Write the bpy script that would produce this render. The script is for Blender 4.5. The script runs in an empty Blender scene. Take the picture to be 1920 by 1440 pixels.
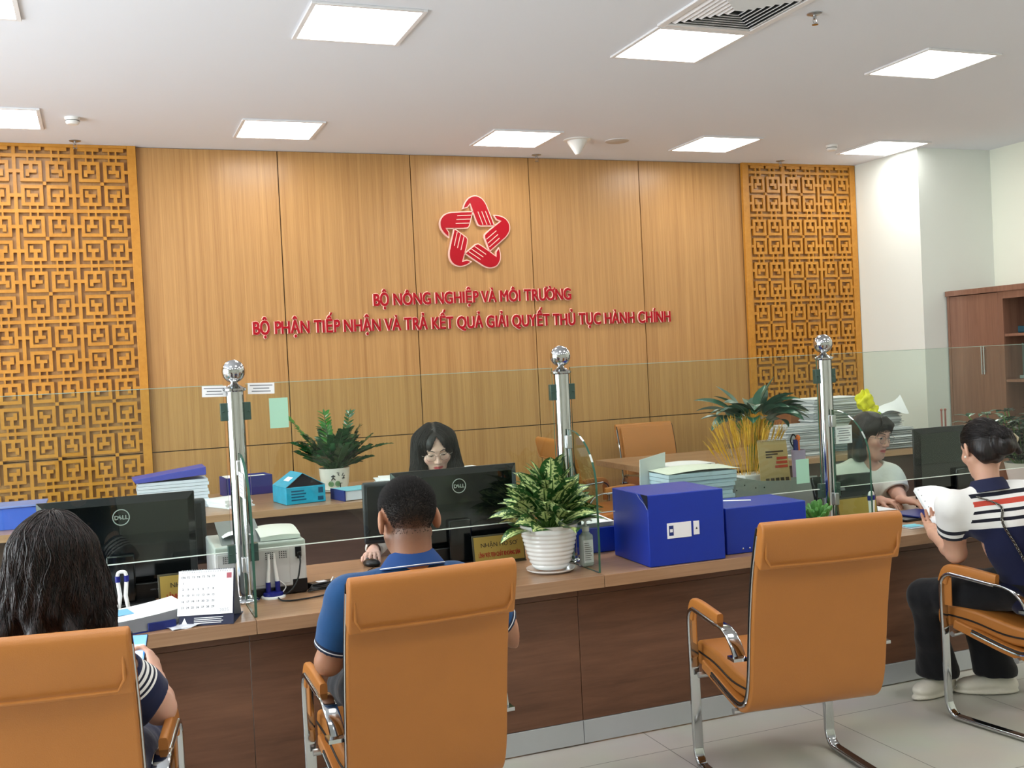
import bpy, math, random
import numpy as np
from mathutils import Vector, Matrix, Euler
random.seed(7)
PI = math.pi
SC = bpy.context.scene
COL = SC.collection

# ---------------------------------------------------------------- camera
F_PX = 1985.24
CAM = Vector((0.0, 0.0, 1.65))
_ya, _pi, _ro = math.radians(21.175), math.radians(-1.102), math.radians(-2.792)
_f = Vector((math.sin(_ya)*math.cos(_pi), math.cos(_ya)*math.cos(_pi), math.sin(_pi)))
_r0 = Vector((math.cos(_ya), -math.sin(_ya), 0))
_u0 = _r0.cross(_f)
_r = _r0*math.cos(_ro) + _u0*math.sin(_ro)
_u = -_r0*math.sin(_ro) + _u0*math.cos(_ro)
cd = bpy.data.cameras.new('camera'); cam = bpy.data.objects.new('camera', cd); COL.objects.link(cam)
cd.sensor_width = 36; cd.lens = F_PX/1920*36; cd.clip_start = 0.05; cd.clip_end = 100
M = Matrix(((_r.x, _u.x, -_f.x, CAM.x), (_r.y, _u.y, -_f.y, CAM.y), (_r.z, _u.z, -_f.z, CAM.z), (0, 0, 0, 1)))
cam.matrix_world = M
SC.camera = cam

# ---------------------------------------------------------------- world, exposure
W = bpy.data.worlds.new('world'); SC.world = W; W.use_nodes = True
W.node_tree.nodes['Background'].inputs[0].default_value = (0.75, 0.8, 0.9, 1)
W.node_tree.nodes['Background'].inputs[1].default_value = 0.25
vs = SC.view_settings
vs.view_transform = 'Standard'; vs.look = 'None'; vs.gamma = 1; vs.exposure = 0.40; vs.use_curve_mapping = False
LAMP_EMIT = 12.0          # strength of the ceiling panels' diffusers
FILL_W = 260            # power of the added fill lamp on the unseen left wall

def area_light(name, loc, rot, sx, sy, w, col):
    l = bpy.data.lights.new(name, 'AREA'); l.shape = 'RECTANGLE'; l.size = sx; l.size_y = sy; l.energy = w; l.color = col
    o = bpy.data.objects.new(name, l); COL.objects.link(o); o.location = loc; o.rotation_euler = rot
    return o
area_light('added_fill_light', (-3.9, 4.2, 1.7), (0, -PI/2, 0), 2.6, 5.0, FILL_W, (0.86, 0.93, 1.0))  # added lamp out of view: bluish fill that lifts the ceiling

# ---------------------------------------------------------------- measuring helpers
def ray(px, py):
    return _f + _r*((px-960)/F_PX) + _u*((720-py)/F_PX)
def at_z(px, py, z):
    d = ray(px, py); return CAM + d*((z-CAM.z)/d.z)
def at_y(px, py, y):
    d = ray(px, py); return CAM + d*(y/d.y)
def at_x(px, py, x):
    d = ray(px, py); return CAM + d*(x/d.x)

# ---------------------------------------------------------------- materials
MATS = {}
def lin(c):
    return tuple(((v/255.0+0.055)/1.055)**2.4 if v > 10 else v/255.0/12.92 for v in c)
def base_mat(name):
    m = bpy.data.materials.new(name); m.use_nodes = True; MATS[name] = m
    nt = m.node_tree; return m, nt, nt.nodes['Principled BSDF']
def mat(name, rgb, rough=0.5, metal=0.0, spec=0.5, noise=0.06, nscale=30, bump=0.0, bscale=200, coat=0.0, emit=None, es=0, sheen=0, sss=0.0, alpha=1.0, trans=0.0, ior=1.45):
    """plain procedural surface: slight noise in colour, optional fine bump"""
    if name in MATS: return MATS[name]
    m, nt, b = base_mat(name)
    c = lin(rgb)
    b.inputs['Roughness'].default_value = rough; b.inputs['Metallic'].default_value = metal
    b.inputs['Specular IOR Level'].default_value = spec
    b.inputs['Coat Weight'].default_value = coat
    b.inputs['Sheen Weight'].default_value = sheen
    b.inputs['Alpha'].default_value = alpha
    b.inputs['Transmission Weight'].default_value = trans; b.inputs['IOR'].default_value = ior
    if sss: b.inputs['Subsurface Weight'].default_value = sss; b.inputs['Subsurface Radius'].default_value = (0.02, 0.008, 0.004); b.inputs['Subsurface Scale'].default_value = 0.5
    if emit: b.inputs['Emission Color'].default_value = (*lin(emit), 1); b.inputs['Emission Strength'].default_value = es
    tc = nt.nodes.new('ShaderNodeTexCoord')
    if noise > 0:
        n = nt.nodes.new('ShaderNodeTexNoise'); n.inputs['Scale'].default_value = nscale; n.inputs['Detail'].default_value = 3
        nt.links.new(tc.outputs['Object'], n.inputs['Vector'])
        mx = nt.nodes.new('ShaderNodeMix'); mx.data_type = 'RGBA'
        mx.inputs[6].default_value = (*[v*(1-noise) for v in c], 1); mx.inputs[7].default_value = (*[min(1, v*(1+noise)) for v in c], 1)
        nt.links.new(n.outputs[0], mx.inputs[0]); nt.links.new(mx.outputs[2], b.inputs['Base Color'])
    else: b.inputs['Base Color'].default_value = (*c, 1)
    if bump > 0:
        n2 = nt.nodes.new('ShaderNodeTexNoise'); n2.inputs['Scale'].default_value = bscale; n2.inputs['Detail'].default_value = 4
        nt.links.new(tc.outputs['Object'], n2.inputs['Vector'])
        bp = nt.nodes.new('ShaderNodeBump'); bp.inputs['Strength'].default_value = bump; bp.inputs['Distance'].default_value = 0.002
        nt.links.new(n2.outputs[0], bp.inputs['Height']); nt.links.new(bp.outputs[0], b.inputs['Normal'])
    return m
def wood(name, a, b_, scale=(1, 1, 1), grain=18, rough=0.35, spec=0.4, ramp=(0.35, 0.7), rings=0.0, coat=0.0):
    """wood: noise stretched along one axis (object space: small scale value = along the grain)"""
    if name in MATS: return MATS[name]
    m, nt, b = base_mat(name)
    tc = nt.nodes.new('ShaderNodeTexCoord'); mp = nt.nodes.new('ShaderNodeMapping'); mp.inputs['Scale'].default_value = scale
    nt.links.new(tc.outputs['Object'], mp.inputs['Vector'])
    n = nt.nodes.new('ShaderNodeTexNoise'); n.inputs['Scale'].default_value = grain; n.inputs['Detail'].default_value = 6; n.inputs['Roughness'].default_value = 0.65
    n.inputs['Distortion'].default_value = 0.4
    nt.links.new(mp.outputs[0], n.inputs['Vector'])
    n3 = nt.nodes.new('ShaderNodeTexNoise'); n3.inputs['Scale'].default_value = grain*0.14; n3.inputs['Detail'].default_value = 2
    nt.links.new(mp.outputs[0], n3.inputs['Vector'])
    ad = nt.nodes.new('ShaderNodeMath'); ad.operation = 'MULTIPLY_ADD'; ad.inputs[1].default_value = 0.45; 
    nt.links.new(n3.outputs[0], ad.inputs[0])
    mu = nt.nodes.new('ShaderNodeMath'); mu.operation = 'MULTIPLY'; mu.inputs[1].default_value = 0.6
    nt.links.new(n.outputs[0], mu.inputs[0]); nt.links.new(mu.outputs[0], ad.inputs[2])
    cr = nt.nodes.new('ShaderNodeValToRGB'); e = cr.color_ramp.elements
    e[0].position = ramp[0]; e[0].color = (*lin(a), 1); e[1].position = ramp[1]; e[1].color = (*lin(b_), 1)
    nt.links.new(ad.outputs[0], cr.inputs[0]); nt.links.new(cr.outputs[0], b.inputs['Base Color'])
    b.inputs['Roughness'].default_value = rough; b.inputs['Specular IOR Level'].default_value = spec; b.inputs['Coat Weight'].default_value = coat
    bp = nt.nodes.new('ShaderNodeBump'); bp.inputs['Strength'].default_value = 0.08; bp.inputs['Distance'].default_value = 0.001
    nt.links.new(n.outputs[0], bp.inputs['Height']); nt.links.new(bp.outputs[0], b.inputs['Normal'])
    return m
def glass_mat(name, tint=(0.90, 0.955, 0.92), gloss=1.0, rough=0.0):
    """thin architectural pane: tinted see-through with fresnel reflection"""
    if name in MATS: return MATS[name]
    m, nt, b = base_mat(name); nt.nodes.remove(b)
    out = nt.nodes['Material Output']
    t = nt.nodes.new('ShaderNodeBsdfTransparent'); t.inputs[0].default_value = (*tint, 1)
    g = nt.nodes.new('ShaderNodeBsdfGlossy'); g.inputs['Roughness'].default_value = rough
    fr = nt.nodes.new('ShaderNodeFresnel'); fr.inputs[0].default_value = 1.45
    k = nt.nodes.new('ShaderNodeMath'); k.operation = 'MULTIPLY'; k.inputs[1].default_value = gloss
    ge = nt.nodes.new('ShaderNodeNewGeometry'); iv = nt.nodes.new('ShaderNodeMath'); iv.operation = 'SUBTRACT'; iv.inputs[0].default_value = 1.0; nt.links.new(ge.outputs['Backfacing'], iv.inputs[1])
    k2 = nt.nodes.new('ShaderNodeMath'); k2.operation = 'MULTIPLY'; nt.links.new(fr.outputs[0], k2.inputs[0]); nt.links.new(iv.outputs[0], k2.inputs[1])
    nt.links.new(k2.outputs[0], k.inputs[0])
    mx = nt.nodes.new('ShaderNodeMixShader')
    nt.links.new(k.outputs[0], mx.inputs[0]); nt.links.new(t.outputs[0], mx.inputs[1]); nt.links.new(g.outputs[0], mx.inputs[2])
    nt.links.new(mx.outputs[0], out.inputs[0])
    return m

# ---------------------------------------------------------------- mesh builder
def rotz(a): return Matrix.Rotation(a, 4, 'Z')
def TR(loc=(0, 0, 0), rot=(0, 0, 0)):
    return Matrix.Translation(Vector(loc)) @ Euler(rot, 'XYZ').to_matrix().to_4x4()
class MB:
    def __init__(s): s.v = []; s.f = []; s.mi = []; s.uv = []; s.cur = 0; s.T = Matrix.Identity(4)
    def add(s, vs_, fs_, uvs=None):
        o = len(s.v); T = s.T
        for p in vs_:
            q = T @ Vector(p); s.v.append((q.x, q.y, q.z))
        for i, f in enumerate(fs_):
            s.f.append(tuple(k+o for k in f)); s.mi.append(s.cur); s.uv.append(uvs[i] if uvs else None)
        return s
    def box(s, lo, hi):
        x0, y0, z0 = lo; x1, y1, z1 = hi
        return s.add([(x0, y0, z0), (x1, y0, z0), (x1, y1, z0), (x0, y1, z0), (x0, y0, z1), (x1, y0, z1), (x1, y1, z1), (x0, y1, z1)],
                     [(0, 3, 2, 1), (4, 5, 6, 7), (0, 1, 5, 4), (1, 2, 6, 5), (2, 3, 7, 6), (3, 0, 4, 7)])
    def cbox(s, c, size):
        return s.box([c[i]-size[i]/2 for i in range(3)], [c[i]+size[i]/2 for i in range(3)])
    def prism(s, poly, a, b, axis='z'):
        """closed 2D outline swept between a and b; axis z: (x,y); axis x: (y,z); axis y: (x,z)"""
        n = len(poly)
        def P(p, t):
            return (p[0], p[1], t) if axis == 'z' else ((t, p[0], p[1]) if axis == 'x' else (p[0], t, p[1]))
        vs_ = [P(p, a) for p in poly]+[P(p, b) for p in poly]
        fs_ = [tuple(range(n)), tuple(range(2*n-1, n-1, -1))]+[(i, i+n, (i+1) % n+n, (i+1) % n) for i in range(n)]
        return s.add(vs_, fs_)
    def tube(s, pts, r, seg=10, closed=False, cap=True, flat=None):
        """round (or flattened: flat=(w,h)) section swept along points"""
        P = [Vector(p) for p in pts]; n = len(P)
        R = r if isinstance(r, (list, tuple)) else [r]*n
        tang = []
        for i in range(n):
            if closed: t = P[(i+1) % n]-P[i-1]
            else: t = P[min(i+1, n-1)]-P[max(i-1, 0)]
            tang.append(t.normalized() if t.length > 1e-9 else Vector((0, 0, 1)))
        t0 = tang[0]; up = Vector((0, 0, 1)) if abs(t0.z) < 0.9 else Vector((1, 0, 0))
        nrm = (up-t0*up.dot(t0)).normalized(); vs_ = []; 
        for i in range(n):
            t = tang[i]; nrm = (nrm-t*nrm.dot(t)); nrm = nrm.normalized() if nrm.length > 1e-9 else Vector((1, 0, 0))
            bn = t.cross(nrm)
            for k in range(seg):
                a = 2*PI*k/seg
                if flat:
                    ca, sa = math.cos(a), math.sin(a)
                    e = 0.45
                    cx = math.copysign(abs(ca)**e, ca)*flat[0]/2; cy = math.copysign(abs(sa)**e, sa)*flat[1]/2
                    vs_.append(P[i]+nrm*cx+bn*cy)
                else: vs_.append(P[i]+(nrm*math.cos(a)+bn*math.sin(a))*R[i])
        fs_ = []
        for i in range(n if closed else n-1):
            j = (i+1) % n
            for k in range(seg):
                l = (k+1) % seg; fs_.append((i*seg+k, i*seg+l, j*seg+l, j*seg+k))
        if cap and not closed:
            fs_.append(tuple(range(seg-1, -1, -1))); fs_.append(tuple((n-1)*seg+k for k in range(seg)))
        return s.add(vs_, fs_)
    def bar(s, a, b, w, h, side=(1, 0, 0)):
        a, b = Vector(a), Vector(b); t = (b-a).normalized(); sd = Vector(side); sd = (sd-t*sd.dot(t)).normalized(); up = t.cross(sd)
        vs_ = []
        for p in (a, b):
            for i, j in ((-1, -1), (1, -1), (1, 1), (-1, 1)): vs_.append(p+sd*(i*w/2)+up*(j*h/2))
        return s.add(vs_, [(0, 3, 2, 1), (4, 5, 6, 7), (0, 1, 5, 4), (1, 2, 6, 5), (2, 3, 7, 6), (3, 0, 4, 7)])
    def lathe(s, prof, seg=32, c=(0, 0, 0), cap=True):
        vs_ = []; n = len(prof)
        for r, z in prof:
            for k in range(seg):
                a = 2*PI*k/seg; vs_.append((c[0]+r*math.cos(a), c[1]+r*math.sin(a), c[2]+z))
        fs_ = []
        for i in range(n-1):
            for k in range(seg):
                l = (k+1) % seg; fs_.append((i*seg+k, i*seg+l, (i+1)*seg+l, (i+1)*seg+k))
        if cap:
            if prof[0][0] > 1e-6: fs_.append(tuple(range(seg-1, -1, -1)))
            if prof[-1][0] > 1e-6: fs_.append(tuple((n-1)*seg+k for k in range(seg)))
        return s.add(vs_, fs_)
    def sphere(s, c, r, seg=20, rings=12):
        r = r if isinstance(r, (tuple, list)) else (r, r, r)
        vs_ = []; fs_ = []
        for i in range(rings+1):
            th = PI*i/rings
            for k in range(seg):
                a = 2*PI*k/seg; vs_.append((c[0]+r[0]*math.sin(th)*math.cos(a), c[1]+r[1]*math.sin(th)*math.sin(a), c[2]-r[2]*math.cos(th)))
        for i in range(rings):
            for k in range(seg):
                l = (k+1) % seg; fs_.append((i*seg+k, i*seg+l, (i+1)*seg+l, (i+1)*seg+k))
        return s.add(vs_, fs_)
    def grid(s, fn, nu, nv, uv=True):
        vs_ = [fn(i/nu, j/nv) for i in range(nu+1) for j in range(nv+1)]
        fs_ = []; uvs = []
        for i in range(nu):
            for j in range(nv):
                a = i*(nv+1)+j; fs_.append((a, a+nv+1, a+nv+2, a+1))
                uvs.append(((i/nu, j/nv), ((i+1)/nu, j/nv), ((i+1)/nu, (j+1)/nv), (i/nu, (j+1)/nv)))
        return s.add(vs_, fs_, uvs if uv else None)
    def text(s, body, size, T, depth=0.001, align='CENTER', offset=0.0, xs=1.0, bold=0.0):
        c = bpy.data.curves.new('t', 'FONT'); c.body = body; c.size = size; c.align_x = align; c.align_y = 'CENTER'
        c.extrude = depth; c.offset = offset+bold; c.resolution_u = 3
        o = bpy.data.objects.new('t', c); COL.objects.link(o); dg = bpy.context.evaluated_depsgraph_get(); dg.update()
        me = bpy.data.meshes.new_from_object(o.evaluated_get(dg))
        old = s.T; s.T = s.T @ T @ Matrix.Diagonal((xs, 1, 1, 1))
        s.add([v.co.copy() for v in me.vertices], [tuple(p.vertices) for p in me.polygons]); s.T = old
        bpy.data.objects.remove(o); bpy.data.curves.remove(c); bpy.data.meshes.remove(me)
        return s
    def build(s, name, mats, parent=None, smooth=True, bevel=0.0, seg=2, ang=35, loc=None):
        me = bpy.data.meshes.new(name); me.from_pydata(s.v, [], s.f); 
        if not isinstance(mats, (list, tuple)): mats = [mats]
        for m in mats: me.materials.append(m)
        for p, k in zip(me.polygons, s.mi): p.material_index = min(k, len(mats)-1)
        if any(u is not None for u in s.uv):
            ul = me.uv_layers.new(name='UVMap')
            for p, u in zip(me.polygons, s.uv):
                if u:
                    for li, w in zip(p.loop_indices, u): ul.data[li].uv = w
        me.validate(); me.update()
        if smooth:
            for p in me.polygons: p.use_smooth = True
            me.set_sharp_from_angle(angle=math.radians(ang))
        o = bpy.data.objects.new(name, me); COL.objects.link(o)
        if parent: o.parent = parent
        if loc: o.location = loc
        if bevel > 0:
            bm = o.modifiers.new('bevel', 'BEVEL'); bm.width = bevel; bm.segments = seg; bm.limit_method = 'ANGLE'; bm.angle_limit = math.radians(40); bm.harden_normals = False
        return o
def tag(o, label, cat, group=None, kind=None):
    o['label'] = label; o['category'] = cat
    if group: o['group'] = group
    if kind: o['kind'] = kind
    return o
def empty(name, loc=(0, 0, 0), rz=0.0, rot=None):
    o = bpy.data.objects.new(name, None); COL.objects.link(o); o.empty_display_size = 0.1
    o.location = loc; o.rotation_euler = rot if rot else (0, 0, rz); return o
def kids(o): return [c for c in bpy.data.objects if c.parent == o]
def copy_tree(o, loc=None, rz=None, parent=None):
    c = o.copy(); COL.objects.link(c)
    if parent: c.parent = parent
    if loc is not None: c.location = loc
    if rz is not None: c.rotation_euler = (0, 0, rz)
    for ch in kids(o): copy_tree(ch, parent=c)
    return c
def struct(o): o['kind'] = 'structure'; return o
def smooth_path(pts, n=6):
    """Catmull-Rom through points"""
    P = [Vector(p) for p in pts]; out = []
    for i in range(len(P)-1):
        p0 = P[max(i-1, 0)]; p1 = P[i]; p2 = P[i+1]; p3 = P[min(i+2, len(P)-1)]
        for k in range(n):
            t = k/n; out.append(0.5*((2*p1)+(p2-p0)*t+(2*p0-5*p1+4*p2-p3)*t*t+(3*p1-p0-3*p2+p3)*t**3))
    out.append(P[-1]); return out

# common materials
M_wallwood = wood('golden_oak_panelling', (163, 118, 69), (197, 152, 96), (46, 46, 0.5), 4.0, 0.33, 0.45)
M_lattice = wood('orange_stained_wood', (180, 120, 40), (202, 142, 56), (3, 3, 3), 8, 0.38)
M_top = wood('walnut_laminate_top', (140, 104, 76), (176, 139, 106), (0.7, 22, 22), 2.2, 0.32, 0.5)
M_panel = wood('dark_walnut_laminate', (88, 58, 42), (122, 84, 62), (0.8, 12, 9), 3.2, 0.38, 0.4)
M_cab = wood('red_walnut_cabinet', (120, 85, 68), (148, 109, 90), (14, 14, 0.6), 3.0, 0.35)
M_dark = wood('dark_brown_board', (72, 56, 50), (90, 70, 62), (0.8, 12, 9), 3.2, 0.3, 0.5)  # rear tables' panels, dark brown in their own colour
M_steel = mat('brushed_aluminium', (190, 192, 194), 0.32, 1.0, noise=0.04)
M_chrome = mat('polished_chrome', (186, 188, 190), 0.09, 1.0, noise=0.0)
M_white = mat('white_plastic', (235, 235, 232), 0.35, noise=0.02)
M_black = mat('black_plastic', (14, 14, 16), 0.32, noise=0.05)
M_blackgloss = mat('glossy_black_panel', (12, 15, 17), 0.12, noise=0.0, spec=0.6)
M_paper = mat('white_paper', (238, 240, 243), 0.7, noise=0.02)
M_blue = mat('royal_blue_card', (16, 50, 160), 0.38, noise=0.05, bump=0.15, bscale=400)
M_glass = glass_mat('clear_glass')
M_glassedge = mat('green_glass_edge', (48, 92, 76), 0.12, noise=0.0, spec=0.7)
M_ink = mat('black_ink', (25, 25, 28), 0.6, noise=0)
M_inkgrey = mat('grey_print', (120, 122, 128), 0.7, noise=0)
M_redink = mat('red_ink', (170, 30, 28), 0.6, noise=0)
M_leather = mat('tan_leather', (176, 112, 50), 0.42, noise=0.06, nscale=9, bump=0.25, bscale=350)
M_piping = mat('black_piping', (20, 16, 15), 0.5, noise=0)
# ================================================================= SETTING
CZ = 3.491; WY = 8.84
X0, X1, Y0 = -4.0, 8.14, -3.4
m_floor, nt, b = base_mat('grey_porcelain_tile')
tc = nt.nodes.new('ShaderNodeTexCoord'); mp = nt.nodes.new('ShaderNodeMapping'); nt.links.new(tc.outputs['Object'], mp.inputs[0])
mp.inputs['Location'].default_value = (0.26, 0.1, 0)
br = nt.nodes.new('ShaderNodeTexBrick'); br.offset = 0.0; br.inputs['Scale'].default_value = 1.0
br.inputs['Color1'].default_value = (*lin((204, 200, 190)), 1); br.inputs['Color2'].default_value = (*lin((198, 195, 185)), 1); br.inputs['Mortar'].default_value = (*lin((112, 108, 100)), 1)
br.inputs['Mortar Size'].default_value = 0.0022; br.inputs['Brick Width'].default_value = 0.8; br.inputs['Row Height'].default_value = 0.8; br.inputs['Mortar Smooth'].default_value = 0.1
nt.links.new(mp.outputs[0], br.inputs[0])
nz = nt.nodes.new('ShaderNodeTexNoise'); nz.inputs['Scale'].default_value = 2.5; nz.inputs['Detail'].default_value = 6; nt.links.new(tc.outputs['Object'], nz.inputs[0])
mx = nt.nodes.new('ShaderNodeMix'); mx.data_type = 'RGBA'; mx.blend_type = 'MULTIPLY'; mx.inputs[0].default_value = 0.25
nt.links.new(br.outputs[0], mx.inputs[6]); nt.links.new(nz.outputs[1], mx.inputs[7]); nt.links.new(mx.outputs[2], b.inputs['Base Color'])
b.inputs['Roughness'].default_value = 0.28
struct(MB().box((X0, Y0, -0.1), (X1+0.1, WY+0.1, 0)).build('floor', m_floor, smooth=False))
m_ceil = mat('ceiling_paint', (230, 234, 242), 0.9, noise=0.012, nscale=1.2)
m_wall = mat('cream_wall_paint', (240, 243, 228), 0.85, noise=0.02, nscale=2)
m_wall2 = mat('grey_white_wall_paint', (232, 238, 232), 0.85, noise=0.02, nscale=2)
struct(MB().box((X0, Y0, CZ), (X1+0.1, WY+0.1, CZ+0.12)).build('ceiling', m_ceil, smooth=False))
struct(MB().box((X0-0.1, Y0, 0), (X0, WY+0.1, CZ)).build('wall_left', m_wall, smooth=False))
m_ = MB()
for (a, b_) in (((1.62, 0.32), (1.70, 3.08)), ((6.70, 0.32), (6.78, 3.08)), ((4.16, 0.32), (4.24, 3.08))): m_.box((X0, a[0], a[1]), (X0+0.08, b_[0], b_[1]))
m_.box((X0, 1.62, 0.32), (X0+0.08, 6.78, 0.40)); m_.box((X0, 1.62, 3.0), (X0+0.08, 6.78, 3.08)); struct(m_.build('added_window_1', mat('added_frame_white', (230, 232, 234), 0.4), smooth=False))  # made-up frame around the added fill lamp, out of view
struct(MB().box((X0, Y0-0.1, 0), (X1+0.1, Y0, CZ)).build('wall_front', m_wall, smooth=False))
struct(MB().box((X1, Y0, 0), (X1+0.1, 7.9, CZ)).build('wall_right', m_wall, smooth=False))
struct(MB().box((7.25, 7.9, 0), (X1+0.1, WY+0.1, CZ)).build('wall_column', m_wall2, smooth=False))
# back wall: oak veneer boards with dark reveals between them
o = MB().box((X0, WY-0.004, 0), (7.25, WY+0.1, CZ)).build('wall_back', mat('reveal_dark', (60, 42, 28), 0.8), smooth=False); struct(o)
sx = [0.345, 1.444, 2.573, 3.673, 4.789, 5.900]
rows = [(0.012, 1.082), (1.090, CZ-0.004)]
mbw = MB()
for i in range(len(sx)-1):
    for z0, z1 in rows: mbw.box((sx[i]+0.004, WY-0.022, z0), (sx[i+1]-0.004, WY-0.003, z1))
for xx in (-0.76, -1.86, -2.96, -4.0):
    for z0, z1 in rows: mbw.box((xx+0.004, WY-0.022, z0), (min(xx+1.1, 0.345)-0.004, WY-0.003, z1))
for z0, z1 in rows: mbw.box((5.904, WY-0.022, z0), (7.25, WY-0.003, z1))
o = mbw.build('wall_back_panelling', M_wallwood, smooth=False); struct(o); o.name = 'trim_1'

# ---- carved lattice screens
def lattice_bitmap():
    N = 32; g = np.zeros((N, N), bool)          # rows from the top, columns from the left
    g[0:2, :] = 1; g[:, 0:2] = 1
    def ring(r, c, flipx, flipy):
        g[r:r+12, c:c+12] = 1; g[r+2:r+10, c+2:c+10] = 0
        h = np.zeros((8, 8), bool)
        h[0:4, 3:5] = 1; h[3:5, 1:7] = 1; h[4:7, 1:3] = 1
        if flipx: h = h[:, ::-1]
        if flipy: h = h[::-1, :]
        g[r+2:r+10, c+2:c+10] |= h
    ring(4, 4, 0, 0); ring(4, 18, 1, 0); ring(18, 4, 0, 1); ring(18, 18, 1, 1)
    for c in (8, 12, 21, 25):
        g[2:4, c] = 1; g[30:32, c] = 1
    for r in (9, 23):
        g[r:r+2, 2:4] = 1; g[r:r+2, 30:32] = 1
    g[16:18, 9:11] = 1; g[16:18, 23:25] = 1; g[9:11, 16:18] = 0; g[23:25, 16:18] = 0; g[16:18, 16:18] = 1
    g[16:18, 9:11] = 0; g[16:18, 23:25] = 0
    return g
def lattice(name, xa, xb, ux, zbase, label):
    """xa/xb: outer frame sides; pattern columns anchored at x = ux, horizontal bars at z = zbase - k*0.42"""
    px, pz = (0.4095, 0.42); u = px/32; w = pz/32
    fr = 0.066; g = lattice_bitmap(); t = empty(name, ((xa+xb)/2, WY-0.03, 0))
    mb = MB(); mb.T = Matrix.Translation((-(xa+xb)/2, 0, 0))
    yf, yb = -0.026, -0.001
    ix0, ix1 = xa+fr, xb-fr; iz0, iz1 = 0.08, CZ-0.024
    # raster of the whole opening
    nx = int(round((ix1-ix0)/u)); nz_ = int(round((iz1-iz0)/w))
    xs = [ix0+(ix1-ix0)*k/nx for k in range(nx+1)]; zs = [iz1-(iz1-iz0)*k/nz_ for k in range(nz_+1)]
    B = np.zeros((nz_, nx), bool)
    for r in range(nz_):
        rr = int(math.floor((zbase-(zs[r]+zs[r+1])/2)/w+1)) % 32
        for c in range(nx):
            cc = int(math.floor(((xs[c]+xs[c+1])/2-ux)/u)) % 32
            B[r, c] = g[rr, cc]
    # greedy rectangles -> boxes front faces, and walls where solid meets opening
    done = np.zeros_like(B)
    vid = {}
    vs_, fs_ = [], []
    def V(c, r, y):
        k = (c, r, y)
        if k not in vid: vid[k] = len(vs_); vs_.append((xs[c], y, zs[r]))
        return vid[k]
    for r in range(nz_):
        for c in range(nx):
            if not B[r, c]: continue
            fs_.append((V(c, r+1, yf), V(c+1, r+1, yf), V(c+1, r, yf), V(c, r, yf)))
            if c+1 >= nx or not B[r, c+1]: fs_.append((V(c+1, r+1, yf), V(c+1, r+1, yb), V(c+1, r, yb), V(c+1, r, yf)))
            if c == 0 or not B[r, c-1]: fs_.append((V(c, r, yf), V(c, r, yb), V(c, r+1, yb), V(c, r+1, yf)))
            if r+1 >= nz_ or not B[r+1, c]: fs_.append((V(c, r+1, yf), V(c, r+1, yb), V(c+1, r+1, yb), V(c+1, r+1, yf)))
            if r == 0 or not B[r-1, c]: fs_.append((V(c+1, r, yf), V(c+1, r, yb), V(c, r, yb), V(c, r, yf)))
    mb.add(vs_, fs_); mb.build('fretwork', M_lattice, t, smooth=False)
    f = MB(); f.T = mb.T
    f.box((xa, yf-0.01, 0.0), (ix0, yb, CZ)); f.box((ix1, yf-0.01, 0.0), (xb, yb, CZ))
    f.box((ix0, yf-0.01, 0.0), (ix1, yb, iz0)); f.box((ix0, yf-0.01, iz1), (ix1, yb, CZ))
    f.build('frame', M_lattice, t, bevel=0.003)
    tag(t, label, 'screen', 'carved lattice screens on the back wall')
    return t
lattice('lattice_screen', -2.65, 0.345, -0.542, 3.405, 'orange wooden fretwork screen at the left end of the panelled wall')
lattice('lattice_screen', 5.900, 7.243, 5.958, 3.403, 'orange wooden fretwork screen beside the white column on the right')

# ---- emblem: five hands forming a star
M_red = mat('red_acrylic', (168, 4, 26), 0.4, noise=0.02, spec=0.3)
M_rim = mat('pale_pink_acrylic_edge', (250, 205, 190), 0.3, noise=0.0, emit=(255, 190, 175), es=0.0)
EC = (3.127, 2.812)   # centre on the wall
es = 1/ (at_y(952, 430, 8.8).x-at_y(826, 430, 8.8).x) * 126  # photo px per metre
def em(px, py):  # point given in the zoomed close-up's pixels (8x) -> wall metres
    return ((px-712)/8/es, -(py-695)/8/es)
hand = [(560, 340), (590, 275), (640, 215), (700, 185), (760, 182), (830, 215), (880, 280), (905, 340), (940, 430), (995, 585), (800, 588), (770, 575), (745, 520), (700, 390), (660, 265), (610, 325)]
ct = em(712, 712)
emb = empty('wall_emblem', (EC[0], WY-0.024, EC[1]))
tag(emb, 'large red emblem of five hands forming a star on the oak wall', 'emblem')
def off_poly(poly, d):
    n = len(poly); out = []
    A = sum(poly[i][0]*poly[(i+1) % n][1]-poly[(i+1) % n][0]*poly[i][1] for i in range(n))
    sgn = 1 if A > 0 else -1
    for i in range(n):
        p0 = Vector(poly[i-1]); p1 = Vector(poly[i]); p2 = Vector(poly[(i+1) % n])
        e1 = (p1-p0).normalized(); e2 = (p2-p1).normalized()
        n1 = Vector((e1.y, -e1.x))*sgn; n2 = Vector((e2.y, -e2.x))*sgn
        m_ = (n1+n2); m_ = m_/max(0.35, m_.length_squared)*2 if m_.length > 0.2 else n1
        if m_.length > 1.8: m_ = m_.normalized()*1.8
        out.append(tuple(p1+m_*d))
    return out
hp = [Vector(em(*p)) for p in hand]
hs_ = smooth_path([(p.x, p.y, 0) for p in hp[:8]], 4)
hp2 = [(p.x, p.y) for p in hs_]+[(p.x, p.y) for p in hp[8:]]
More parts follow.
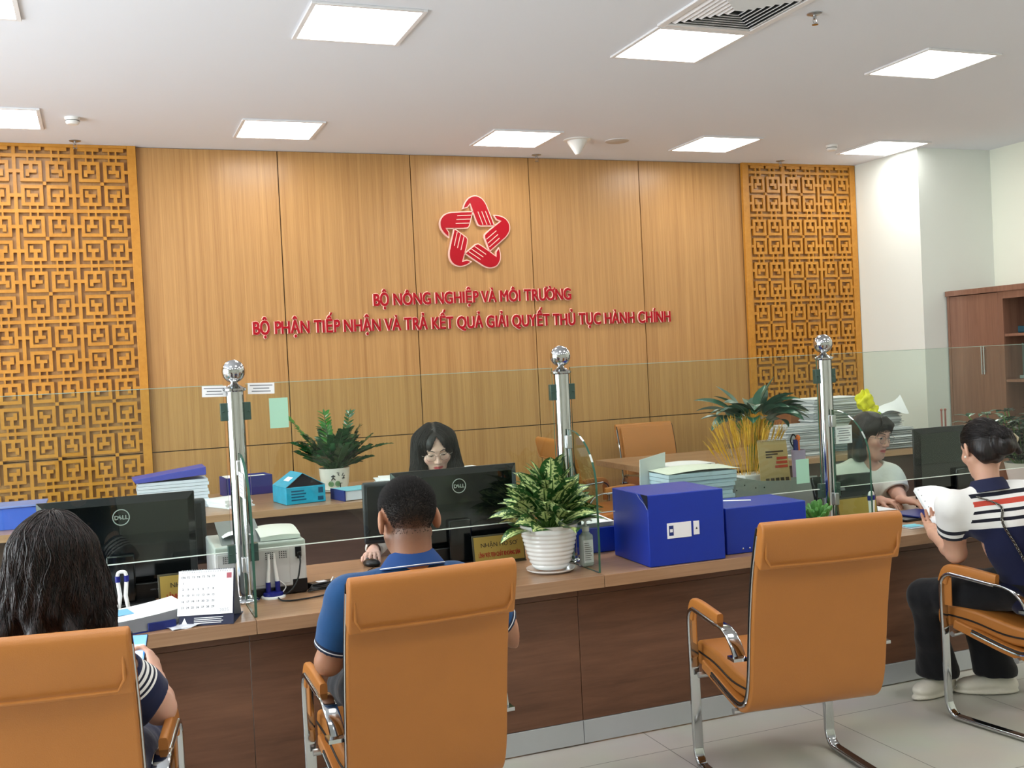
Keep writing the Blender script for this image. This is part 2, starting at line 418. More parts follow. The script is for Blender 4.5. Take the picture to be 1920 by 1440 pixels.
for k in range(5):
    a = -2*PI*k/5; ca, sa = math.cos(a), math.sin(a)
    rot = lambda p: (ct[0]+(p[0]-ct[0])*ca-(p[1]-ct[1])*sa, ct[1]+(p[0]-ct[0])*sa+(p[1]-ct[1])*ca)
    pl = [rot(p) for p in hp2]
    mb = MB(); mb.cur = 1; mb.prism(off_poly(pl, 0.010), -0.028, 0.0, 'y')
    mb.cur = 0; mb.prism(pl, -0.034, -0.027, 'y')
    mb.cur = 1
    for (xa, ya, xb, yb_) in ((765, 395, 832, 582), (822, 390, 892, 582), (878, 388, 948, 578)):
        p1, p2 = rot(em(xa, ya)), rot(em(xb, yb_))
        mb.bar((p1[0], -0.0345, p1[1]), (p2[0], -0.0345, p2[1]), 0.006, 0.003, (1, 0, 0) if abs(p1[0]-p2[0]) < abs(p1[1]-p2[1]) else (0, 0, 1))
    mb.build('hand', [M_red, M_rim], emb, smooth=False)

# ---- raised lettering, each letter its own piece
def glyph_loops(ch):
    c = bpy.data.curves.new('t', 'FONT'); c.body = ch; c.size = 1; c.align_x = 'CENTER'; c.align_y = 'BOTTOM_BASELINE'; c.resolution_u = 3
    o = bpy.data.objects.new('t', c); COL.objects.link(o); dg = bpy.context.evaluated_depsgraph_get(); dg.update()
    me = bpy.data.meshes.new_from_object(o.evaluated_get(dg))
    key = {}; vid = []; vs_ = []
    for v in me.vertices:
        q = (round(v.co.x, 4), round(v.co.y, 4))
        if q not in key: key[q] = len(vs_); vs_.append(q)
        vid.append(key[q])
    cnt = {}
    for p in me.polygons:
        w_ = [vid[i] for i in p.vertices]
        for a, b_ in zip(w_, w_[1:]+w_[:1]):
            if a != b_: cnt[(min(a, b_), max(a, b_))] = cnt.get((min(a, b_), max(a, b_)), 0)+1
    adj = {}
    for (a, b_), n in cnt.items():
        if n == 1: adj.setdefault(a, []).append(b_); adj.setdefault(b_, []).append(a)
    loops = []; used = set()
    for s0 in list(adj):
        if s0 in used: continue
        lp = [s0]; used.add(s0); cur = s0
        while True:
            nx = [q for q in adj[cur] if q not in used]
            if not nx: break
            cur = nx[0]; used.add(cur); lp.append(cur)
        loops.append(lp)
    bpy.data.objects.remove(o); bpy.data.curves.remove(c); bpy.data.meshes.remove(me)
    return vs_, loops
def lettering(s, xa, xb, za, zb, h, label):
    t = empty('wall_lettering', ((xa+xb)/2, WY-0.024, (za+zb)/2))
    tag(t, label, 'sign', 'raised red lettering on the oak wall')
    # measure advance widths
    def width(q):
        c = bpy.data.curves.new('t', 'FONT'); c.body = q; c.size = 1; o = bpy.data.objects.new('t', c); COL.objects.link(o)
        bpy.context.view_layer.update(); w_ = o.dimensions.x; bpy.data.objects.remove(o); bpy.data.curves.remove(c); return w_
    full = width(s); sz = h/0.727
    k = (xb-xa)/(full*sz)
    for i, ch in enumerate(s):
        if ch == ' ': continue
        x_r = width(s[:i+1]); w_c = width(ch)
        xc = (x_r-w_c/2)*sz*k-(xb-xa)/2
        zc = (zb-za)*(xc/(xb-xa))
        T = TR((xc, 0, zc-0.0), (PI/2, 0, 0))
        horn = ch in 'ỜƠ'; ch = {'Ờ': 'Ò', 'Ơ': 'O'}.get(ch, ch)
        mb = MB(); mb.cur = 0; mb.text(ch, sz, Matrix.Translation((0, -0.019, 0)) @ T, 0.0052, xs=k)
        vs0, loops = glyph_loops(ch); TT = T @ Matrix.Diagonal((k*sz, sz, sz, 1)) @ Matrix.Translation((0, -0.364, 0))
        for lp in loops:
            P_ = [TT @ Vector((vs0[i][0], vs0[i][1], 0)) for i in lp]
            if len(P_) < 3: continue
            mb.cur = 1; mb.tube([(p.x, -0.0095, p.z) for p in P_], 0.0098, 8, closed=True); mb.tube([(p.x, -0.0155, p.z) for p in P_], 0.0078, 8, closed=True)
            mb.cur = 0; mb.tube([(p.x, -0.0205, p.z) for p in P_], 0.0050, 8, closed=True)
        if horn:
            H_ = [TT @ Vector(q) for q in ((0.22, 0.62, 0), (0.32, 0.66, 0), (0.36, 0.73, 0), (0.35, 0.78, 0))]
            mb.cur = 1; mb.tube([(p.x, -0.0155, p.z) for p in H_], 0.0095, 8)
            mb.cur = 0; mb.tube([(p.x, -0.0205, p.z) for p in H_], 0.0075, 8)
        # same baseline for all letters: undo the vertical centring
        zs_ = [v[2] for v in mb.v]
        mb2 = MB(); mb2.v = mb.v; mb2.f = mb.f; mb2.mi = mb.mi; mb2.uv = mb.uv
        mb2.build('letter', [M_red, M_rim], t, smooth=False)
    return t
_txt = MB.text
def _text_base(s, body, size, T, depth=0.001, align='CENTER', offset=0.0, xs=1.0, bold=0.0):
    c = bpy.data.curves.new('t', 'FONT'); c.body = body; c.size = 1; c.align_x = align; c.align_y = 'BOTTOM_BASELINE'
    c.extrude = depth/size; c.offset = (offset+bold)/size; c.resolution_u = 3
    o = bpy.data.objects.new('t', c); COL.objects.link(o); dg = bpy.context.evaluated_depsgraph_get(); dg.update()
    me = bpy.data.meshes.new_from_object(o.evaluated_get(dg))
    old = s.T; s.T = s.T @ T @ Matrix.Diagonal((xs*size, size, size, 1)) @ Matrix.Translation((0, -0.364, 0))
    s.add([v.co.copy() for v in me.vertices], [tuple(p.vertices) for p in me.polygons]); s.T = old
    bpy.data.objects.remove(o); bpy.data.curves.remove(c); bpy.data.meshes.remove(me)
    return s
MB.text = _text_base
lettering('BỘ NÔNG NGHIỆP VÀ MÔI TRƯỜNG', 2.186, 4.024, 2.249, 2.262, 0.105, 'upper short line of raised red letters starting BỘ NÔNG under the emblem')
lettering('BỘ PHẬN TIẾP NHẬN VÀ TRẢ KẾT QUẢ GIẢI QUYẾT THỦ TỤC HÀNH CHÍNH', 1.173, 5.043, 2.042, 2.027, 0.108, 'lower long line of raised red letters starting BỘ PHẬN under the emblem')

# ---- ceiling fittings
M_diff = mat('light_diffuser', (255, 255, 255), 0.5, noise=0, emit=(255, 252, 248), es=LAMP_EMIT)
M_frame = mat('white_metal_frame', (232, 232, 234), 0.4, noise=0.02)
def make_light():
    t = empty('ceiling_light', (0, 0, CZ))
    f = MB()
    for s in (-1, 1):
        f.box((s*0.2875-0.0125, -0.3, -0.012), (s*0.2875+0.0125, 0.3, 0.0)); f.box((-0.275, s*0.2875-0.0125, -0.012), (0.275, s*0.2875+0.0125, 0.0))
    f.build('frame', M_frame, t, bevel=0.002)
    MB().box((-0.275, -0.275, -0.009), (0.275, 0.275, -0.001)).build('diffuser', M_diff, t, smooth=False)
    return t
LP = [(-0.575, 5.53, 'leftmost square ceiling light of the nearer row, cut by the corner'),
      (1.368, 5.539, 'largest ceiling light, left of the air vent'),
      (3.291, 5.50, 'square ceiling light touching the air vent'),
      (5.208, 5.509, 'square ceiling light right of the sprinkler near the top right corner'),
      (-0.585, 7.97, 'square ceiling light at the left edge beside a smoke detector'),
      (1.337, 8.035, 'square ceiling light above the left part of the oak wall'),
      (3.265, 8.07, 'square ceiling light above the red emblem, left of the white cone'),
      (5.132, 8.027, 'square ceiling light between the round cover plate and the right smoke detector'),
      (6.894, 7.944, 'square ceiling light reaching over the white column corner'),
      (7.1, 5.5, 'square ceiling light in the nearer row beside the right wall')]
L0 = make_light(); first = True
for x, y, lb in LP:
    t = L0 if first else copy_tree(L0); first = False
    t.location = (x, y, CZ); tag(t, lb, 'ceiling light', 'square ceiling lights')
for x in (-2.5, -0.56, 1.37, 3.29, 5.21, 7.1):
    for y in (3.0, 0.5):
        t = copy_tree(L0, (x, y, CZ)); tag(t, 'square ceiling light above the visitor chairs, beyond the upper edge of the picture', 'ceiling light', 'square ceiling lights')
for y in (5.53, 7.97):
    t = copy_tree(L0, (-2.52, y, CZ)); tag(t, 'square ceiling light beyond the left edge of the picture', 'ceiling light', 'square ceiling lights')

# air diffuser
t = empty('ceiling_vent', (3.286, 4.875, CZ)); tag(t, 'square white air vent with nested louvres in the ceiling', 'air vent')
f = MB()
for s in (-1, 1):
    f.box((s*0.29-0.022, -0.312, -0.014), (s*0.29+0.022, 0.312, 0)); f.box((-0.268, s*0.29-0.022, -0.014), (0.268, s*0.29+0.022, 0))
f.build('frame', M_frame, t, bevel=0.003)
MB().box((-0.27, -0.27, -0.002), (0.27, 0.27, -0.0005)).build('duct_opening', mat('duct_black', (28, 30, 30), 0.9), t, smooth=False)
for k in range(7):
    a = 0.255-k*0.034; b2 = a-0.017
    m_ = MB(); q = [(a, -0.003), (b2, -0.017)]
    vs_ = []
    for (r_, z_) in (q[0], q[1], (q[1][0]-0.002, q[1][1]+0.002), (q[0][0]-0.002, q[0][1]+0.002)):
        vs_ += [(-r_, -r_, z_), (r_, -r_, z_), (r_, r_, z_), (-r_, r_, z_)]
    fs_ = []
    for j in range(4):
        for i in range(4): fs_.append((j*4+i, j*4+(i+1) % 4, ((j+1) % 4)*4+(i+1) % 4, ((j+1) % 4)*4+i))
    m_.add(vs_, fs_).build('louvre', M_frame, t, smooth=False)

def sprinkler(x, y, lb, first=[None]):
    if first[0] is None:
        t = empty('sprinkler', (0, 0, CZ)); 
        MB().lathe([(0.042, 0), (0.042, -0.004), (0.022, -0.012), (0.012, -0.012)], 20).build('cover_plate', M_steel, t)
        m_ = MB(); m_.lathe([(0.010, -0.010), (0.010, -0.03), (0.006, -0.034)], 12)
        m_.tube([(-0.009, 0, -0.03), (-0.013, 0, -0.045), (0, 0, -0.06)], 0.002, 6); m_.tube([(0.009, 0, -0.03), (0.013, 0, -0.045), (0, 0, -0.06)], 0.002, 6)
        m_.build('frame_arm', M_chrome, t)
        m_ = MB(); m_.lathe([(0.0, -0.058), (0.018, -0.060), (0.018, -0.063), (0, -0.064)], 16); m_.build('deflector', M_chrome, t)
        first[0] = t
    else: t = copy_tree(first[0])
    t.location = (x, y, CZ); tag(t, lb, 'sprinkler', 'ceiling sprinklers')
sprinkler(3.755, 4.823, 'chrome ceiling sprinkler right of the air vent')
sprinkler(-0.09, 8.64, 'chrome ceiling sprinkler in front of the left lattice screen')
sprinkler(3.70, 8.68, 'chrome ceiling sprinkler above the oak wall, below the white cone')
sprinkler(6.25, 8.64, 'chrome ceiling sprinkler in front of the right lattice screen')
def smoke(x, y, lb, src=[None]):
    if src[0] is None:
        t = empty('smoke_detector', (0, 0, CZ))
        MB().lathe([(0.052, 0), (0.052, -0.010), (0.047, -0.018)], 28).build('base', M_white, t)
        MB().lathe([(0.046, -0.018), (0.046, -0.036), (0.036, -0.048), (0.0, -0.050)], 28).build('sensor_head', M_white, t)
        MB().lathe([(0.0475, -0.022), (0.0475, -0.026)], 28, cap=False).build('vent_slot', M_black, t)
        src[0] = t
    else: t = copy_tree(src[0])
    t.location = (x, y, CZ); tag(t, lb, 'smoke detector', 'smoke detectors')
smoke(-0.09, 7.90, 'white smoke detector on the ceiling above the left lattice screen')
smoke(6.30, 7.93, 'white smoke detector beside the ceiling light near the white column')
t = empty('ceiling_sensor', (3.807, 8.05, CZ)); tag(t, 'white cone shaped fitting hanging point down from the ceiling', 'sensor')
MB().lathe([(0.115, 0), (0.115, -0.006), (0.085, -0.012)], 32).build('mounting_ring', M_white, t)
MB().lathe([(0.085, -0.010), (0.078, -0.03), (0.055, -0.065), (0.034, -0.10), (0.02, -0.122), (0, -0.128)], 32).build('cone', M_white, t)
t = empty('cover_plate', (4.175, 8.04, CZ)); tag(t, 'flat round plate on the ceiling right of the white cone', 'cover plate')
MB().lathe([(0.10, 0), (0.10, -0.005), (0.09, -0.009), (0, -0.009)], 32).build('disc', mat('cream_plastic', (196, 190, 182), 0.5), t)
MB().lathe([(0.104, 0), (0.104, -0.004), (0.098, -0.004)], 32).build('rim', M_frame, t)

# ================================================================= COUNTER
CT = 0.736; YF = 4.04
M_kick = mat('brushed_steel_kick', (196, 200, 204), 0.42, 0.6, noise=0.06, nscale=6)
ux_ = [-2.4, -0.95, 0.495, 1.942, 3.39, 4.84, 6.3]
px_ = [-2.43, -0.98, 0.475, 1.852, 3.31, 4.80, 6.28]
clab = ['service counter unit at the far left, beyond the long haired visitor', 'service counter unit under the left monitor and desk calendar', 'service counter unit under the printer and the middle monitor', 'service counter unit under the two blue boxes', 'service counter unit in front of the woman in the striped shirt', 'service counter unit at the right end of the counter']
for i in range(6):
    xa, xb = ux_[i], ux_[i+1]; t = empty('service_counter', ((xa+xb)/2, 4.5, 0)); cx = (xa+xb)/2
    tag(t, clab[i], 'counter', 'counter units')
    def B(lo, hi): 
        m_ = MB(); m_.T = Matrix.Translation((-cx, -4.5, 0)); m_.box(lo, hi); return m_
    B((xa+0.0008, YF, CT-0.052), (xb-0.0008, 5.07, CT)).build('worktop', M_top, t, bevel=0.0015)
    xa, xb = px_[i], px_[i+1]
    B((xa+0.0012, 4.13, 0.106), (xb-0.0012, 4.15, 0.640)).build('front_panel', M_panel, t, bevel=0.0012)
    B((xa+0.0012, 4.122, 0.643), (xb-0.0012, 4.15, CT-0.053)).build('top_rail', M_panel, t, bevel=0.0012)
    B((xa+0.0012, 4.126, 0.006), (xb-0.0012, 4.142, 0.104)).build('kick_plate', M_kick, t, bevel=0.001)
    B((xa+0.03, 4.151, 0.0), (xa+0.05, 4.95, CT-0.053)).build('side_panel', M_panel, t)

# posts, panes
def make_post():
    t = empty('steel_post')
    MB().lathe([(0.058, 0), (0.058, 0.008), (0.052, 0.016), (0.042, 0.02), (0.040, 0.03)], 32).build('base_flange', M_chrome, t)
    MB().lathe([(0.036, 0.02), (0.036, 0.86)], 32).build('tube', M_chrome, t)
    MB().lathe([(0.036, 0.855), (0.047, 0.860), (0.048, 0.868), (0.036, 0.874), (0.018, 0.884), (0.014, 0.892), (0.018, 0.900)], 32).build('cap', M_chrome, t)
    MB().sphere((0, 0, 0.938), 0.047, 28, 18).build('ball', M_chrome, t)
    for s in (-1, 1):
        for z in (0.775, 0.20):
            m_ = MB(); m_.box((s*0.046-0.014, -0.014, z-0.036), (s*0.046+0.014, 0.014, z+0.036)); m_.lathe([(0.006, 0), (0.006, 0.003)], 10, (s*0.05, -0.016, z)) 
            m_.build('glass_clamp', mat('dark_green_clamp', (70, 92, 86), 0.3, 0.5, noise=0.03), t, bevel=0.003)
    for z in (0.55, 0.16):
        MB().box((-0.013, -0.062, z-0.03), (0.013, -0.034, z+0.03)).build('wing_clamp', M_steel, t, bevel=0.003)
    return t
PX = [0.50, 1.945, 3.39]
post = make_post()
pl = ['left steel post with ball top beside the printer', 'middle steel post with ball top behind the variegated plant', 'right steel post with ball top left of the woman in white']
for i, x in enumerate(PX):
    t = post if i == 0 else copy_tree(post)
    t.location = (x, 4.40, CT); tag(t, pl[i], 'post', 'steel posts on the counter')
def pane_mesh(lo, hi, edge_axis):
    m_ = MB(); m_.box(lo, hi)
    for i in range(6): m_.mi[i] = 0
    # faces: 0 bottom 1 top 2 front 3 right 4 back 5 left
    big = (2, 4) if edge_axis == 'y' else (3, 5)
    m_.mi = [0 if i in big else 1 for i in range(6)]
    return m_
M_bright = mat('pale_edge_glint', (226, 234, 228), 0.3, noise=0); M_bright2 = mat('green_edge_glint', (150, 172, 158), 0.3, noise=0)  # pale colours stand in for light caught in the pane edges
spans = [(-2.4, PX[0]-0.045, 'glass pane left of the left steel post'), (PX[0]+0.045, PX[1]-0.045, 'glass pane between the left and middle steel posts'),
         (PX[1]+0.045, PX[2]-0.045, 'glass pane between the middle and right steel posts'), (PX[2]+0.045, 4.80, 'glass pane right of the right steel post')]
for xa, xb, lb in spans:
    o = pane_mesh((xa, 4.396, 0.945), (xb, 4.404, 1.621), 'y').build('glass_screen', [M_glass, M_glassedge], smooth=False)
    MB().box((xa, 4.3955, 0.9430), (xb, 4.4045, 0.9462)).build('lower_edge_glint', M_bright, o, smooth=False)  # thin pale strips paint the bright line of a glowing glass edge
    MB().box((xa, 4.3955, 1.6190), (xb, 4.4045, 1.6215)).build('upper_edge_glint', M_bright2, o, smooth=False)
    tag(o, lb, 'glass screen', 'long glass panes over the counter')
for i, x in enumerate(PX):
    prof = [(4.352, CT+0.001), (4.09, CT+0.001), (4.084, 0.86), (4.084, 1.10)]
    for k in range(0, 11):
        a = PI/2*k/10; prof.append((4.084+0.265*(1-math.cos(a)), 1.10+0.243*math.sin(a)))
    n = len(prof); m_ = MB(); m_.prism(prof, x-0.005, x+0.005, 'x')
    m_.mi = [0, 0]+[1]*n
    o = m_.build('glass_wing', [M_glass, M_glassedge], smooth=False)
    tag(o, ['round topped glass wing in front of the left steel post', 'round topped glass wing behind the hand sanitiser bottle', 'round topped glass wing in front of the right steel post'][i], 'glass divider', 'glass wings on the counter')
# ================================================================= CHAIRS
def offset_path(pts, d):
    out = []
    for i in range(len(pts)):
        a = Vector(pts[max(i-1, 0)]); b = Vector(pts[min(i+1, len(pts)-1)]); t = (b-a).normalized()
        out.append((pts[i][0]-t.y*d, pts[i][1]+t.x*d))
    return out
def path2(pts, n=6): return [(v.x, v.y) for v in smooth_path([(p[0], p[1], 0) for p in pts], n)]
def make_chair(w=0.54, seatw=0.50):
    """visitor armchair: faces +y, origin on the floor between the front legs"""
    t = empty('cantilever_chair')
    # back shell centre line (y, z), from the bend below the seat up to the top roll
    prof = path2([(-0.02, 0.415), (-0.14, 0.385), (-0.28, 0.352), (-0.36, 0.345), (-0.415, 0.375), (-0.445, 0.45), (-0.462, 0.56), (-0.482, 0.70), (-0.512, 0.85), (-0.552, 0.98), (-0.572, 1.03)], 5)
    outer = offset_path(prof, -0.020); inner = offset_path(prof, 0.020)
    MB().prism(outer+inner[::-1], -w/2, w/2, 'x').build('backrest', M_leather, t, bevel=0.012, seg=3, ang=50)
    # rolled head band wrapping over the top and down the rear
    hb = path2([(-0.528, 0.915), (-0.545, 0.96), (-0.560, 1.01), (-0.565, 1.04), (-0.585, 1.058), (-0.607, 1.045), (-0.608, 1.01), (-0.592, 0.95), (-0.572, 0.885)], 5)
    o2 = offset_path(hb, 0.007); i2 = offset_path(hb, -0.007)
    core = [(p[0], p[1]) for p in hb]
    MB().prism(core, -w/2-0.004, w/2+0.004, 'x').build('head_band', M_leather, t, bevel=0.010, seg=3, ang=50)
    # stitched hem along the rear edge of the band
    m_ = MB(); m_.tube([(-w/2+0.012, -0.602, 1.02), (-w/2+0.013, -0.594, 0.93), (-w/2+0.03, -0.590, 0.902), (0, -0.5885, 0.898), (w/2-0.03, -0.590, 0.902), (w/2-0.013, -0.594, 0.93), (w/2-0.012, -0.602, 1.02)], 0.0045, 8)
    m_.build('stitched_hem', M_leather, t)
    # side piping: black cord and chrome strip following the shell
    for s in (-1, 1):
        e = offset_path(prof, -0.014); m_ = MB(); m_.tube([(s*(w/2+0.001), p[0], p[1]) for p in e[4:]], 0.0045, 8); m_.build('piping', M_piping, t)
        e = offset_path(prof, -0.003); m_ = MB(); m_.tube([(s*(w/2+0.003), p[0], p[1]) for p in e[4:-3]], 0.005, 8); m_.build('chrome_edge', M_chrome, t)
    # front pad of the backrest and seat cushion
    bp = [p for p in prof if p[1] > 0.47 or p[0] < -0.44]
    bp = path2([(-0.425, 0.50), (-0.437, 0.60), (-0.455, 0.72), (-0.485, 0.86), (-0.52, 0.97), (-0.54, 1.02)], 5)
    bo = offset_path(bp, -0.03)
    MB().prism(bp+[(p[0]+0.0, p[1]) for p in bo[::-1]], -w/2+0.02, w/2-0.02, 'x').build('back_pad', M_leather, t, bevel=0.012, seg=3, ang=50)
    st = [(0.075, 0.445), (0.07, 0.40), (0.03, 0.392), (-0.12, 0.405), (-0.28, 0.375), (-0.40, 0.385), (-0.41, 0.44), (-0.30, 0.455), (-0.12, 0.485), (0.03, 0.492), (0.065, 0.48)]
    MB().prism(path2(st+[st[0]], 4)[:-1], -seatw/2, seatw/2, 'x').build('seat', M_leather, t, bevel=0.012, seg=3, ang=50)
    for s in (-1, 1): m_ = MB(); m_.tube(smooth_path([(s*(seatw/2+0.002), 0.06, 0.448), (s*(seatw/2+0.002), -0.1, 0.440), (s*(seatw/2+0.002), -0.26, 0.412), (s*(seatw/2+0.002), -0.39, 0.415)], 4), 0.004, 6); m_.build('seat_piping', M_piping, t)
    for s in (-1, 1):
        x = s*(w/2+0.022)
        leg = smooth_path([(x, -0.575, 0.016), (x, -0.40, 0.016), (x, -0.10, 0.016), (x, -0.035, 0.022), (x, -0.006, 0.06), (x, 0.0, 0.12), (x, 0.004, 0.35), (x, 0.008, 0.56), (x, 0.0, 0.615), (x, -0.03, 0.640), (x, -0.07, 0.642), (x, -0.26, 0.628)], 5)
        MB().tube(leg, 0.015, 16, flat=(0.018, 0.042)).build('leg_frame', M_chrome, t, ang=60)
        MB().tube(smooth_path([(x, 0.004, 0.60), (x, -0.02, 0.652), (x, -0.07, 0.663), (x, -0.16, 0.658), (x, -0.265, 0.648)], 5), 0.02, 14, flat=(0.026, 0.048)).build('arm_pad', M_leather, t, ang=60)
        br_ = smooth_path([(x, -0.25, 0.632), (x, -0.30, 0.630), (x, -0.345, 0.617), (x-s*0.004, -0.380, 0.585), (x-s*0.008, -0.400, 0.545)], 5)
        m_ = MB(); m_.tube(br_, 0.02, 14, flat=(0.012, 0.05)); m_.box((x-0.030, -0.435, 0.535), (x+0.024, -0.380, 0.547)); m_.build('arm_bracket', M_chrome, t, ang=60)
        m_ = MB(); m_.bar((x, -0.012, 0.50), (x, -0.014, 0.625), 0.006, 0.05); m_.build('leather_gusset', M_leather, t, bevel=0.002)
        MB().lathe([(0.013, -0.004), (0.013, 0.0), (0.013, 0.006)], 12, (x, -0.5, 0.0)).build('floor_glide', M_black, t)
    for y in (-0.03, -0.34):
        z = 0.375 if y > -0.2 else 0.325
        MB().tube([(-w/2-0.02, y, z), (w/2+0.02, y, z)], 0.012, 10).build('cross_bar', M_steel, t)
    m_ = MB(); m_.tube([(-w/2-0.022, -0.575, 0.016), (w/2+0.022, -0.575, 0.016)], 0.014, 10, flat=(0.018, 0.04)); m_.build('rear_floor_bar', M_chrome, t)
    return t
def yaw(a): return math.radians(a)
GC = 'tan leather cantilever chairs'
c3 = make_chair()
c3.location = (2.445, 3.655, 0); c3.rotation_euler = (0, 0, yaw(-7.5))
tag(c3, 'empty tan leather armchair with chrome frame facing the two blue boxes', 'chair', GC)
c2 = copy_tree(c3, (0.873, 3.60, 0), yaw(1.5)); c2.scale = (0.95, 1, 1); tag(c2, 'tan leather armchair under the man in the blue polo shirt', 'chair', GC)
c1 = copy_tree(c3, (-0.135, 3.365, 0), yaw(-10)); tag(c1, 'tan leather armchair under the long haired woman at the left', 'chair', GC)
c4 = copy_tree(c3, (3.69, 3.69, 0), yaw(8)); tag(c4, 'tan leather armchair under the woman in the striped polo shirt', 'chair', GC)
c5 = copy_tree(c3, (4.52, 7.95, 0), yaw(176)); tag(c5, 'tan leather chair pushed in behind the right table, against the oak wall', 'chair', GC)
c6 = copy_tree(c3, (3.80, 7.52, 0), yaw(-93)); tag(c6, 'tan leather chair seen side-on behind the middle steel post, tucked under the table end', 'chair', GC)

# ================================================================= REAR TABLES
TZ = 0.80
def table(xa, xb, ya, yb, label, ends=True):
    t = empty('office_table', ((xa+xb)/2, (ya+yb)/2, 0)); tag(t, label, 'table'); 
    m_ = MB(); m_.T = Matrix.Translation((-(xa+xb)/2, -(ya+yb)/2, 0))
    def nb(): 
        q = MB(); q.T = m_.T; return q
    nb().box((xa, ya, TZ-0.045), (xb, yb, TZ)).build('table_top', M_top, t, bevel=0.002)
    nb().box((xa+0.06, ya+0.10, 0.30), (xb-0.06, ya+0.118, TZ-0.046)).build('modesty_panel', M_dark, t, bevel=0.001)
    for x in ((xa+0.04, xb-0.065) if ends else (xb-0.065,)):
        nb().box((x, ya+0.08, 0), (x+0.025, yb-0.08, TZ-0.046)).build('side_panel', M_dark, t, bevel=0.001)
    return t
table(-1.6, 2.62, 6.79, 8.05, 'long walnut table behind the staff, carrying the potted plant with zigzag stems')
table(3.86, 6.45, 6.86, 8.10, 'walnut table on the right with the drinking glass and paper stacks', False)

# ================================================================= MONITORS
M_logo = mat('silver_logo', (200, 204, 206), 0.3, 0.6, noise=0)
def make_monitor(logo=True, w=0.612, h=0.365, top=1.180):
    """back of the screen faces -y; origin on the worktop"""
    t = empty('monitor')
    z1 = top-CT; z0 = z1-h
    pr = [(-w/2, z0), (w/2, z0), (w/2, z1), (-w/2, z1)]
    MB().box((-w/2, 0.0, z0), (w/2, 0.012, z1)).build('bezel', M_black, t, bevel=0.004, seg=3)
    m_ = MB(); m_.add([(-w/2+0.002, 0, z0+0.002), (w/2-0.002, 0, z0+0.002), (w/2-0.002, 0, z1-0.002), (-w/2+0.002, 0, z1-0.002), (-w/2+0.03, -0.022, z0+0.03), (w/2-0.03, -0.022, z0+0.03), (w/2-0.03, -0.022, z1-0.03), (-w/2+0.03, -0.022, z1-0.03)],
        [(4, 5, 6, 7)[::1], (0, 1, 5, 4), (1, 2, 6, 5), (2, 3, 7, 6), (3, 0, 4, 7)]); m_.build('rear_cover', M_blackgloss, t, smooth=False)
    MB().box((-w/2+0.012, 0.0125, z0+0.02), (w/2-0.012, 0.0135, z1-0.012)).build('screen', mat('lit_screen', (120, 150, 190), 0.3, noise=0, emit=(150, 180, 225), es=0.35), t, smooth=False)
    MB().box((-w/2+0.004, -0.012, z0-0.072), (w/2-0.004, 0.010, z0+0.001)).build('lower_bar', M_black, t, bevel=0.006)
    m_ = MB(); m_.box((-0.055, -0.050, 0.012), (0.055, -0.024, z0+0.13)); m_.build('stand_neck', M_blackgloss, t, bevel=0.008, seg=3)
    m_ = MB(); m_.box((-0.13, -0.09, 0.001), (0.13, 0.10, 0.013)); m_.build('stand_base', M_black, t, bevel=0.006)
    if logo:
        m_ = MB(); T = TR((0.012, -0.0228, z1-0.083), (PI/2, 0, 0)); m_.T = T
        pts = [(0.032*math.cos(2*PI*k/48), 0.032*math.sin(2*PI*k/48), 0.0) for k in range(48)]
        m_.tube(pts, 0.0019, 8, closed=True)
        m_.T = Matrix.Identity(4); m_.text('D  LL', 0.0235, T, 0.0008, offset=0.0005)
        m_.T = Matrix.Identity(4); m_.text('E', 0.021, T @ TR((-0.0035, 0.0, 0), (0, 0, 0.62)), 0.0008, offset=0.0005)
        m_.build('logo', M_logo, t, smooth=False)
    m_ = MB(); m_.text('HDMI  USB', 0.008, TR((0.13, -0.0128, z0-0.03), (PI/2, 0, 0)), 0.0003); m_.build('port_marks', M_inkgrey, t, smooth=False)
    return t
GM = 'large black monitors on the counter'
mon = make_monitor(); mon.location = (0.035, 4.66, CT); tag(mon, 'large black monitor seen from behind, at the long haired visitor', 'monitor', GM)
m2 = copy_tree(mon, (1.505, 4.68, CT)); tag(m2, 'large black monitor seen from behind, hiding the chin of the seated clerk', 'monitor', GM)
m3 = copy_tree(mon, (4.475, 4.66, CT))
for ch_ in kids(m3):
    if ch_.name.startswith('logo'): bpy.data.objects.remove(ch_)
tag(m3, 'large black monitor seen from behind, in front of the clerk in the white shirt', 'monitor', GM)
def side_screen(x, y, rz, lb):
    t = empty('side_monitor', (x, y, CT), rz); tag(t, lb, 'monitor', 'secondary screens')
    w, z0, z1 = 0.50, 0.09, 0.385
    MB().box((-w/2, -0.012, z0), (w/2, 0.02, z1)).build('housing', mat('charcoal_plastic', (40, 43, 48), 0.4), t, bevel=0.014, seg=4)
    MB().box((-w/2+0.02, -0.0135, z0+0.02), (w/2-0.02, -0.0115, z1-0.02)).build('rear_panel', M_black, t, bevel=0.002)
    MB().box((-0.03, -0.03, 0.01), (0.03, -0.012, z0+0.1)).build('stand_neck', M_black, t, bevel=0.004)
    MB().box((-0.11, -0.08, 0.001), (0.11, 0.08, 0.012)).build('stand_base', M_black, t, bevel=0.005)
side_screen(0.155, 4.86, 0.12, 'dark rounded screen edge showing behind the right side of the left monitor')
side_screen(1.37, 4.90, -0.12, 'dark rounded screen edge showing left of the man with cropped hair')

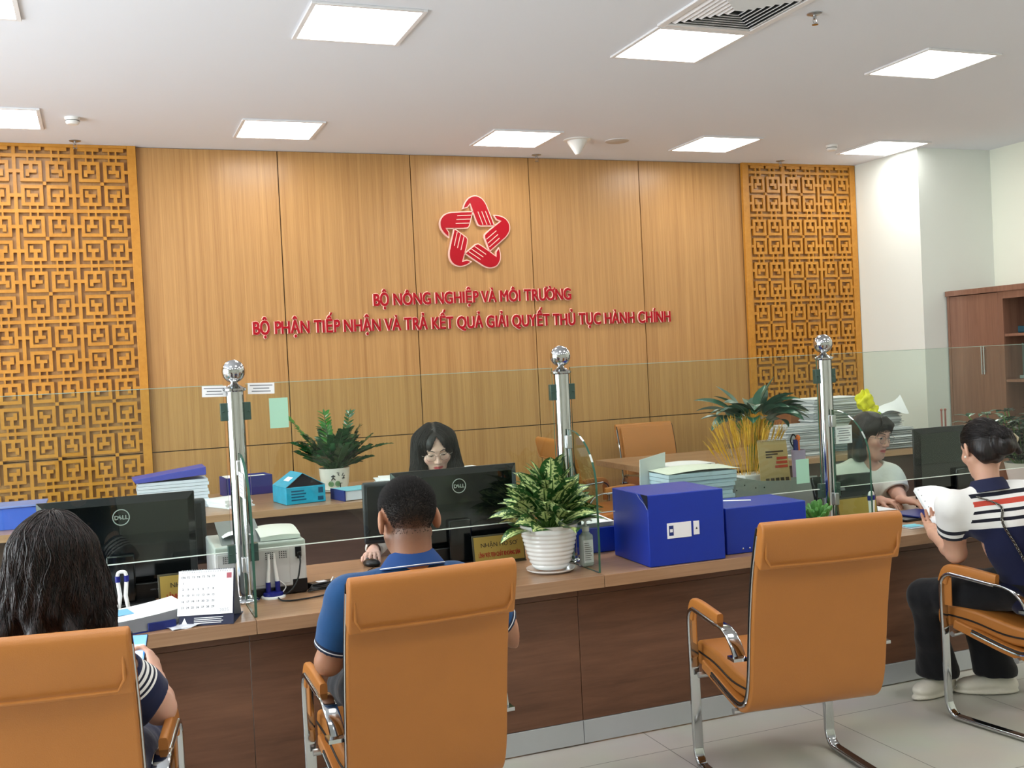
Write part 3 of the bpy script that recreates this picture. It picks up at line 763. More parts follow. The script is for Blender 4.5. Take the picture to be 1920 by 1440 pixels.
# ================================================================= COUNTER TOP THINGS
# printer
M_beige = mat('light_grey_printer_plastic', (196, 196, 194), 0.45, noise=0.02)
pr_ = empty('laser_printer', (0.615, 4.63, CT+0.0), rz=0.0); tag(pr_, 'light grey laser printer with paper in its tray behind the left steel post', 'printer')
MB().box((-0.225, -0.19, 0.035), (0.145, 0.19, 0.225)).build('body', M_beige, pr_, bevel=0.008, seg=3)
MB().box((-0.223, -0.185, 0.002), (0.143, 0.185, 0.036)).build('base', M_black, pr_, bevel=0.004)
MB().box((0.085, -0.1915, 0.010), (0.1455, -0.10, 0.062)).build('dark_corner_cover', M_black, pr_, bevel=0.002)
m_ = MB(); m_.box((-0.215, -0.1925, 0.05), (0.075, -0.1895, 0.195)); m_.build('rear_door', M_beige, pr_, bevel=0.002)
for bx in (-0.19, -0.12, -0.02, 0.035):
    m_ = MB()
    for i in range(4):
        for j in range(4): m_.cbox((bx+i*0.009, -0.1930, 0.158+j*0.008), (0.005, 0.002, 0.0035))
    m_.build('vent_grille', M_black, pr_, smooth=False)
m_ = MB(); m_.box((0.100, -0.1935, 0.155), (0.126, -0.188, 0.196)); m_.build('power_socket', M_black, pr_, bevel=0.001)
MB().box((0.106, -0.208, 0.148), (0.122, -0.190, 0.178)).build('power_plug', M_black, pr_, bevel=0.003)
m_ = MB(); m_.add([(-0.19, -0.15, 0.226), (-0.02, -0.15, 0.226), (-0.02, 0.12, 0.29), (-0.19, 0.12, 0.29), (-0.19, -0.145, 0.222), (-0.02, -0.145, 0.222), (-0.02, 0.125, 0.286), (-0.19, 0.125, 0.286)], [(0, 1, 2, 3), (7, 6, 5, 4), (0, 4, 5, 1), (1, 5, 6, 2), (2, 6, 7, 3), (3, 7, 4, 0)])
m_.build('output_tray', mat('grey_plastic', (120, 122, 124), 0.45), pr_, bevel=0.001)
m_ = MB(); m_.grid(lambda u, v: (-0.035+0.165*u, -0.16+0.30*v, 0.243+0.020*math.sin(PI*v*0.9)*0.9+0.006*math.sin(PI*u)), 8, 10)
m_.grid(lambda u, v: (-0.035+0.165*u, -0.16+0.30*v, 0.2275), 2, 2)
m_.build('top_cover', M_white, pr_)
o = MB(); o.grid(lambda u, v: (-0.035+0.165*u, -0.161, 0.2275+(0.0155+0.006*math.sin(PI*u))*v), 8, 1); o.build('cover_front', M_white, pr_)
o = MB(); o.grid(lambda u, v: (0.435+0.10*u, 4.52+0.21*v, 0.985-0.0+0.012*math.sin(PI*u)), 6, 3); o = o.build('paper_sheet', M_paper)
tag(o, 'white sheet lying in the tray of the printer', 'paper')
# power cord of the printer
M_cord = mat('black_cord', (18, 18, 20), 0.45, noise=0)
cw = lambda px, py, z: at_z(px, py, z)
A0 = Vector((0.615+0.114, 4.63-0.208, CT+0.16))
pth = smooth_path([A0, A0+Vector((0.0, -0.012, -0.03)), A0+Vector((-0.02, -0.03, -0.10)), A0+Vector((-0.06, -0.04, -0.14)), cw(520, 1112, CT+0.006), cw(530, 1126, CT+0.005), cw(575, 1122, CT+0.005), cw(620, 1112, CT+0.006), cw(660, 1095, CT+0.008)], 6)
MB().tube([p-Vector((0.615, 4.63, CT)) for p in pth], 0.0035, 8).build('power_cord', M_cord, pr_)
ad = empty('power_adapter', tuple(cw(603, 1103, CT))); ad.rotation_euler = (0, 0, 0.25); tag(ad, 'black power adapter brick with a tied bundle of cord beside the printer', 'power adapter')
MB().box((-0.055, -0.025, 0.001), (0.055, 0.025, 0.030)).build('brick', M_black, ad, bevel=0.004)
m_ = MB(); m_.box((-0.02, -0.018, 0.0302), (0.02, 0.016, 0.0306)); m_.build('rating_label', M_paper, ad, smooth=False)
for k in range(5):
    pts = [(-0.01+0.001*k+(0.072-0.006*k)*math.cos(a), -0.045+0.004*k+(0.020+0.003*k)*math.sin(a)+0.006*math.sin(3*a+k), 0.008+0.004*k+0.003*math.sin(2*a+k)) for a in [2*PI*i/24 for i in range(24)]]
    MB().tube(pts, 0.003, 6, closed=True).build('cord_loop', M_cord, ad)
MB().tube(smooth_path([(0.05, 0.0, 0.015), (0.09, 0.03, 0.02), (0.12, 0.02, 0.035), (0.15, 0.0, 0.01), (0.20, 0.0, 0.006)], 6), 0.003, 6).build('lead', M_cord, ad)
m_ = MB(); m_.tube([(0.03, -0.03, 0.03), (0.05, -0.01, 0.042), (0.07, 0.01, 0.03)], 0.003, 6); m_.build('wire_tie', M_white, ad)
# pen stands: a pair of white pens in a blue base
M_bluepl = mat('dark_blue_plastic', (28, 34, 120), 0.3, noise=0)
def pens(loc, rz, lb, src=[None], tilt=1):
    if src[0] is None:
        t = empty('desk_pen_stand')
        MB().lathe([(0.05, 0.0), (0.05, 0.006), (0.044, 0.010)], 24).build('base', M_white, t)
        MB().lathe([(0.042, 0.0095), (0.040, 0.020), (0.03, 0.024)], 24).build('base_ring', M_bluepl, t)
        for s in (-1, 1):
            MB().lathe([(0.0105, 0.02), (0.0105, 0.065)], 14, (s*0.02, 0, 0)).build('pen_holder', M_bluepl, t)
            MB().tube([(s*0.02, 0, 0.06), (s*0.013, 0, 0.13), (s*0.011, 0, 0.18)], [0.0085, 0.0065, 0.004], 12).build('pen', M_white, t)
        MB().tube(smooth_path([(0.04, 0, 0.015), (0.055, 0.0, 0.035), (0.04, 0.0, 0.055), (0.02, 0, 0.07)], 4), 0.0025, 6).build('pen_lanyard', M_white, t)
        src[0] = t
    else: t = copy_tree(src[0])
    t.location = loc; t.rotation_euler = (0, 0, rz); tag(t, lb, 'pen stand', 'desk pen stands'); return t
p = cw(513, 1120, CT); pens((p.x, p.y, CT), 0.2, 'blue and white pen stand with two upright pens beside the printer and glass wing')
# open scissors-shaped pen pair behind the papers
def pen_pair(loc, rz, lb):
    t = empty('standing_pens', loc, rz); tag(t, lb, 'pens')
    MB().lathe([(0.035, 0.001), (0.035, 0.01), (0.028, 0.014)], 20).build('base', M_white, t)
    for s in (-1, 1):
        MB().tube([(s*0.022, 0, 0.012), (s*0.010, 0, 0.09), (s*0.016, 0, 0.15)], [0.007, 0.008, 0.0075], 12).build('pen', M_white, t)
        MB().tube([(s*0.016, 0, 0.145), (s*0.016, 0, 0.168)], 0.0095, 12).build('pen_cap', M_bluepl, t)
    MB().tube(smooth_path([(-0.016, 0, 0.168), (-0.01, 0, 0.182), (0.01, 0, 0.182), (0.016, 0, 0.168)], 4), 0.007, 8).build('top_loop', M_white, t)
pen_pair((0.035, 4.36, CT), 0.0, 'pair of white pens with blue caps standing below the left monitor')
pen_pair((3.50, 4.22, CT+0.012), 0.3, 'white hooked pen pair standing in front of the right gold name plate')
# gold name plates
M_gold = mat('gold_plate', (172, 146, 72), 0.4, 0.35, noise=0.08, nscale=6)
def plate(loc, rz, w, l1, l2, lb, h=0.135):
    t = empty('name_plate', loc, rz); tag(t, lb, 'name plate', 'gold name plates')
    m_ = MB(); m_.T = TR((0, 0, 0), (-0.14, 0, 0)); m_.box((-w/2, -0.003, 0.006), (w/2, 0.003, h)); m_.build('acrylic_holder', mat('smoky_acrylic', (70, 66, 50), 0.15), t, bevel=0.001)
    m_ = MB(); m_.T = TR((0, 0, 0), (-0.14, 0, 0)); m_.box((-w/2+0.008, -0.005, 0.012), (w/2-0.006, -0.0031, h-0.008)); m_.build('gold_face', M_gold, t)
    m_ = MB(); T = TR((0, 0, 0), (-0.14, 0, 0)); m_.text(l1.replace('Ơ', 'O'), 0.027, T @ TR((0, -0.0055, h*0.66), (PI/2, 0, 0)), 0.0004, xs=1.05)
    if 'Ơ' in l1: m_.T = T; m_.tube([(0.0885, -0.0058, h*0.66+0.006), (0.0925, -0.0058, h*0.66+0.009), (0.0930, -0.0058, h*0.66+0.0125)], 0.0012, 5); m_.T = Matrix.Identity(4); m_.build('upper_text', M_ink, t, smooth=False)
    m_ = MB(); n = len(l2); m_.text(l2, 0.028, T @ TR((0, -0.0055, h*0.33), (PI/2, 0, 0)), 0.0004, xs=(w-0.03)/(n*0.028*0.66))
    for dx in (-0.0005, 0.0005): m_.text(l2, 0.028, T @ TR((dx, -0.0055, h*0.33), (PI/2, 0, 0)), 0.0004, xs=(w-0.03)/(n*0.028*0.66))
    m_.build('lower_text', M_redink, t, smooth=False)
    MB().box((-w/2, -0.01, 0.0), (w/2, 0.05, 0.006)).build('foot', mat('smoky_acrylic', (70, 66, 50), 0.15), t)
plate((0.305, 4.47, CT), 0.0, 0.27, 'NHẬN HỒ SƠ', 'LĨNH VỰC ĐỊA CHẤT', 'gold name plate half hidden by the white desk calendar')
plate((1.665, 4.56, CT), 0.0, 0.255, 'NHẬN HỒ SƠ', 'LĨNH VỰC ĐỊA CHẤT KHOÁNG SẢN', 'gold name plate reading NHẬN HỒ SƠ left of the ribbed white pot')
plate((3.525, 4.345, CT), 0.0, 0.245, 'TRẢ KẾT QUẢ', 'THỦ TỤC HÀNH CHÍNH', 'gold name plate in front of the right steel post', 0.16)
# white desk calendar
M_navy = mat('navy_print', (28, 34, 62), 0.5, noise=0.03)
M_greycard = mat('grey_card', (150, 152, 156), 0.6, noise=0.02)
p1, p2 = at_z(350, 1158, CT), at_z(425, 1168, CT)
cal = empty('desk_calendar', (0.338, 4.14, CT), -0.30); tag(cal, 'white tent desk calendar with navy base at the worktop edge', 'calendar')
w = 0.20
m_ = MB(); T = TR((0, 0, 0), (0, 0, 0))
m_.prism([(-0.075, 0.001), (-0.078, 0.001), (-0.002, 0.195), (0.0, 0.195)], -w/2, w/2, 'x'); m_.build('front_board', M_navy, cal, smooth=False)
m_ = MB(); m_.prism([(0.080, 0.001), (0.083, 0.001), (0.003, 0.195), (0.0, 0.195)], -w/2, w/2, 'x'); m_.build('rear_board', M_greycard, cal, smooth=False)
m_ = MB(); m_.box((-w/2, -0.076, 0.0005), (w/2, 0.115, 0.003)); m_.build('bottom_board', M_navy, cal, smooth=False)
sl = math.atan2(0.076, 0.194)
TF = Matrix.Translation((0, -0.0785, 0)) @ Matrix.Rotation(-sl, 4, 'X')
m_ = MB(); m_.T = TF; m_.box((-w/2-0.006, -0.0045, 0.040), (w/2-0.004, -0.001, 0.207)); m_.build('page', M_paper, cal, smooth=False)
m_ = MB(); m_.T = TF
nums = iter(range(1, 36))
for r_ in range(6):
    for c_ in range(7):
        if r_ == 1 and c_ > 0: continue
        s_ = ['CN', 'T2', 'T3', 'T4', 'T5', 'T6', 'T7'][c_] if r_ == 0 else str(next(nums))
        m_.text(s_, 0.0108, TR((-0.088+c_*0.0185, -0.005, 0.182-r_*0.0225), (PI/2, 0, 0)), 0.0002)
m_.build('dates', mat('dark_grey_print', (84, 86, 92), 0.7, noise=0), cal, smooth=False)
m_ = MB(); m_.T = TF; m_.box((0.072, -0.0052, 0.172), (0.090, -0.0046, 0.192)); m_.build('red_stamp', mat('faded_red_stamp', (172, 90, 100), 0.6), cal, smooth=False)
m_ = MB(); m_.T = TF; m_.text('2025', 0.018, TR((0.065, -0.0050, 0.055), (PI/2, 0, 0)), 0.0002); m_.build('year', mat('pale_grey_print', (190, 192, 196), 0.6, noise=0), cal, smooth=False)
m_ = MB(); m_.T = TF
for r_ in range(4): m_.box((-0.045, -0.0008, 0.009+r_*0.0065), (0.055+0.006*(r_ % 2), -0.0002, 0.0115+r_*0.0065))
m_.prism([(-0.090, 0.010), (-0.070, 0.010), (-0.080, 0.032)], -0.0008, -0.0002, 'y')
m_.build('base_print', M_paper, cal, smooth=False)
m_ = MB(); m_.T = TF
for k in range(22):
    x = -w/2+0.008+k*(w-0.016)/21; m_.tube([(x+0.0*math.cos(a), -0.002+0.006*math.cos(a), 0.204+0.006*math.sin(a)) for a in [2*PI*i/10 for i in range(10)]], 0.0009, 5, closed=True)
m_.build('wire_binding', M_steel, cal)
# papers with blue file by the left visitor
def paper_pile(name, lb, cat, c, rz, w, d, h, n=None, jit=0.006, mats=None, group=None, tilt=0):
    t = MB(); rnd = random.Random(int((c[0]*13+c[1]*7+h*101)*1000)); n = n or max(2, int(h/0.006)); t.T = Matrix.Translation(c) @ rotz(rz)
    ox = 0
    for k in range(n):
        z0 = h*k/n; z1 = h*(k+1)/n-0.0006
        dx, dy, a = rnd.uniform(-jit, jit), rnd.uniform(-jit, jit), rnd.uniform(-0.02, 0.02)*(jit/0.006)
        ca, sa = math.cos(a), math.sin(a)
        q = [(-w/2, -d/2), (w/2, -d/2), (w/2, d/2), (-w/2, d/2)]
        q = [(x*ca-y*sa+dx, x*sa+y*ca+dy) for x, y in q]
        t.cur = rnd.choice([0, 0, 0, 1]) if mats and len(mats) > 1 else 0
        t.prism(q, z0, z1)
    o = t.build(name, mats or [M_paper], smooth=False); tag(o, lb, cat, group); return o
M_paper2 = mat('bluish_paper', (206, 214, 226), 0.7, noise=0.02)
M_paper3 = mat('grey_paper_edges', (178, 182, 186), 0.8, noise=0.12, nscale=60)
fl = empty('document_file', (0.09, 4.19, CT), 0.22); tag(fl, 'thick open file of white papers with a blue spine beside the long haired visitor', 'file')
m_ = MB()
for k in range(14):
    f_ = k/13.0
    m_.grid(lambda u, v: (-0.14+0.29*u+0.006*f_, -0.10+0.23*v+0.004*f_, 0.004+0.0035*k+(0.02*u*u*f_)), 5, 2)
m_.build('sheets', M_paper, fl)
m_ = MB(); m_.box((0.0, -0.112, 0.002), (0.10, -0.100, 0.030)); m_.box((-0.14, -0.112, 0.0005), (0.15, 0.12, 0.002)); m_.build('blue_spine', mat('navy_card', (24, 40, 110), 0.4), fl, bevel=0.002)
m_ = MB(); m_.grid(lambda u, v: (-0.12+0.10*u, 0.0+0.11*v, 0.0522+0.001*u), 2, 2); m_.build('pale_blue_form', mat('pale_blue_paper', (120, 180, 226), 0.6), fl)
m_ = MB(); m_.grid(lambda u, v: (0.0+0.002*u+0.11*v, -0.05+0.14*v, 0.062+0.006*v), 1, 4); m_.build('printed_rule', M_inkgrey, fl)
bag = empty('plastic_document_sleeve', (0.285, 4.115, CT), 0.30); tag(bag, 'crinkled clear plastic sleeve with papers at the worktop edge', 'plastic sleeve')
rr = random.Random(3)
m_ = MB(); m_.grid(lambda u, v: (-0.11+0.22*u, -0.045+0.13*v, 0.004+0.010*math.sin(PI*u)*math.sin(PI*v)+0.003*math.sin(17*u+5*v)+0.002*math.sin(11*v-9*u)), 16, 12); m_.build('sleeve', mat('crinkled_plastic', (214, 216, 222), 0.18, noise=0.05, spec=0.8), bag)
m_ = MB(); m_.box((-0.10, -0.035, 0.0005), (0.09, 0.08, 0.004)); m_.build('sheets', M_paper, bag)
# ribbed pot with variegated plant
pot = empty('potted_variegated_plant', (1.79, 4.26, CT)); tag(pot, 'green and cream leafy plant in a ribbed white pot on the counter', 'potted plant')
prof = [(0.070, 0.016)]
for k in range(9):
    z = 0.022+k*0.0185; r_ = 0.080+0.044*((k/8.0)**0.7); prof += [(r_-0.0035, z), (r_+0.001, z+0.004), (r_+0.0025, z+0.009), (r_+0.001, z+0.014)]
prof += [(0.121, 0.192), (0.127, 0.198), (0.127, 0.208), (0.120, 0.209), (0.116, 0.19), (0.114, 0.182)]
MB().lathe(prof, 48, cap=False).build('pot', mat('white_glazed_pot', (236, 236, 234), 0.18, noise=0.01, coat=0.5), pot, ang=60)
MB().lathe([(0.0, 0.0), (0.088, 0.0), (0.106, 0.010), (0.108, 0.016), (0.098, 0.014), (0.08, 0.008), (0, 0.008)], 40, cap=False).build('saucer', mat('white_glazed_pot', (236, 236, 234), 0.18), pot)
M_soil = mat('dark_potting_soil', (46, 34, 28), 0.95, noise=0.4, nscale=120, bump=1.0, bscale=150)
MB().lathe([(0.115, 0.180), (0.08, 0.187), (0.0, 0.190)], 32, cap=False).build('soil', M_soil, pot)
def leaf(mb, base, dirv, length, width, droop, fold=0.15, n=10, m=6, tip=1.6, twist=0.0, wid=None):
    """curved blade: starts at base going dirv, bending down by droop (radians)"""
    d = Vector(dirv).normalized(); side = d.cross(Vector((0, 0, 1)))
    side = side.normalized() if side.length > 1e-3 else Vector((1, 0, 0))
    side = Matrix.Rotation(twist, 3, d) @ side
    p = Vector(base); rows_ = []; st = length/n; axis = side
    cur = d.copy()
    for i in range(n+1):
        t = i/n; rows_.append((p.copy(), cur.copy(), t))
        cur = (Matrix.Rotation(-droop/n, 3, side) @ cur).normalized(); p = p+cur*st
    vs_, fs_, uvs = [], [], []
    for p, c, t in rows_:
        wv = width*(math.sin(PI*min(1, t**0.75*0.98+0.02))**0.9) if wid is None else width*wid(t)
        up = side.cross(c).normalized()
        for j in range(m+1):
            s_ = j/m*2-1; vs_.append(p+side*(s_*wv/2)+up*(abs(s_)*fold*wv))
    for i in range(n):
        for j in range(m):
            a = i*(m+1)+j; fs_.append((a, a+1, a+m+2, a+m+1)); uvs.append(((j/m, i/n), ((j+1)/m, i/n), ((j+1)/m, (i+1)/n), (j/m, (i+1)/n)))
    mb.add(vs_, fs_, uvs)
def leaf_mat(name, green, pale=None, vein=None, rough=0.35, var=1.0):
    m, nt, b = base_mat(name)
    tc = nt.nodes.new('ShaderNodeTexCoord'); sp = nt.nodes.new('ShaderNodeSeparateXYZ'); nt.links.new(tc.outputs['UV'], sp.inputs[0])
    a = nt.nodes.new('ShaderNodeMath'); a.operation = 'SUBTRACT'; a.inputs[1].default_value = 0.5; nt.links.new(sp.outputs[0], a.inputs[0])
    ab = nt.nodes.new('ShaderNodeMath'); ab.operation = 'ABSOLUTE'; nt.links.new(a.outputs[0], ab.inputs[0])
    n = nt.nodes.new('ShaderNodeTexNoise'); n.inputs['Scale'].default_value = 75; n.inputs['Detail'].default_value = 4; nt.links.new(tc.outputs['Object'], n.inputs[0])
    n2 = nt.nodes.new('ShaderNodeTexNoise'); n2.inputs['Scale'].default_value = 14; nt.links.new(tc.outputs['Object'], n2.inputs[0])
    if pale:
        k = nt.nodes.new('ShaderNodeMath'); k.operation = 'MULTIPLY_ADD'; k.inputs[1].default_value = 1.5; nt.links.new(ab.outputs[0], k.inputs[0])
        s = nt.nodes.new('ShaderNodeMath'); s.operation = 'MULTIPLY_ADD'; s.inputs[1].default_value = -1.9; s.inputs[2].default_value = 1.05; nt.links.new(n.outputs[0], s.inputs[0])
        nt.links.new(s.outputs[0], k.inputs[2])
        cr = nt.nodes.new('ShaderNodeValToRGB'); e = cr.color_ramp.elements
        e[0].position = 0.30; e[0].color = (*lin(pale), 1); e[1].position = 0.50; e[1].color = (*lin(green), 1)
        nt.links.new(k.outputs[0], cr.inputs[0])
        # midrib stays green
        lt = nt.nodes.new('ShaderNodeMath'); lt.operation = 'LESS_THAN'; lt.inputs[1].default_value = 0.035; nt.links.new(ab.outputs[0], lt.inputs[0])
        mx = nt.nodes.new('ShaderNodeMix'); mx.data_type = 'RGBA'; mx.inputs[7].default_value = (*lin(vein or green), 1)
        nt.links.new(lt.outputs[0], mx.inputs[0]); nt.links.new(cr.outputs[0], mx.inputs[6]); nt.links.new(mx.outputs[2], b.inputs['Base Color'])
    else:
        mx = nt.nodes.new('ShaderNodeMix'); mx.data_type = 'RGBA'; g = lin(green)
        mx.inputs[6].default_value = (*[v*0.6 for v in g], 1); mx.inputs[7].default_value = (*[min(1, v*1.5) for v in g], 1)
        nt.links.new(n2.outputs[0], mx.inputs[0])
        lt = nt.nodes.new('ShaderNodeMath'); lt.operation = 'LESS_THAN'; lt.inputs[1].default_value = 0.04; nt.links.new(ab.outputs[0], lt.inputs[0])
        m2_ = nt.nodes.new('ShaderNodeMix'); m2_.data_type = 'RGBA'; m2_.inputs[7].default_value = (*lin(vein or green), 1)
        nt.links.new(lt.outputs[0], m2_.inputs[0]); nt.links.new(mx.outputs[2], m2_.inputs[6]); nt.links.new(m2_.outputs[2], b.inputs['Base Color'])
    b.inputs['Roughness'].default_value = rough; b.inputs['Specular IOR Level'].default_value = 0.5
    b.inputs['Subsurface Weight'].default_value = 0.05; b.inputs['Subsurface Scale'].default_value = 0.01
    return m
ML_var = leaf_mat('variegated_leaf', (38, 82, 36), (214, 228, 156), (70, 110, 50), 0.32)
ML_stem = mat('green_stem', (92, 130, 60), 0.5)
mb = MB(); stm = MB(); rr = random.Random(11)
for k in range(84):
    ring = k/62.0; az = k*2.399+rr.uniform(-.2, .2)
    el = 1.5-0.80*ring**0.9+rr.uniform(-.1, .1)
    r0 = 0.025+0.07*ring; h0 = 0.20+0.13*(1-ring)*rr.uniform(0.6, 1.15)+0.03
    out = Vector((math.cos(az), math.sin(az), 0)); d = out*math.cos(el)+Vector((0, 0, math.sin(el)))
    bs = Vector((out.x*r0, out.y*r0, h0))
    stm.tube([(out.x*0.01, out.y*0.01, 0.18), tuple(bs*0.6+Vector((0, 0, 0.18*0.4))), tuple(bs)], 0.0028, 5)
    leaf(mb, bs, d, rr.uniform(0.135, 0.175), rr.uniform(0.085, 0.105), rr.uniform(0.45, 1.1), fold=0.10, twist=rr.uniform(-1.0, 1.0))
mb.build('foliage', ML_var, pot, ang=180); stm.build('stems', ML_stem, pot)
# hand sanitiser
sn = empty('sanitiser_bottle', tuple(cw(1101, 1062, CT))); sn.location.z = CT; tag(sn, 'clear pump bottle of hand sanitiser behind the middle glass wing', 'bottle')
M_clearp = mat('milky_clear_plastic', (196, 208, 204), 0.15, noise=0.03, spec=0.6, alpha=0.75)
MB().box((-0.030, -0.019, 0.001), (0.030, 0.019, 0.145)).build('body', M_clearp, sn, bevel=0.012, seg=4)
MB().lathe([(0.024, 0.143), (0.015, 0.155), (0.014, 0.170)], 20).build('shoulder', M_clearp, sn)
MB().lathe([(0.016, 0.158), (0.016, 0.178), (0.008, 0.181), (0.005, 0.200), (0.012, 0.202), (0.012, 0.212), (0, 0.213)], 20).build('pump', M_white, sn)
MB().tube([(0, 0, 0.207), (0.022, -0.004, 0.207), (0.03, -0.005, 0.201)], 0.0045, 8).build('spout', M_white, sn)
m_ = MB(); m_.box((-0.022, -0.0197, 0.02), (0.024, -0.0193, 0.120)); m_.build('label', M_paper, sn, smooth=False)
m_ = MB()
for k in range(9): m_.box((-0.018, -0.0202, 0.032+k*0.009), (-0.018+rr.uniform(0.02, 0.038), -0.0198, 0.035+k*0.009))
m_.build('label_print', M_inkgrey, sn, smooth=False)

# blue archive boxes
def archive_box(loc, rz, w, d, h, lb, label_side=True):
    t = empty('archive_box', loc, rz); tag(t, lb, 'box', 'blue archive boxes on the counter')
    MB().box((-w/2, -d/2, 0.001), (w/2, d/2, h)).build('shell', M_blue, t, bevel=0.004)
    return t
bx = archive_box((2.366, 4.235, CT), -0.03, 0.375, 0.36, 0.315, 'larger blue archive box with a white label holder on the counter')
m_ = MB(); m_.box((-0.098, -0.1825, 0.118), (0.020, -0.1802, 0.185)); m_.build('label_card', M_paper, bx, smooth=False)
m_ = MB(); m_.box((0.032, -0.1825, 0.124), (0.060, -0.1802, 0.184)); m_.build('direction_card', M_paper, bx, smooth=False)
m_ = MB(); m_.prism([(0.041, 0.148), (0.051, 0.148), (0.046, 0.158)], -0.1834, -0.1827, 'y'); m_.build('arrow_mark', M_ink, bx, smooth=False)
m_ = MB()
m_.box((-0.090, -0.1832, 0.130), (-0.068, -0.1827, 0.174)); m_.build('crest_mark', mat('navy_ink', (30, 52, 120), 0.5, noise=0), bx, smooth=False)
m_ = MB(); m_.box((-0.086, -0.1838, 0.145), (-0.072, -0.1833, 0.159)); m_.build('crest_centre', M_paper, bx, smooth=False)
# cut corner flap at the left front top edge
m_ = MB(); m_.prism([(-0.115, 0.3145), (-0.181, 0.255), (-0.181, 0.3145)], -0.1887, -0.1868, 'x')
m_.v = [(x-0.0, y, z) for x, y, z in m_.v]; m_.build('torn_corner', mat('dark_blue_gap', (8, 12, 34), 0.8, noise=0), bx, smooth=False)
m_ = MB(); m_.tube([(-0.190, -0.085, 0.312), (-0.194, -0.12, 0.295), (-0.192, -0.16, 0.275), (-0.190, -0.181, 0.252)], 0.0018, 6); m_.build('torn_edge', mat('grey_blue_card', (110, 120, 170), 0.6), bx)
b2 = archive_box((2.815, 4.255, CT), -0.04, 0.425, 0.30, 0.212, 'smaller blue archive box with rivets beside the larger one')
m_ = MB(); m_.T = TR((-0.05, 0.06, 0.2125), (0, 0, -0.5)); m_.box((-0.085, -0.016, 0), (0.085, 0.016, 0.0006)); m_.build('paper_strip', M_paper, b2, smooth=False)
for x in (-0.13, -0.095):
    MB().sphere((x, -0.151, 0.022), (0.005, 0.003, 0.005), 10, 6).build('rivet', M_chrome, b2)
b3 = archive_box((2.14, 4.62, CT), 0.0, 0.22, 0.20, 0.12, 'small blue file box full of papers, left of the larger blue box')
m_ = MB()
for k in range(6): m_.grid(lambda u, v: (-0.105+0.21*u, -0.09+0.18*v, 0.1215+0.004*k+0.012*v), 2, 2)
m_.build('papers', M_paper, b3)
# signs and cards stuck on glass
def card(name, lb, cat, a, b_, y, material, lines=0, mat2=None, tilt=0):
    p, q = at_y(*a, y), at_y(*b_, y)
    x0, x1 = sorted((p.x, q.x)); z0, z1 = sorted((p.z, q.z)); t = empty(name, ((x0+x1)/2, y, (z0+z1)/2)); w_, h_ = (x1-x0)/2, (z1-z0)/2
    t.rotation_euler = (0, tilt, 0)
    MB().box((-w_, -0.0006, -h_), (w_, 0.0006, h_)).build('card', material, t, smooth=False)
    if lines:
        for k in range(lines):
            m_ = MB(); f_ = 0.85-0.35*((k*37) % 10)/10.0; m_.box((-w_*f_, -0.0012, h_*(0.8-1.6*(k+0.62)/lines)), (w_*f_, -0.0008, h_*(0.8-1.6*(k+0.30)/lines))); m_.build('print_line', mat2 or M_inkgrey, t, smooth=False)
    tag(t, lb, cat); return t
card('paper_label', 'white printed label on the glass left of the left steel post', 'label', (378, 725), (425, 743), 4.3945, M_paper, 3, tilt=0.03)
card('paper_label', 'white printed label on the glass right of the left steel post', 'label', (464, 719), (515, 737), 4.3945, M_paper, 3, tilt=0.03)
M_mint = mat('mint_card', (168, 214, 190), 0.5, noise=0.02)
card('mint_card', 'pale mint card stuck on the glass right of the left steel post', 'card', (504, 747), (542, 801), 4.3945, M_mint)
card('mint_card', 'pale mint card stuck on the glass left of the right steel post', 'card', (1492, 862), (1518, 905), 4.3945, M_mint)
def wing_card(x, y0, y1, z0, z1, lb, lines=5):
    t = empty('notice_card', (x, (y0+y1)/2, (z0+z1)/2)); d, h_ = (y1-y0)/2, (z1-z0)/2
    MB().box((-0.0006, -d, -h_), (0.0006, d, h_)).build('card', M_paper, t, smooth=False)
    for k in range(lines):
        m_ = MB(); f_ = 0.8-0.3*((k*37) % 10)/10.0; m_.box((0.0, -d*f_, h_*(0.8-1.6*(k+0.58)/lines)), (-0.0012, d*0.8, h_*(0.8-1.6*(k+0.42)/lines))); m_.build('print_line', M_inkgrey, t, smooth=False)
    tag(t, lb, 'card')
wing_card(0.493, 4.20, 4.345, 1.175, 1.272, 'white notice card on the left glass wing')
card('notice_card', 'white printed notice on the glass right of the right steel post', 'card', (1566, 799), (1598, 830), 4.3945, M_paper, 6)
# ================================================================= THINGS ON THE REAR TABLES
def on_t(px, py, z=TZ): return at_z(px, py, z)
# blue binder with papers standing over the left monitor
q = empty('document_binder', (0.40, 7.40, TZ)); tag(q, 'thick stack of papers in a blue cover showing over the left monitor', 'binder')
m_ = MB(); m_.prism([(-0.225, 0.19), (0.215, 0.215), (0.215, 0.268), (-0.245, 0.215)], -0.14, 0.14, 'y'); m_.build('blue_cover', mat('violet_blue_card', (70, 76, 170), 0.45), q, bevel=0.003)
m_ = MB()
for k in range(9): m_.box((-0.22+0.004*(k % 3), -0.13-0.003*(k % 2), 0.001+k*0.021), (0.22+0.005*((k*2) % 3), 0.13, 0.001+k*0.021+0.019))
m_.build('papers', M_paper2, q, smooth=False)
paper_pile('paper_stack', 'small stack of white papers right of the left monitor on the rear table', 'papers', (0.745, 7.18, TZ+0.001), 0.4, 0.19, 0.26, 0.055, 6, 0.01)
q = empty('document_box', (0.94, 7.86, TZ), 0.12); tag(q, 'open dark blue box of papers on the rear table behind the left steel post', 'box')
m_ = MB(); w, d, h = 0.33, 0.22, 0.135
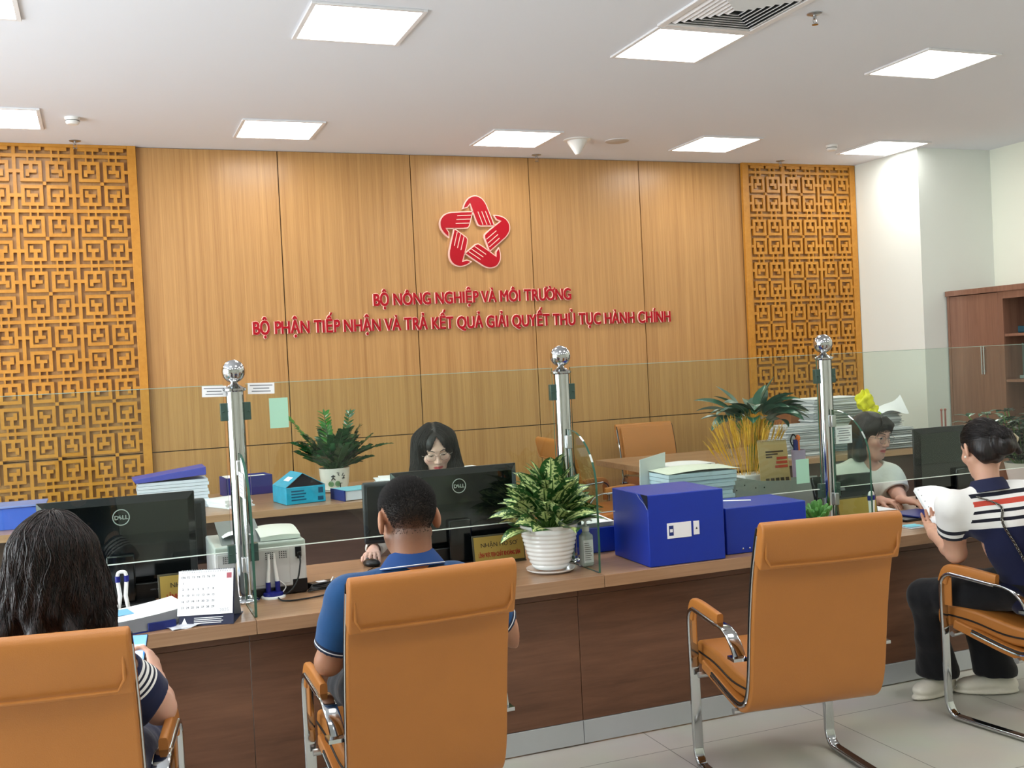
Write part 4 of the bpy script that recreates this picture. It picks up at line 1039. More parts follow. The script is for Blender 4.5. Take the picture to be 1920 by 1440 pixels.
for lo, hi in (((-w/2, -d/2, 0), (w/2, -d/2+0.004, h)), ((-w/2, d/2-0.004, 0), (w/2, d/2, h)), ((-w/2, -d/2, 0), (-w/2+0.004, d/2, h)), ((w/2-0.004, -d/2, 0), (w/2, d/2, h)), ((-w/2, -d/2, 0.001), (w/2, d/2, 0.005))): m_.box(lo, hi)
m_.build('box_shell', mat('indigo_card', (44, 52, 138), 0.5), q, smooth=False)
m_ = MB(); m_.box((-w/2+0.01, -d/2+0.01, 0.006), (w/2-0.01, d/2-0.01, h-0.012)); m_.grid(lambda u, v: (-0.15+0.30*u, -0.10+0.2*v, h-0.01+0.012*math.sin(4*u+v)), 6, 3); m_.build('papers', M_paper, q)
# turquoise carton with a raised roof flap
M_turq = mat('turquoise_print', (40, 160, 196), 0.35, noise=0.25, nscale=18)
q = empty('tissue_carton', (1.19, 7.10, TZ), 0.16); tag(q, 'turquoise printed carton with a raised gable flap on the rear table', 'carton')
w, d, h = 0.27, 0.28, 0.112
MB().box((-w/2, -d/2, 0.001), (w/2, d/2, h)).build('body', M_turq, q, bevel=0.004)
m_ = MB(); m_.add([(-w/2, -d/2, h), (-0.01, -d/2+0.02, h+0.085), (-0.01, d/2-0.02, h+0.085), (-w/2, d/2, h), (-w/2, -d/2, h+0.003), (-0.01, -d/2+0.02, h+0.088), (-0.01, d/2-0.02, h+0.088), (-w/2, d/2, h+0.003)], [(0, 1, 2, 3), (4, 7, 6, 5), (0, 4, 5, 1), (1, 5, 6, 2), (2, 6, 7, 3), (3, 7, 4, 0)])
m_.add([(w/2, -d/2, h), (-0.01, -d/2+0.02, h+0.085), (-0.01, d/2-0.02, h+0.085), (w/2, d/2, h), (w/2, -d/2, h+0.003), (-0.01, -d/2+0.02, h+0.088), (-0.01, d/2-0.02, h+0.088), (w/2, d/2, h+0.003)], [(3, 2, 1, 0), (5, 6, 7, 4), (1, 5, 4, 0), (2, 6, 5, 1), (3, 7, 6, 2), (0, 4, 7, 3)])
m_.build('roof_flap', M_turq, q, smooth=False)
m_ = MB(); m_.add([(-w/2+0.01, -d/2+0.012, h+0.001), (w/2-0.01, -d/2+0.012, h+0.001), (-0.01, -d/2+0.03, h+0.082)], [(0, 1, 2)]); m_.build('dark_opening', mat('dark_inside', (22, 24, 30), 0.8), q, smooth=False)
m_ = MB()
for k in range(4): m_.box((-0.10, -d/2-0.0012, 0.025+k*0.019), (0.0-0.012*(k % 2), -d/2-0.0004, 0.033+k*0.019))
m_.box((0.085, -d/2-0.0012, 0.062), (0.118, -d/2-0.0004, 0.098)); m_.box((0.08, -d/2-0.0012, 0.014), (0.118, -d/2-0.0004, 0.04))
m_.build('printed_marks', mat('deep_teal_print', (16, 78, 110), 0.5), q, smooth=False)
m_ = MB(); m_.T = TR((-0.075, -0.02, h+0.047), (0, -0.60, 0)); m_.box((-0.02, -0.05, 0), (0.02, 0.05, 0.001)); m_.build('white_sticker', M_paper, q, smooth=False)
# zamioculcas in a printed pot
zz = empty('potted_zz_plant', (1.52, 7.52, TZ)); tag(zz, 'dark green plant with arching feathered stems in a printed white pot', 'potted plant')
MB().lathe([(0.088, 0.018), (0.098, 0.06), (0.106, 0.12), (0.109, 0.165), (0.110, 0.170), (0.104, 0.170), (0.101, 0.155)], 40, cap=False).build('pot', mat('cream_glazed_pot', (232, 230, 220), 0.25, coat=0.3), zz)
MB().lathe([(0, 0), (0.10, 0), (0.118, 0.012), (0.12, 0.018), (0.105, 0.014), (0, 0.012)], 36, cap=False).build('saucer', M_white, zz)
MB().lathe([(0.103, 0.150), (0, 0.158)], 24, cap=False).build('soil', M_soil, zz)
def on_pot(m_, a, z, pts, r_=0.107, wd=0.0035):
    """stroke on the pot's surface (angle a around, height z)"""
    P = [((r_)*math.sin(a+x/r_), -(r_)*math.cos(a+x/r_), z+y) for x, y in pts]; m_.tube(P, wd, 5)
m_ = MB()
for cx_ in (-0.052, -0.002): 
    for rad in (0.018, 0.011, 0.005): on_pot(m_, cx_/0.105+0.02, 0.062, [(rad*math.cos(t_*PI/6), rad*math.sin(t_*PI/6)) for t_ in range(13)], 0.1015, 0.0022)
m_.build('green_lotus_print', mat('leaf_green_print', (90, 150, 90), 0.5), zz)
m_ = MB()
on_pot(m_, -0.30, 0.105, [(-0.014, 0.01), (0.014, 0.012)]); on_pot(m_, -0.30, 0.105, [(0, 0.022), (-0.002, 0.0), (-0.014, -0.016)]); on_pot(m_, -0.30, 0.105, [(0, 0.0), (0.014, -0.016)])
on_pot(m_, 0.02, 0.128, [(-0.008, 0.012), (0.008, 0.01), (0.0, 0.0), (0.009, -0.008)]); on_pot(m_, 0.4, 0.115, [(0, 0.02), (-0.012, 0.004), (0.01, 0.004), (0, -0.012)]); on_pot(m_, 0.4, 0.10, [(-0.01, 0), (0.01, 0)])
on_pot(m_, 0.15, 0.035, [(0.0, -0.01), (0.0, 0.03), (0.014, 0.03)])
m_.build('brush_characters', M_ink, zz)
ML_zz = leaf_mat('zz_leaf', (30, 74, 40), None, (60, 110, 50), 0.22); ML_zzy = leaf_mat('young_zz_leaf', (48, 122, 40), None, (90, 150, 60), 0.25)
def zz_stem(mb, stm, az, el, L, bend, nl=11, ll=0.062, wr=0.33):
    out = Vector((math.cos(az), math.sin(az), 0)); cur = out*math.cos(el)+Vector((0, 0, math.sin(el))); side = cur.cross(Vector((0, 0, 1))).normalized()
    p = Vector((out.x*0.03, out.y*0.03, 0.15)); pts = [p.copy()]; n = 16
    for i in range(n):
        cur = (Matrix.Rotation(-bend/n, 3, side) @ cur).normalized(); p = p+cur*(L/n); pts.append(p.copy())
        if i >= 4 and (i % 1 == 0):
            for s in (-1, 1):
                d = (cur*0.62+side*s*0.85+Vector((0, 0, 0.12))).normalized(); leaf(mb, p, d, ll*1.25*(1-0.35*abs(i/n-0.6)), ll*wr*1.3, 0.25, 0.1, 5, 2, twist=s*rr.uniform(0.2, 1.4))
    leaf(mb, p, cur, ll*0.8, ll*0.35, 0.1, 0.1, 5, 2)
    stm.tube([tuple(v) for v in pts], [0.0065*(1-0.6*i/n) for i in range(n+1)], 6)
ma, my, st_ = MB(), MB(), MB(); rr = random.Random(5)
zz_stem(my, st_, 2.75, 1.02, 0.46, 0.12); zz_stem(my, st_, 1.9, 1.42, 0.40, 0.05); zz_stem(ma, st_, 0.6, 1.15, 0.42, -0.08, 11, 0.055)
zz_stem(ma, st_, 0.05, 0.80, 0.42, 0.75, 11, 0.05)
for k in range(48):
    az = k*2.4; zz_stem(ma, st_, az, rr.uniform(0.55, 1.45), rr.uniform(0.15, 0.33), rr.uniform(0.1, 0.7), 10, 0.056, 0.42)
ma.build('foliage', ML_zz, zz, ang=180); my.build('young_shoots', ML_zzy, zz, ang=180); st_.build('stems', mat('dark_green_stem', (48, 88, 44), 0.4), zz)
# books and papers by the plant
q = empty('thick_book', (1.565, 6.99, TZ), 0.20); tag(q, 'thick document with a cyan cover and dark blue spine beside the printed pot', 'book')
MB().box((-0.135, -0.10, 0.004), (0.15, 0.12, 0.066)).build('pages', M_paper2, q, bevel=0.002)
MB().box((-0.14, -0.105, 0.067), (0.152, 0.125, 0.071)).build('cover', mat('cyan_cover', (122, 200, 220), 0.4), q)
MB().box((-0.146, -0.106, 0.001), (-0.137, 0.125, 0.071)).build('spine', mat('navy_spine', (24, 40, 112), 0.4), q)
paper_pile('paper_stack', 'loose stack of white papers beside the thick cyan document', 'papers', (1.86, 7.10, TZ+0.001), -0.15, 0.26, 0.24, 0.11, 14, 0.015, [M_paper, M_paper2])
paper_pile('flat_booklet', 'flat blue-edged booklet lying behind the printed white pot', 'booklet', (1.37, 7.84, TZ+0.001), 0.1, 0.30, 0.2, 0.022, 2, 0.003, [mat('teal_booklet', (62, 116, 150), 0.5)])
paper_pile('paper_stack', 'stack of papers on the rear table right of the seated clerk with long hair', 'papers', (2.38, 7.25, TZ+0.001), 0.15, 0.34, 0.28, 0.115, 9, 0.02, [M_paper, M_paper2])
# left edge: blue boxes with papers
q = empty('document_box', (-0.50, 7.15, TZ)); tag(q, 'blue lidded file box at the left edge of the picture behind the long haired visitor', 'box')
MB().box((-0.26, -0.14, 0.0), (0.12, 0.14, 0.13)).build('body', mat('bright_blue_card', (62, 100, 200), 0.4), q, bevel=0.003)
MB().box((-0.27, -0.15, 0.131), (0.15, 0.15, 0.142)).build('lid', mat('pale_blue_lid', (120, 140, 200), 0.4), q, bevel=0.002)
paper_pile('paper_stack', 'white papers on the counter at the left edge beside the visitor hair', 'papers', (-0.38, 4.75, CT+0.001), 0.1, 0.30, 0.22, 0.10, 12, 0.008, [M_paper, M_paper2])
o = MB(); o.grid(lambda u, v: (-0.52+0.28*u, 4.10+0.30*v, CT+0.012+0.010*math.sin(PI*u)+0.006*math.sin(5*v)), 8, 8)
o.grid(lambda u, v: (-0.52+0.28*u, 4.10+0.30*v, CT+0.002), 1, 1); tag(o.build('plastic_folder', mat('teal_plastic', (40, 150, 160), 0.2)), 'teal plastic folder on the counter at the left edge', 'folder')

# ---- right table
q = empty('drinking_glass', tuple(on_t(1369, 858))); q.location.z = TZ; tag(q, 'clear drinking tumbler on the right table', 'glass')
M_clear = glass_mat('drinking_glass_clear', (0.93, 0.95, 0.95), 1.4)
MB().lathe([(0.033, 0.001), (0.036, 0.05), (0.038, 0.11), (0.036, 0.11), (0.034, 0.05), (0.031, 0.012), (0, 0.012)], 28).build('tumbler', M_clear, q)
q = empty('magazine', tuple(on_t(1290, 874)), 0.05); q.location.z = TZ; tag(q, 'folded white booklet with dark spine on the right table', 'booklet')
m_ = MB(); m_.grid(lambda u, v: (-0.20+0.38*u, -0.10+0.24*v, 0.020+0.010*math.sin(PI*u)*v), 8, 4); m_.box((-0.20, -0.10, 0.002), (0.18, 0.14, 0.018)); m_.build('pages', M_paper, q)
MB().box((-0.205, -0.106, 0.0), (0.14, -0.098, 0.017)).build('dark_edge', M_navy, q)
q = empty('acrylic_stand', (3.47, 5.86, 0.905), 0.15)
q.location = (2.73, 4.83, CT); tag(q, 'clear slanted acrylic sign holder standing behind the larger blue box', 'sign holder')
m_ = MB(); pA = [at_y(*p, 4.84) for p in ((1195, 894), (1244, 889), (1252, 848), (1200, 862))]; L_ = [(p.x-2.73, 0.01, p.z-CT) for p in pA]
lowz = 0.004
m_.add([(L_[0][0]-0.02, 0.0, lowz), (L_[1][0]-0.02, 0.0, lowz), (L_[2][0], 0.03, L_[2][2]), (L_[3][0], 0.03, L_[3][2]), (L_[0][0]-0.02, 0.006, lowz), (L_[1][0]-0.02, 0.006, lowz), (L_[2][0], 0.036, L_[2][2]), (L_[3][0], 0.036, L_[3][2])], [(0, 1, 2, 3), (7, 6, 5, 4), (0, 4, 5, 1), (1, 5, 6, 2), (2, 6, 7, 3), (3, 7, 4, 0)])
m_.build('acrylic_sheet', mat('frosted_acrylic', (216, 222, 222), 0.15, noise=0.06, nscale=25, alpha=0.72), q, smooth=False)
# tray of papers right behind the larger blue box
pp = empty('paper_tray', (2.80, 4.72, CT), -0.02); tag(pp, 'pile of pale papers in sleeves just behind the larger blue box', 'papers')
m_ = MB(); rr = random.Random(4)
for k in range(16):
    x0, y0 = rr.uniform(-0.01, 0.01), rr.uniform(-0.008, 0.008); m_.box((-0.20+x0, -0.10+y0, 0.002+k*0.020), (0.17+x0+0.02*(k > 12), 0.11+y0, 0.020+k*0.020))
m_.build('sheets', mat('icy_paper', (196, 216, 228), 0.55), pp, smooth=False)
m_ = MB(); m_.grid(lambda u, v: (-0.20+0.42*u, -0.10+0.22*v, 0.323+0.012*math.sin(3*u)+0.006*v), 8, 3); m_.build('top_sheet', mat('cream_sheet', (226, 228, 214), 0.6), pp)
# grey magazine rack with kraft calendar
q = empty('grey_file_rack', (3.42, 4.83, CT)); tag(q, 'grey perforated desk rack behind the smaller blue box', 'rack')
pa = [at_y(*p, 4.80) for p in ((1380, 900), (1393, 897), (1430, 902), (1500, 900), (1560, 895), (1562, 928), (1380, 950))]
poly = [(p.x-3.42, p.z-CT) for p in pa]; poly[-1] = (poly[-1][0], 0.002); poly[-2] = (poly[-2][0], 0.002)
M_rack = mat('grey_plastic_rack', (150, 156, 152), 0.35)
m_ = MB(); m_.prism(poly, -0.03, -0.026, 'y'); m_.prism(poly, 0.10, 0.104, 'y'); m_.build('side_wall', M_rack, q, smooth=False)
MB().box((poly[0][0], -0.03, 0.002), (poly[4][0], 0.104, 0.008)).build('base', M_rack, q)
m_ = MB()
for a, b_ in ((1403, 911), (1388, 921), (1424, 916), (1440, 915)):
    p = at_y(a, b_, 4.766); m_.lathe([(0.004, 0), (0.004, 0.002)], 10, (0, 0, 0)); 
m_ = MB()
for a, b_ in ((1403, 911), (1388, 921), (1424, 916), (1440, 915)):
    p = at_y(a, b_, 4.766); m_.sphere((p.x-3.42, -0.031, p.z-CT), (0.004, 0.002, 0.004), 8, 6)
m_.build('rivet', M_black, q)
M_kraft = mat('kraft_paper', (186, 160, 112), 0.7, noise=0.06, nscale=60)
ZR = CT+0.010
q = empty('kraft_calendar', (3.42, 4.84, ZR), 0.0); tag(q, 'kraft paper spiral calendar standing by the wheat stalks', 'calendar')
c0 = [at_y(*p, 4.84) for p in ((1422, 828), (1476, 824), (1486, 902), (1432, 905))]
cc = [(p.x-3.42, p.z-ZR) for p in c0]
m_ = MB(); m_.add([(cc[3][0]-0.012, -0.012, 0.012), (cc[2][0]-0.0, -0.012, 0.012), (cc[1][0], 0.012, cc[1][1]), (cc[0][0], 0.012, cc[0][1]), (cc[3][0]-0.012, -0.008, 0.012), (cc[2][0], -0.008, 0.012), (cc[1][0], 0.016, cc[1][1]), (cc[0][0], 0.016, cc[0][1])], [(0, 1, 2, 3), (7, 6, 5, 4), (0, 4, 5, 1), (1, 5, 6, 2), (2, 6, 7, 3), (3, 7, 4, 0)])
m_.build('card_page', M_kraft, q, smooth=False)
def cal_pt(u, v, off=-0.0016):
    x0 = (cc[3][0]-0.012)*(1-v)+cc[0][0]*v; x1 = cc[2][0]*(1-v)+cc[1][0]*v; z0 = 0.012; z1 = cc[0][1]*(1-u)+cc[1][1]*u
    return (x0+(x1-x0)*u, -0.012+0.024*v+off, z0+(z1-z0)*v)
def patch(m_, u0, u1, v0, v1): m_.add([cal_pt(u0, v0), cal_pt(u1, v0), cal_pt(u1, v1), cal_pt(u0, v1)], [(0, 1, 2, 3)])
m_ = MB()
for k in range(5): patch(m_, 0.16+k*0.165, 0.28+k*0.165, 0.40, 0.50)
patch(m_, 0.12, 0.70, 0.03, 0.13)
for k in range(3): patch(m_, 0.24, 0.85-0.2*k, 0.84-0.035*k, 0.86-0.035*k)
for k in range(2): patch(m_, 0.14, 0.55, 0.24-0.04*k, 0.255-0.04*k)
m_.build('brown_print', mat('brown_print', (74, 60, 46), 0.7), q, smooth=False)
m_ = MB()
for k in range(3): patch(m_, 0.60-0.04*k, 0.95, 0.74-0.055*k, 0.775-0.055*k)
m_.build('red_print', mat('brick_print', (186, 70, 48), 0.7), q, smooth=False)
m_ = MB()
for k in range(18):
    p = cal_pt(k/17*0.96+0.02, 1.0, 0); m_.tube([(p[0], p[1]+0.006*math.cos(a), p[2]+0.006*math.sin(a)) for a in [2*PI*i/8 for i in range(8)]], 0.001, 4, closed=True)
m_.build('wire_binding', M_steel, q)
# wheat in a glass vase
wp = at_y(1405, 900, 5.0); q = empty('wheat_bunch', (wp.x, 5.0, CT)); tag(q, 'bunch of golden dried wheat stalks in a tall glass', 'dried wheat')
MB().lathe([(0.032, 0.001), (0.034, 0.16), (0.036, 0.26), (0.034, 0.26), (0.031, 0.02), (0, 0.02)], 24).build('glass_vase', M_clear, q)
ms, mh = MB(), MB(); rr = random.Random(8)
for k in range(70):
    az = rr.uniform(0, 2*PI) if k % 3 else rr.choice((0.1, 3.05))+rr.uniform(-.5, .5); sp = rr.uniform(0.05, 0.55)
    L = rr.uniform(0.36, 0.47); d = Vector((math.cos(az)*math.sin(sp), math.sin(az)*math.sin(sp)*0.6, math.cos(sp)))
    b0 = Vector((math.cos(az)*0.01, math.sin(az)*0.01, 0.02)); p1 = b0+d*L*0.55+Vector((0, 0, 0.02)); p2 = b0+d*L
    ms.tube([tuple(b0), tuple(p1*0.5+b0*0.5), tuple(p1), tuple(p2)], 0.0014, 4)
    dd = (p2-p1).normalized(); mh.tube([tuple(p2), tuple(p2+dd*0.02), tuple(p2+dd*0.05), tuple(p2+dd*0.075)], [0.002, 0.006, 0.005, 0.001], 6)
    for j in range(9):
        a = rr.uniform(0, 6.28); o_ = Vector((math.cos(a), math.sin(a), 0))*0.3; bb = p2+dd*(0.01+0.06*j/9); mh.tube([tuple(bb), tuple(bb+(dd+o_).normalized()*0.05)], 0.0007, 3, cap=False)
M_wheat = mat('golden_wheat', (222, 172, 60), 0.5, noise=0.2, nscale=60)
ms.build('stalks', M_wheat, q); mh.build('ears', M_wheat, q)
# peace lily
lp = at_y(1415, 850, 5.15); q = empty('potted_peace_lily', (lp.x, 5.15, CT)); tag(q, 'broad leaved dark green plant above the wheat stalks', 'potted plant')
MB().lathe([(0.040, 0.001), (0.043, 0.20), (0.046, 0.38), (0.044, 0.38), (0.041, 0.20), (0.037, 0.02), (0, 0.02)], 28).build('glass_vase', M_clear, q)
ma, st_ = MB(), MB(); rr = random.Random(21)
ML_lily = leaf_mat('peace_lily_leaf', (44, 84, 66), None, (110, 140, 110), 0.3)
sets = [(-0.05, 1.5, 0.36, 0.17, 0.2), (0.5, 1.35, 0.34, 0.15, 0.3), (2.9, 1.0, 0.36, 0.20, 0.7), (3.4, 0.9, 0.33, 0.18, 1.0), (2.6, 1.3, 0.38, 0.15, 0.3), (0.0, 0.85, 0.30, 0.20, 1.1), (6.0, 0.8, 0.30, 0.18, 1.2), (-0.4, 1.0, 0.34, 0.17, 0.9)]
for az, el, hL, Ll, dr in sets+[(rr.uniform(0, 6.28), rr.uniform(0.7, 1.3), rr.uniform(0.24, 0.34), rr.uniform(0.14, 0.2), rr.uniform(0.6, 1.5)) for _ in range(34)]:
    out = Vector((math.cos(az), math.sin(az), 0)); d = out*math.cos(el)+Vector((0, 0, math.sin(el))); b0 = Vector((out.x*0.015, out.y*0.015, 0.03)); bm = Vector((out.x*0.03, out.y*0.03, 0.38)); b1 = bm+d*hL*0.42+Vector((0, 0, 0.02))
    st_.tube([tuple(b0), tuple(bm), tuple(bm*0.5+b1*0.5+Vector((0, 0, 0.01))), tuple(b1)], 0.0028, 5)
    leaf(ma, b1+Vector((0, 0, 0.04)), (d+out*0.4).normalized(), Ll*1.25, Ll*0.56, dr, 0.13, twist=rr.uniform(-.6, .6))
ma.build('foliage', ML_lily, q, ang=180); st_.build('stems', ML_stem, q)
# purple pen cup
cp = at_y(1497, 850, 5.05); q = empty('pen_cup', (cp.x, 5.05, CT)); tag(q, 'lilac cup holding scissors and an orange topped marker', 'pen cup')
zt = at_y(1497, 843, 5.05).z-CT
MB().lathe([(0.034, 0.001), (0.040, zt), (0.037, zt), (0.032, 0.01), (0, 0.01)], 24).build('cup', mat('lilac_plastic', (176, 160, 188), 0.35), q)
MB().tube([(-0.01, 0, 0.02), (-0.018, 0, zt+0.06)], 0.012, 10, flat=(0.03, 0.014)).build('navy_handle', M_bluepl, q)
m_ = MB(); m_.tube([(0.008, 0, 0.02), (0.002, 0, zt+0.055)], 0.008, 10); m_.sphere((0.0, 0, zt+0.066), (0.016, 0.012, 0.02)); m_.build('orange_marker', mat('orange_plastic', (240, 120, 50), 0.4), q)
m_ = MB(); m_.tube(smooth_path([(-0.02, 0, zt), (-0.05, 0, zt+0.05), (-0.03, 0, zt+0.09), (0.0, 0, zt+0.05)], 5), 0.004, 8); m_.build('scissor_handle', M_black, q)
# paper stacks at the right
MS = [M_paper3, M_paper3, M_paper, M_paper2]
def stack(pxl, pxr, pyb, pyt, y, d, lb, mats_=None, n=None, jit=0.012, zb=None):
    a, b_ = at_y(pxl, pyb, y), at_y(pxr, pyb, y); z0 = TZ+0.001 if zb is None else zb; z1 = at_y((pxl+pxr)/2, pyt, y).z
    return paper_pile('paper_stack', lb, 'papers', ((a.x+b_.x)/2, y+d/2, z0), 0.0, b_.x-a.x, d, z1-z0, n, jit, mats_ or [M_paper3, M_paper], 'tall paper stacks on the right table'), z1
stack(1476, 1560, 850, 797, 7.0, 0.28, 'wide stack of grey edged papers behind the lilac pen cup')
_, zt = stack(1530, 1622, 850, 745, 7.15, 0.30, 'tallest stack of grey edged papers, behind the clerk in white')
o, _ = stack(1470, 1535, 800, 756, 7.35, 0.26, 'thin sheaf of white papers overhanging a brown carton', [M_paper, M_paper2], 3, 0.02, zb=at_y(1500, 765, 7.35).z)
q = empty('brown_carton', (0, 0, 0)); pa, pb = at_y(1489, 800, 7.35), at_y(1524, 762, 7.35); q.location = ((pa.x+pb.x)/2+0.02, 7.47, TZ); tag(q, 'brown carton under the overhanging sheaf on the right table', 'box')
MB().box((-(pb.x-pa.x)/2-0.05, -0.12, 0.0), ((pb.x-pa.x)/2+0.05, 0.14, at_y(1500, 765, 7.35).z-TZ-0.003)).build('body', mat('rusty_brown_card', (140, 86, 48), 0.6, noise=0.15), q, bevel=0.003)
stack(1640, 1715, 842, 803, 6.95, 0.28, 'low stack of papers right of the clerk in white', None, None, 0.02)
stack(1650, 1692, 845, 770, 7.20, 0.26, 'stack of papers beside the yellow bag', None, None, 0.02)
stack(1662, 1730, 846, 815, 7.40, 0.26, 'spread stack of curling papers at the right end of the table', [M_paper, M_paper2], 8, 0.03)
o = MB(); pa = at_y(1655, 800, 7.1); o.grid(lambda u, v: (pa.x+0.02+0.28*u, 7.12+0.10*v, 1.085+0.03*v+0.13*u*u*v+0.02*math.sin(5*u)), 10, 5); tag(o.build('curled_paper', M_paper), 'white sheet curling up on the stack beside the yellow bag', 'paper')
q = empty('black_hole_punch', (at_y(1680, 770, 7.25).x, 7.30, at_y(1680, 775, 7.25).z+0.015)); tag(q, 'black paper punch lying on top of the papers by the column', 'hole punch')
MB().box((-0.10, -0.03, 0), (0.10, 0.03, 0.02)).build('base', M_black, q, bevel=0.004)
m_ = MB(); m_.tube([(-0.09, 0, 0.035), (0.02, 0, 0.05), (0.11, 0, 0.045)], 0.016, 10); m_.build('lever', M_black, q)
# yellow-green plastic bag / flowers
yb = at_y(1640, 790, 6.9); q = empty('yellow_bag', (yb.x, 6.93, TZ)); tag(q, 'crumpled bright yellow and green plastic bag behind the clerk in white', 'bag')
def blobby(m_, c, r, seed, amp=0.35, sc=(1, 1, 1)):
    rr = random.Random(seed); ph = [(rr.uniform(2, 6), rr.uniform(0, 6), rr.uniform(2, 6), rr.uniform(0, 6)) for _ in range(4)]
    def f(u, v):
        th = PI*v; a = 2*PI*u; k = 1+amp*sum(math.sin(p[0]*a*0+round(p[0])*a+p[1])*math.sin(p[2]*th+p[3]) for p in ph)/2.2
        return (c[0]+r*k*sc[0]*math.sin(th)*math.cos(a), c[1]+r*k*sc[1]*math.sin(th)*math.sin(a), c[2]-r*k*sc[2]*math.cos(th))
    m_.grid(f, 36, 20)
m_ = MB(); p1 = at_y(1622, 752, 6.95); blobby(m_, (p1.x-yb.x-0.02, 0.0, p1.z-TZ), 0.075, 3, 0.4, (1.0, 0.7, 0.9)); p1 = at_y(1640, 775, 6.9); blobby(m_, (p1.x-yb.x-0.01, 0, p1.z-TZ), 0.06, 9, 0.45, (1.1, .7, 1.0)); m_.build('yellow_plastic', mat('bright_yellow_plastic', (226, 222, 40), 0.35, noise=0.15, nscale=25), q, ang=50)
m_ = MB(); p1 = at_y(1652, 800, 6.9); blobby(m_, (p1.x-yb.x, 0, p1.z-TZ), 0.065, 5, 0.5, (.9, .7, 1.3)); p1 = at_y(1652, 825, 6.9); blobby(m_, (p1.x-yb.x-0.01, 0, 0.09), 0.085, 6, 0.3, (.8, .7, 1.0)); m_.build('green_plastic', mat('lime_plastic', (150, 214, 60), 0.35, noise=0.15, nscale=25), q, ang=50)
# round tin / dark printer-like scanner on the table behind the pen cup
# dark chair frame behind the clerk in white
ch = empty('folding_chair', (4.98, 6.35, 0), 0.25); tag(ch, 'brown backed chair with silver side frames right of the clerk in white', 'chair')
m_ = MB()
for s in (-1, 1): m_.tube(smooth_path([(s*0.19, 0.20, 0.0), (s*0.19, 0.10, 0.42), (s*0.185, 0.04, 0.60), (s*0.15, 0.0, 0.80)], 5), 0.014, 10, flat=(0.022, 0.032)); m_.tube(smooth_path([(s*0.19, -0.22, 0.0), (s*0.19, -0.2, 0.42), (s*0.19, 0.08, 0.44)], 4), 0.012, 10)
m_.build('side_frame', M_steel, ch)
MB().box((-0.15, -0.012, 0.42), (0.15, 0.012, 0.76)).build('backrest', mat('brown_leatherette', (122, 66, 42), 0.45), ch, bevel=0.008)
MB().box((-0.18, -0.22, 0.42), (0.18, 0.16, 0.46)).build('seat', mat('brown_leatherette', (122, 66, 42), 0.45), ch, bevel=0.01)
MB().box((-0.16, -0.02, 0.755), (0.16, 0.02, 0.81)).build('top_rail', M_black, ch, bevel=0.006)
# customer display (tablet) near the right post
q = empty('customer_display', (3.62, 4.57, CT), -0.05); tag(q, 'black tilted display screen standing behind the right gold name plate', 'display')
m_ = MB(); m_.T = TR((0, 0, 0.13), (-0.25, 0, 0)); m_.box((-0.185, -0.012, -0.05), (0.18, 0.012, 0.115)); m_.build('housing', M_blackgloss, q, bevel=0.005)
m_ = MB(); m_.box((-0.05, 0.0, 0.006), (0.05, 0.03, 0.10)); m_.box((-0.09, -0.05, 0.0), (0.09, 0.08, 0.008)); m_.build('stand', M_black, q, bevel=0.003)
m_ = MB(); m_.T = TR((0, 0, 0.13), (-0.25, 0, 0)); m_.box((-0.05, -0.0128, 0.03), (0.0, -0.0122, 0.045)); m_.build('maker_mark', M_inkgrey, q, smooth=False)
# keyboard shelf? grey documents beside
paper_pile('paper_stack', 'white papers standing behind the right mint card', 'papers', (3.33, 4.98, CT+0.001), 0.0, 0.20, 0.16, 0.24, 20, 0.004)
# succulent and small bottle
sp_ = at_z(1527, 985, CT); q = empty('potted_succulent', (3.235, 4.30, CT)); tag(q, 'small jade succulent in a white pot beside the smaller blue box', 'potted plant')
MB().lathe([(0.038, 0.001), (0.046, 0.02), (0.050, 0.075), (0.045, 0.075), (0.042, 0.06), (0, 0.06)], 28).build('pot', M_white, q)
m_ = MB(); rr = random.Random(2)
for k in range(30):
    az = k*2.4; el = rr.uniform(0.25, 1.45); d = Vector((math.cos(az)*math.cos(el), math.sin(az)*math.cos(el), math.sin(el))); b0 = Vector((d.x*0.012, d.y*0.012, 0.07+0.03*math.sin(el)*rr.random()))
    L = rr.uniform(0.045, 0.085); m_.tube([tuple(b0), tuple(b0+d*L*0.5), tuple(b0+d*L*0.85+Vector((0, 0, 0.006))), tuple(b0+d*L+Vector((0, 0, 0.01)))], [0.005, 0.011, 0.012, 0.004], 8)
m_.build('foliage', mat('jade_green', (84, 142, 66), 0.3, noise=0.25, nscale=40), q)
q = empty('glass_ornament', (3.315, 4.36, CT)); tag(q, 'small clear glass bottle with white print beside the succulent', 'bottle')
MB().lathe([(0.028, 0.001), (0.030, 0.05), (0.022, 0.075), (0.012, 0.085), (0.012, 0.10), (0, 0.101)], 20).build('body', M_clearp, q)
MB().lathe([(0.014, 0.10), (0.014, 0.115), (0, 0.116)], 16).build('cap', M_white, q)
# documents in front of the clerk in white
q = empty('black_folder', (3.93, 4.44, CT), 0.12); tag(q, 'black and blue document folder lying before the clerk in white', 'folder')
m_ = MB(); m_.box((-0.13, -0.09, 0.001), (0.15, 0.10, 0.014)); m_.build('black_cover', M_black, q, bevel=0.003)
m_ = MB(); m_.box((-0.05, -0.10, 0.0145), (0.16, 0.10, 0.024)); m_.build('blue_cover', mat('navy_spine', (24, 40, 112), 0.4), q, bevel=0.003)
o = MB(); o.grid(lambda u, v: (3.66+0.30*u, 4.56+0.20*v, CT+0.028+0.006*math.sin(3*u)), 6, 4); tag(o.build('paper_sheet', M_paper), 'white sheet under the hand of the clerk in white', 'paper')
pts = smooth_path([tuple(at_z(px, py, CT+0.005)) for px, py in ((1690, 965), (1705, 969), (1722, 972), (1738, 968), (1728, 962), (1705, 960), (1692, 962), (1700, 967))], 5)
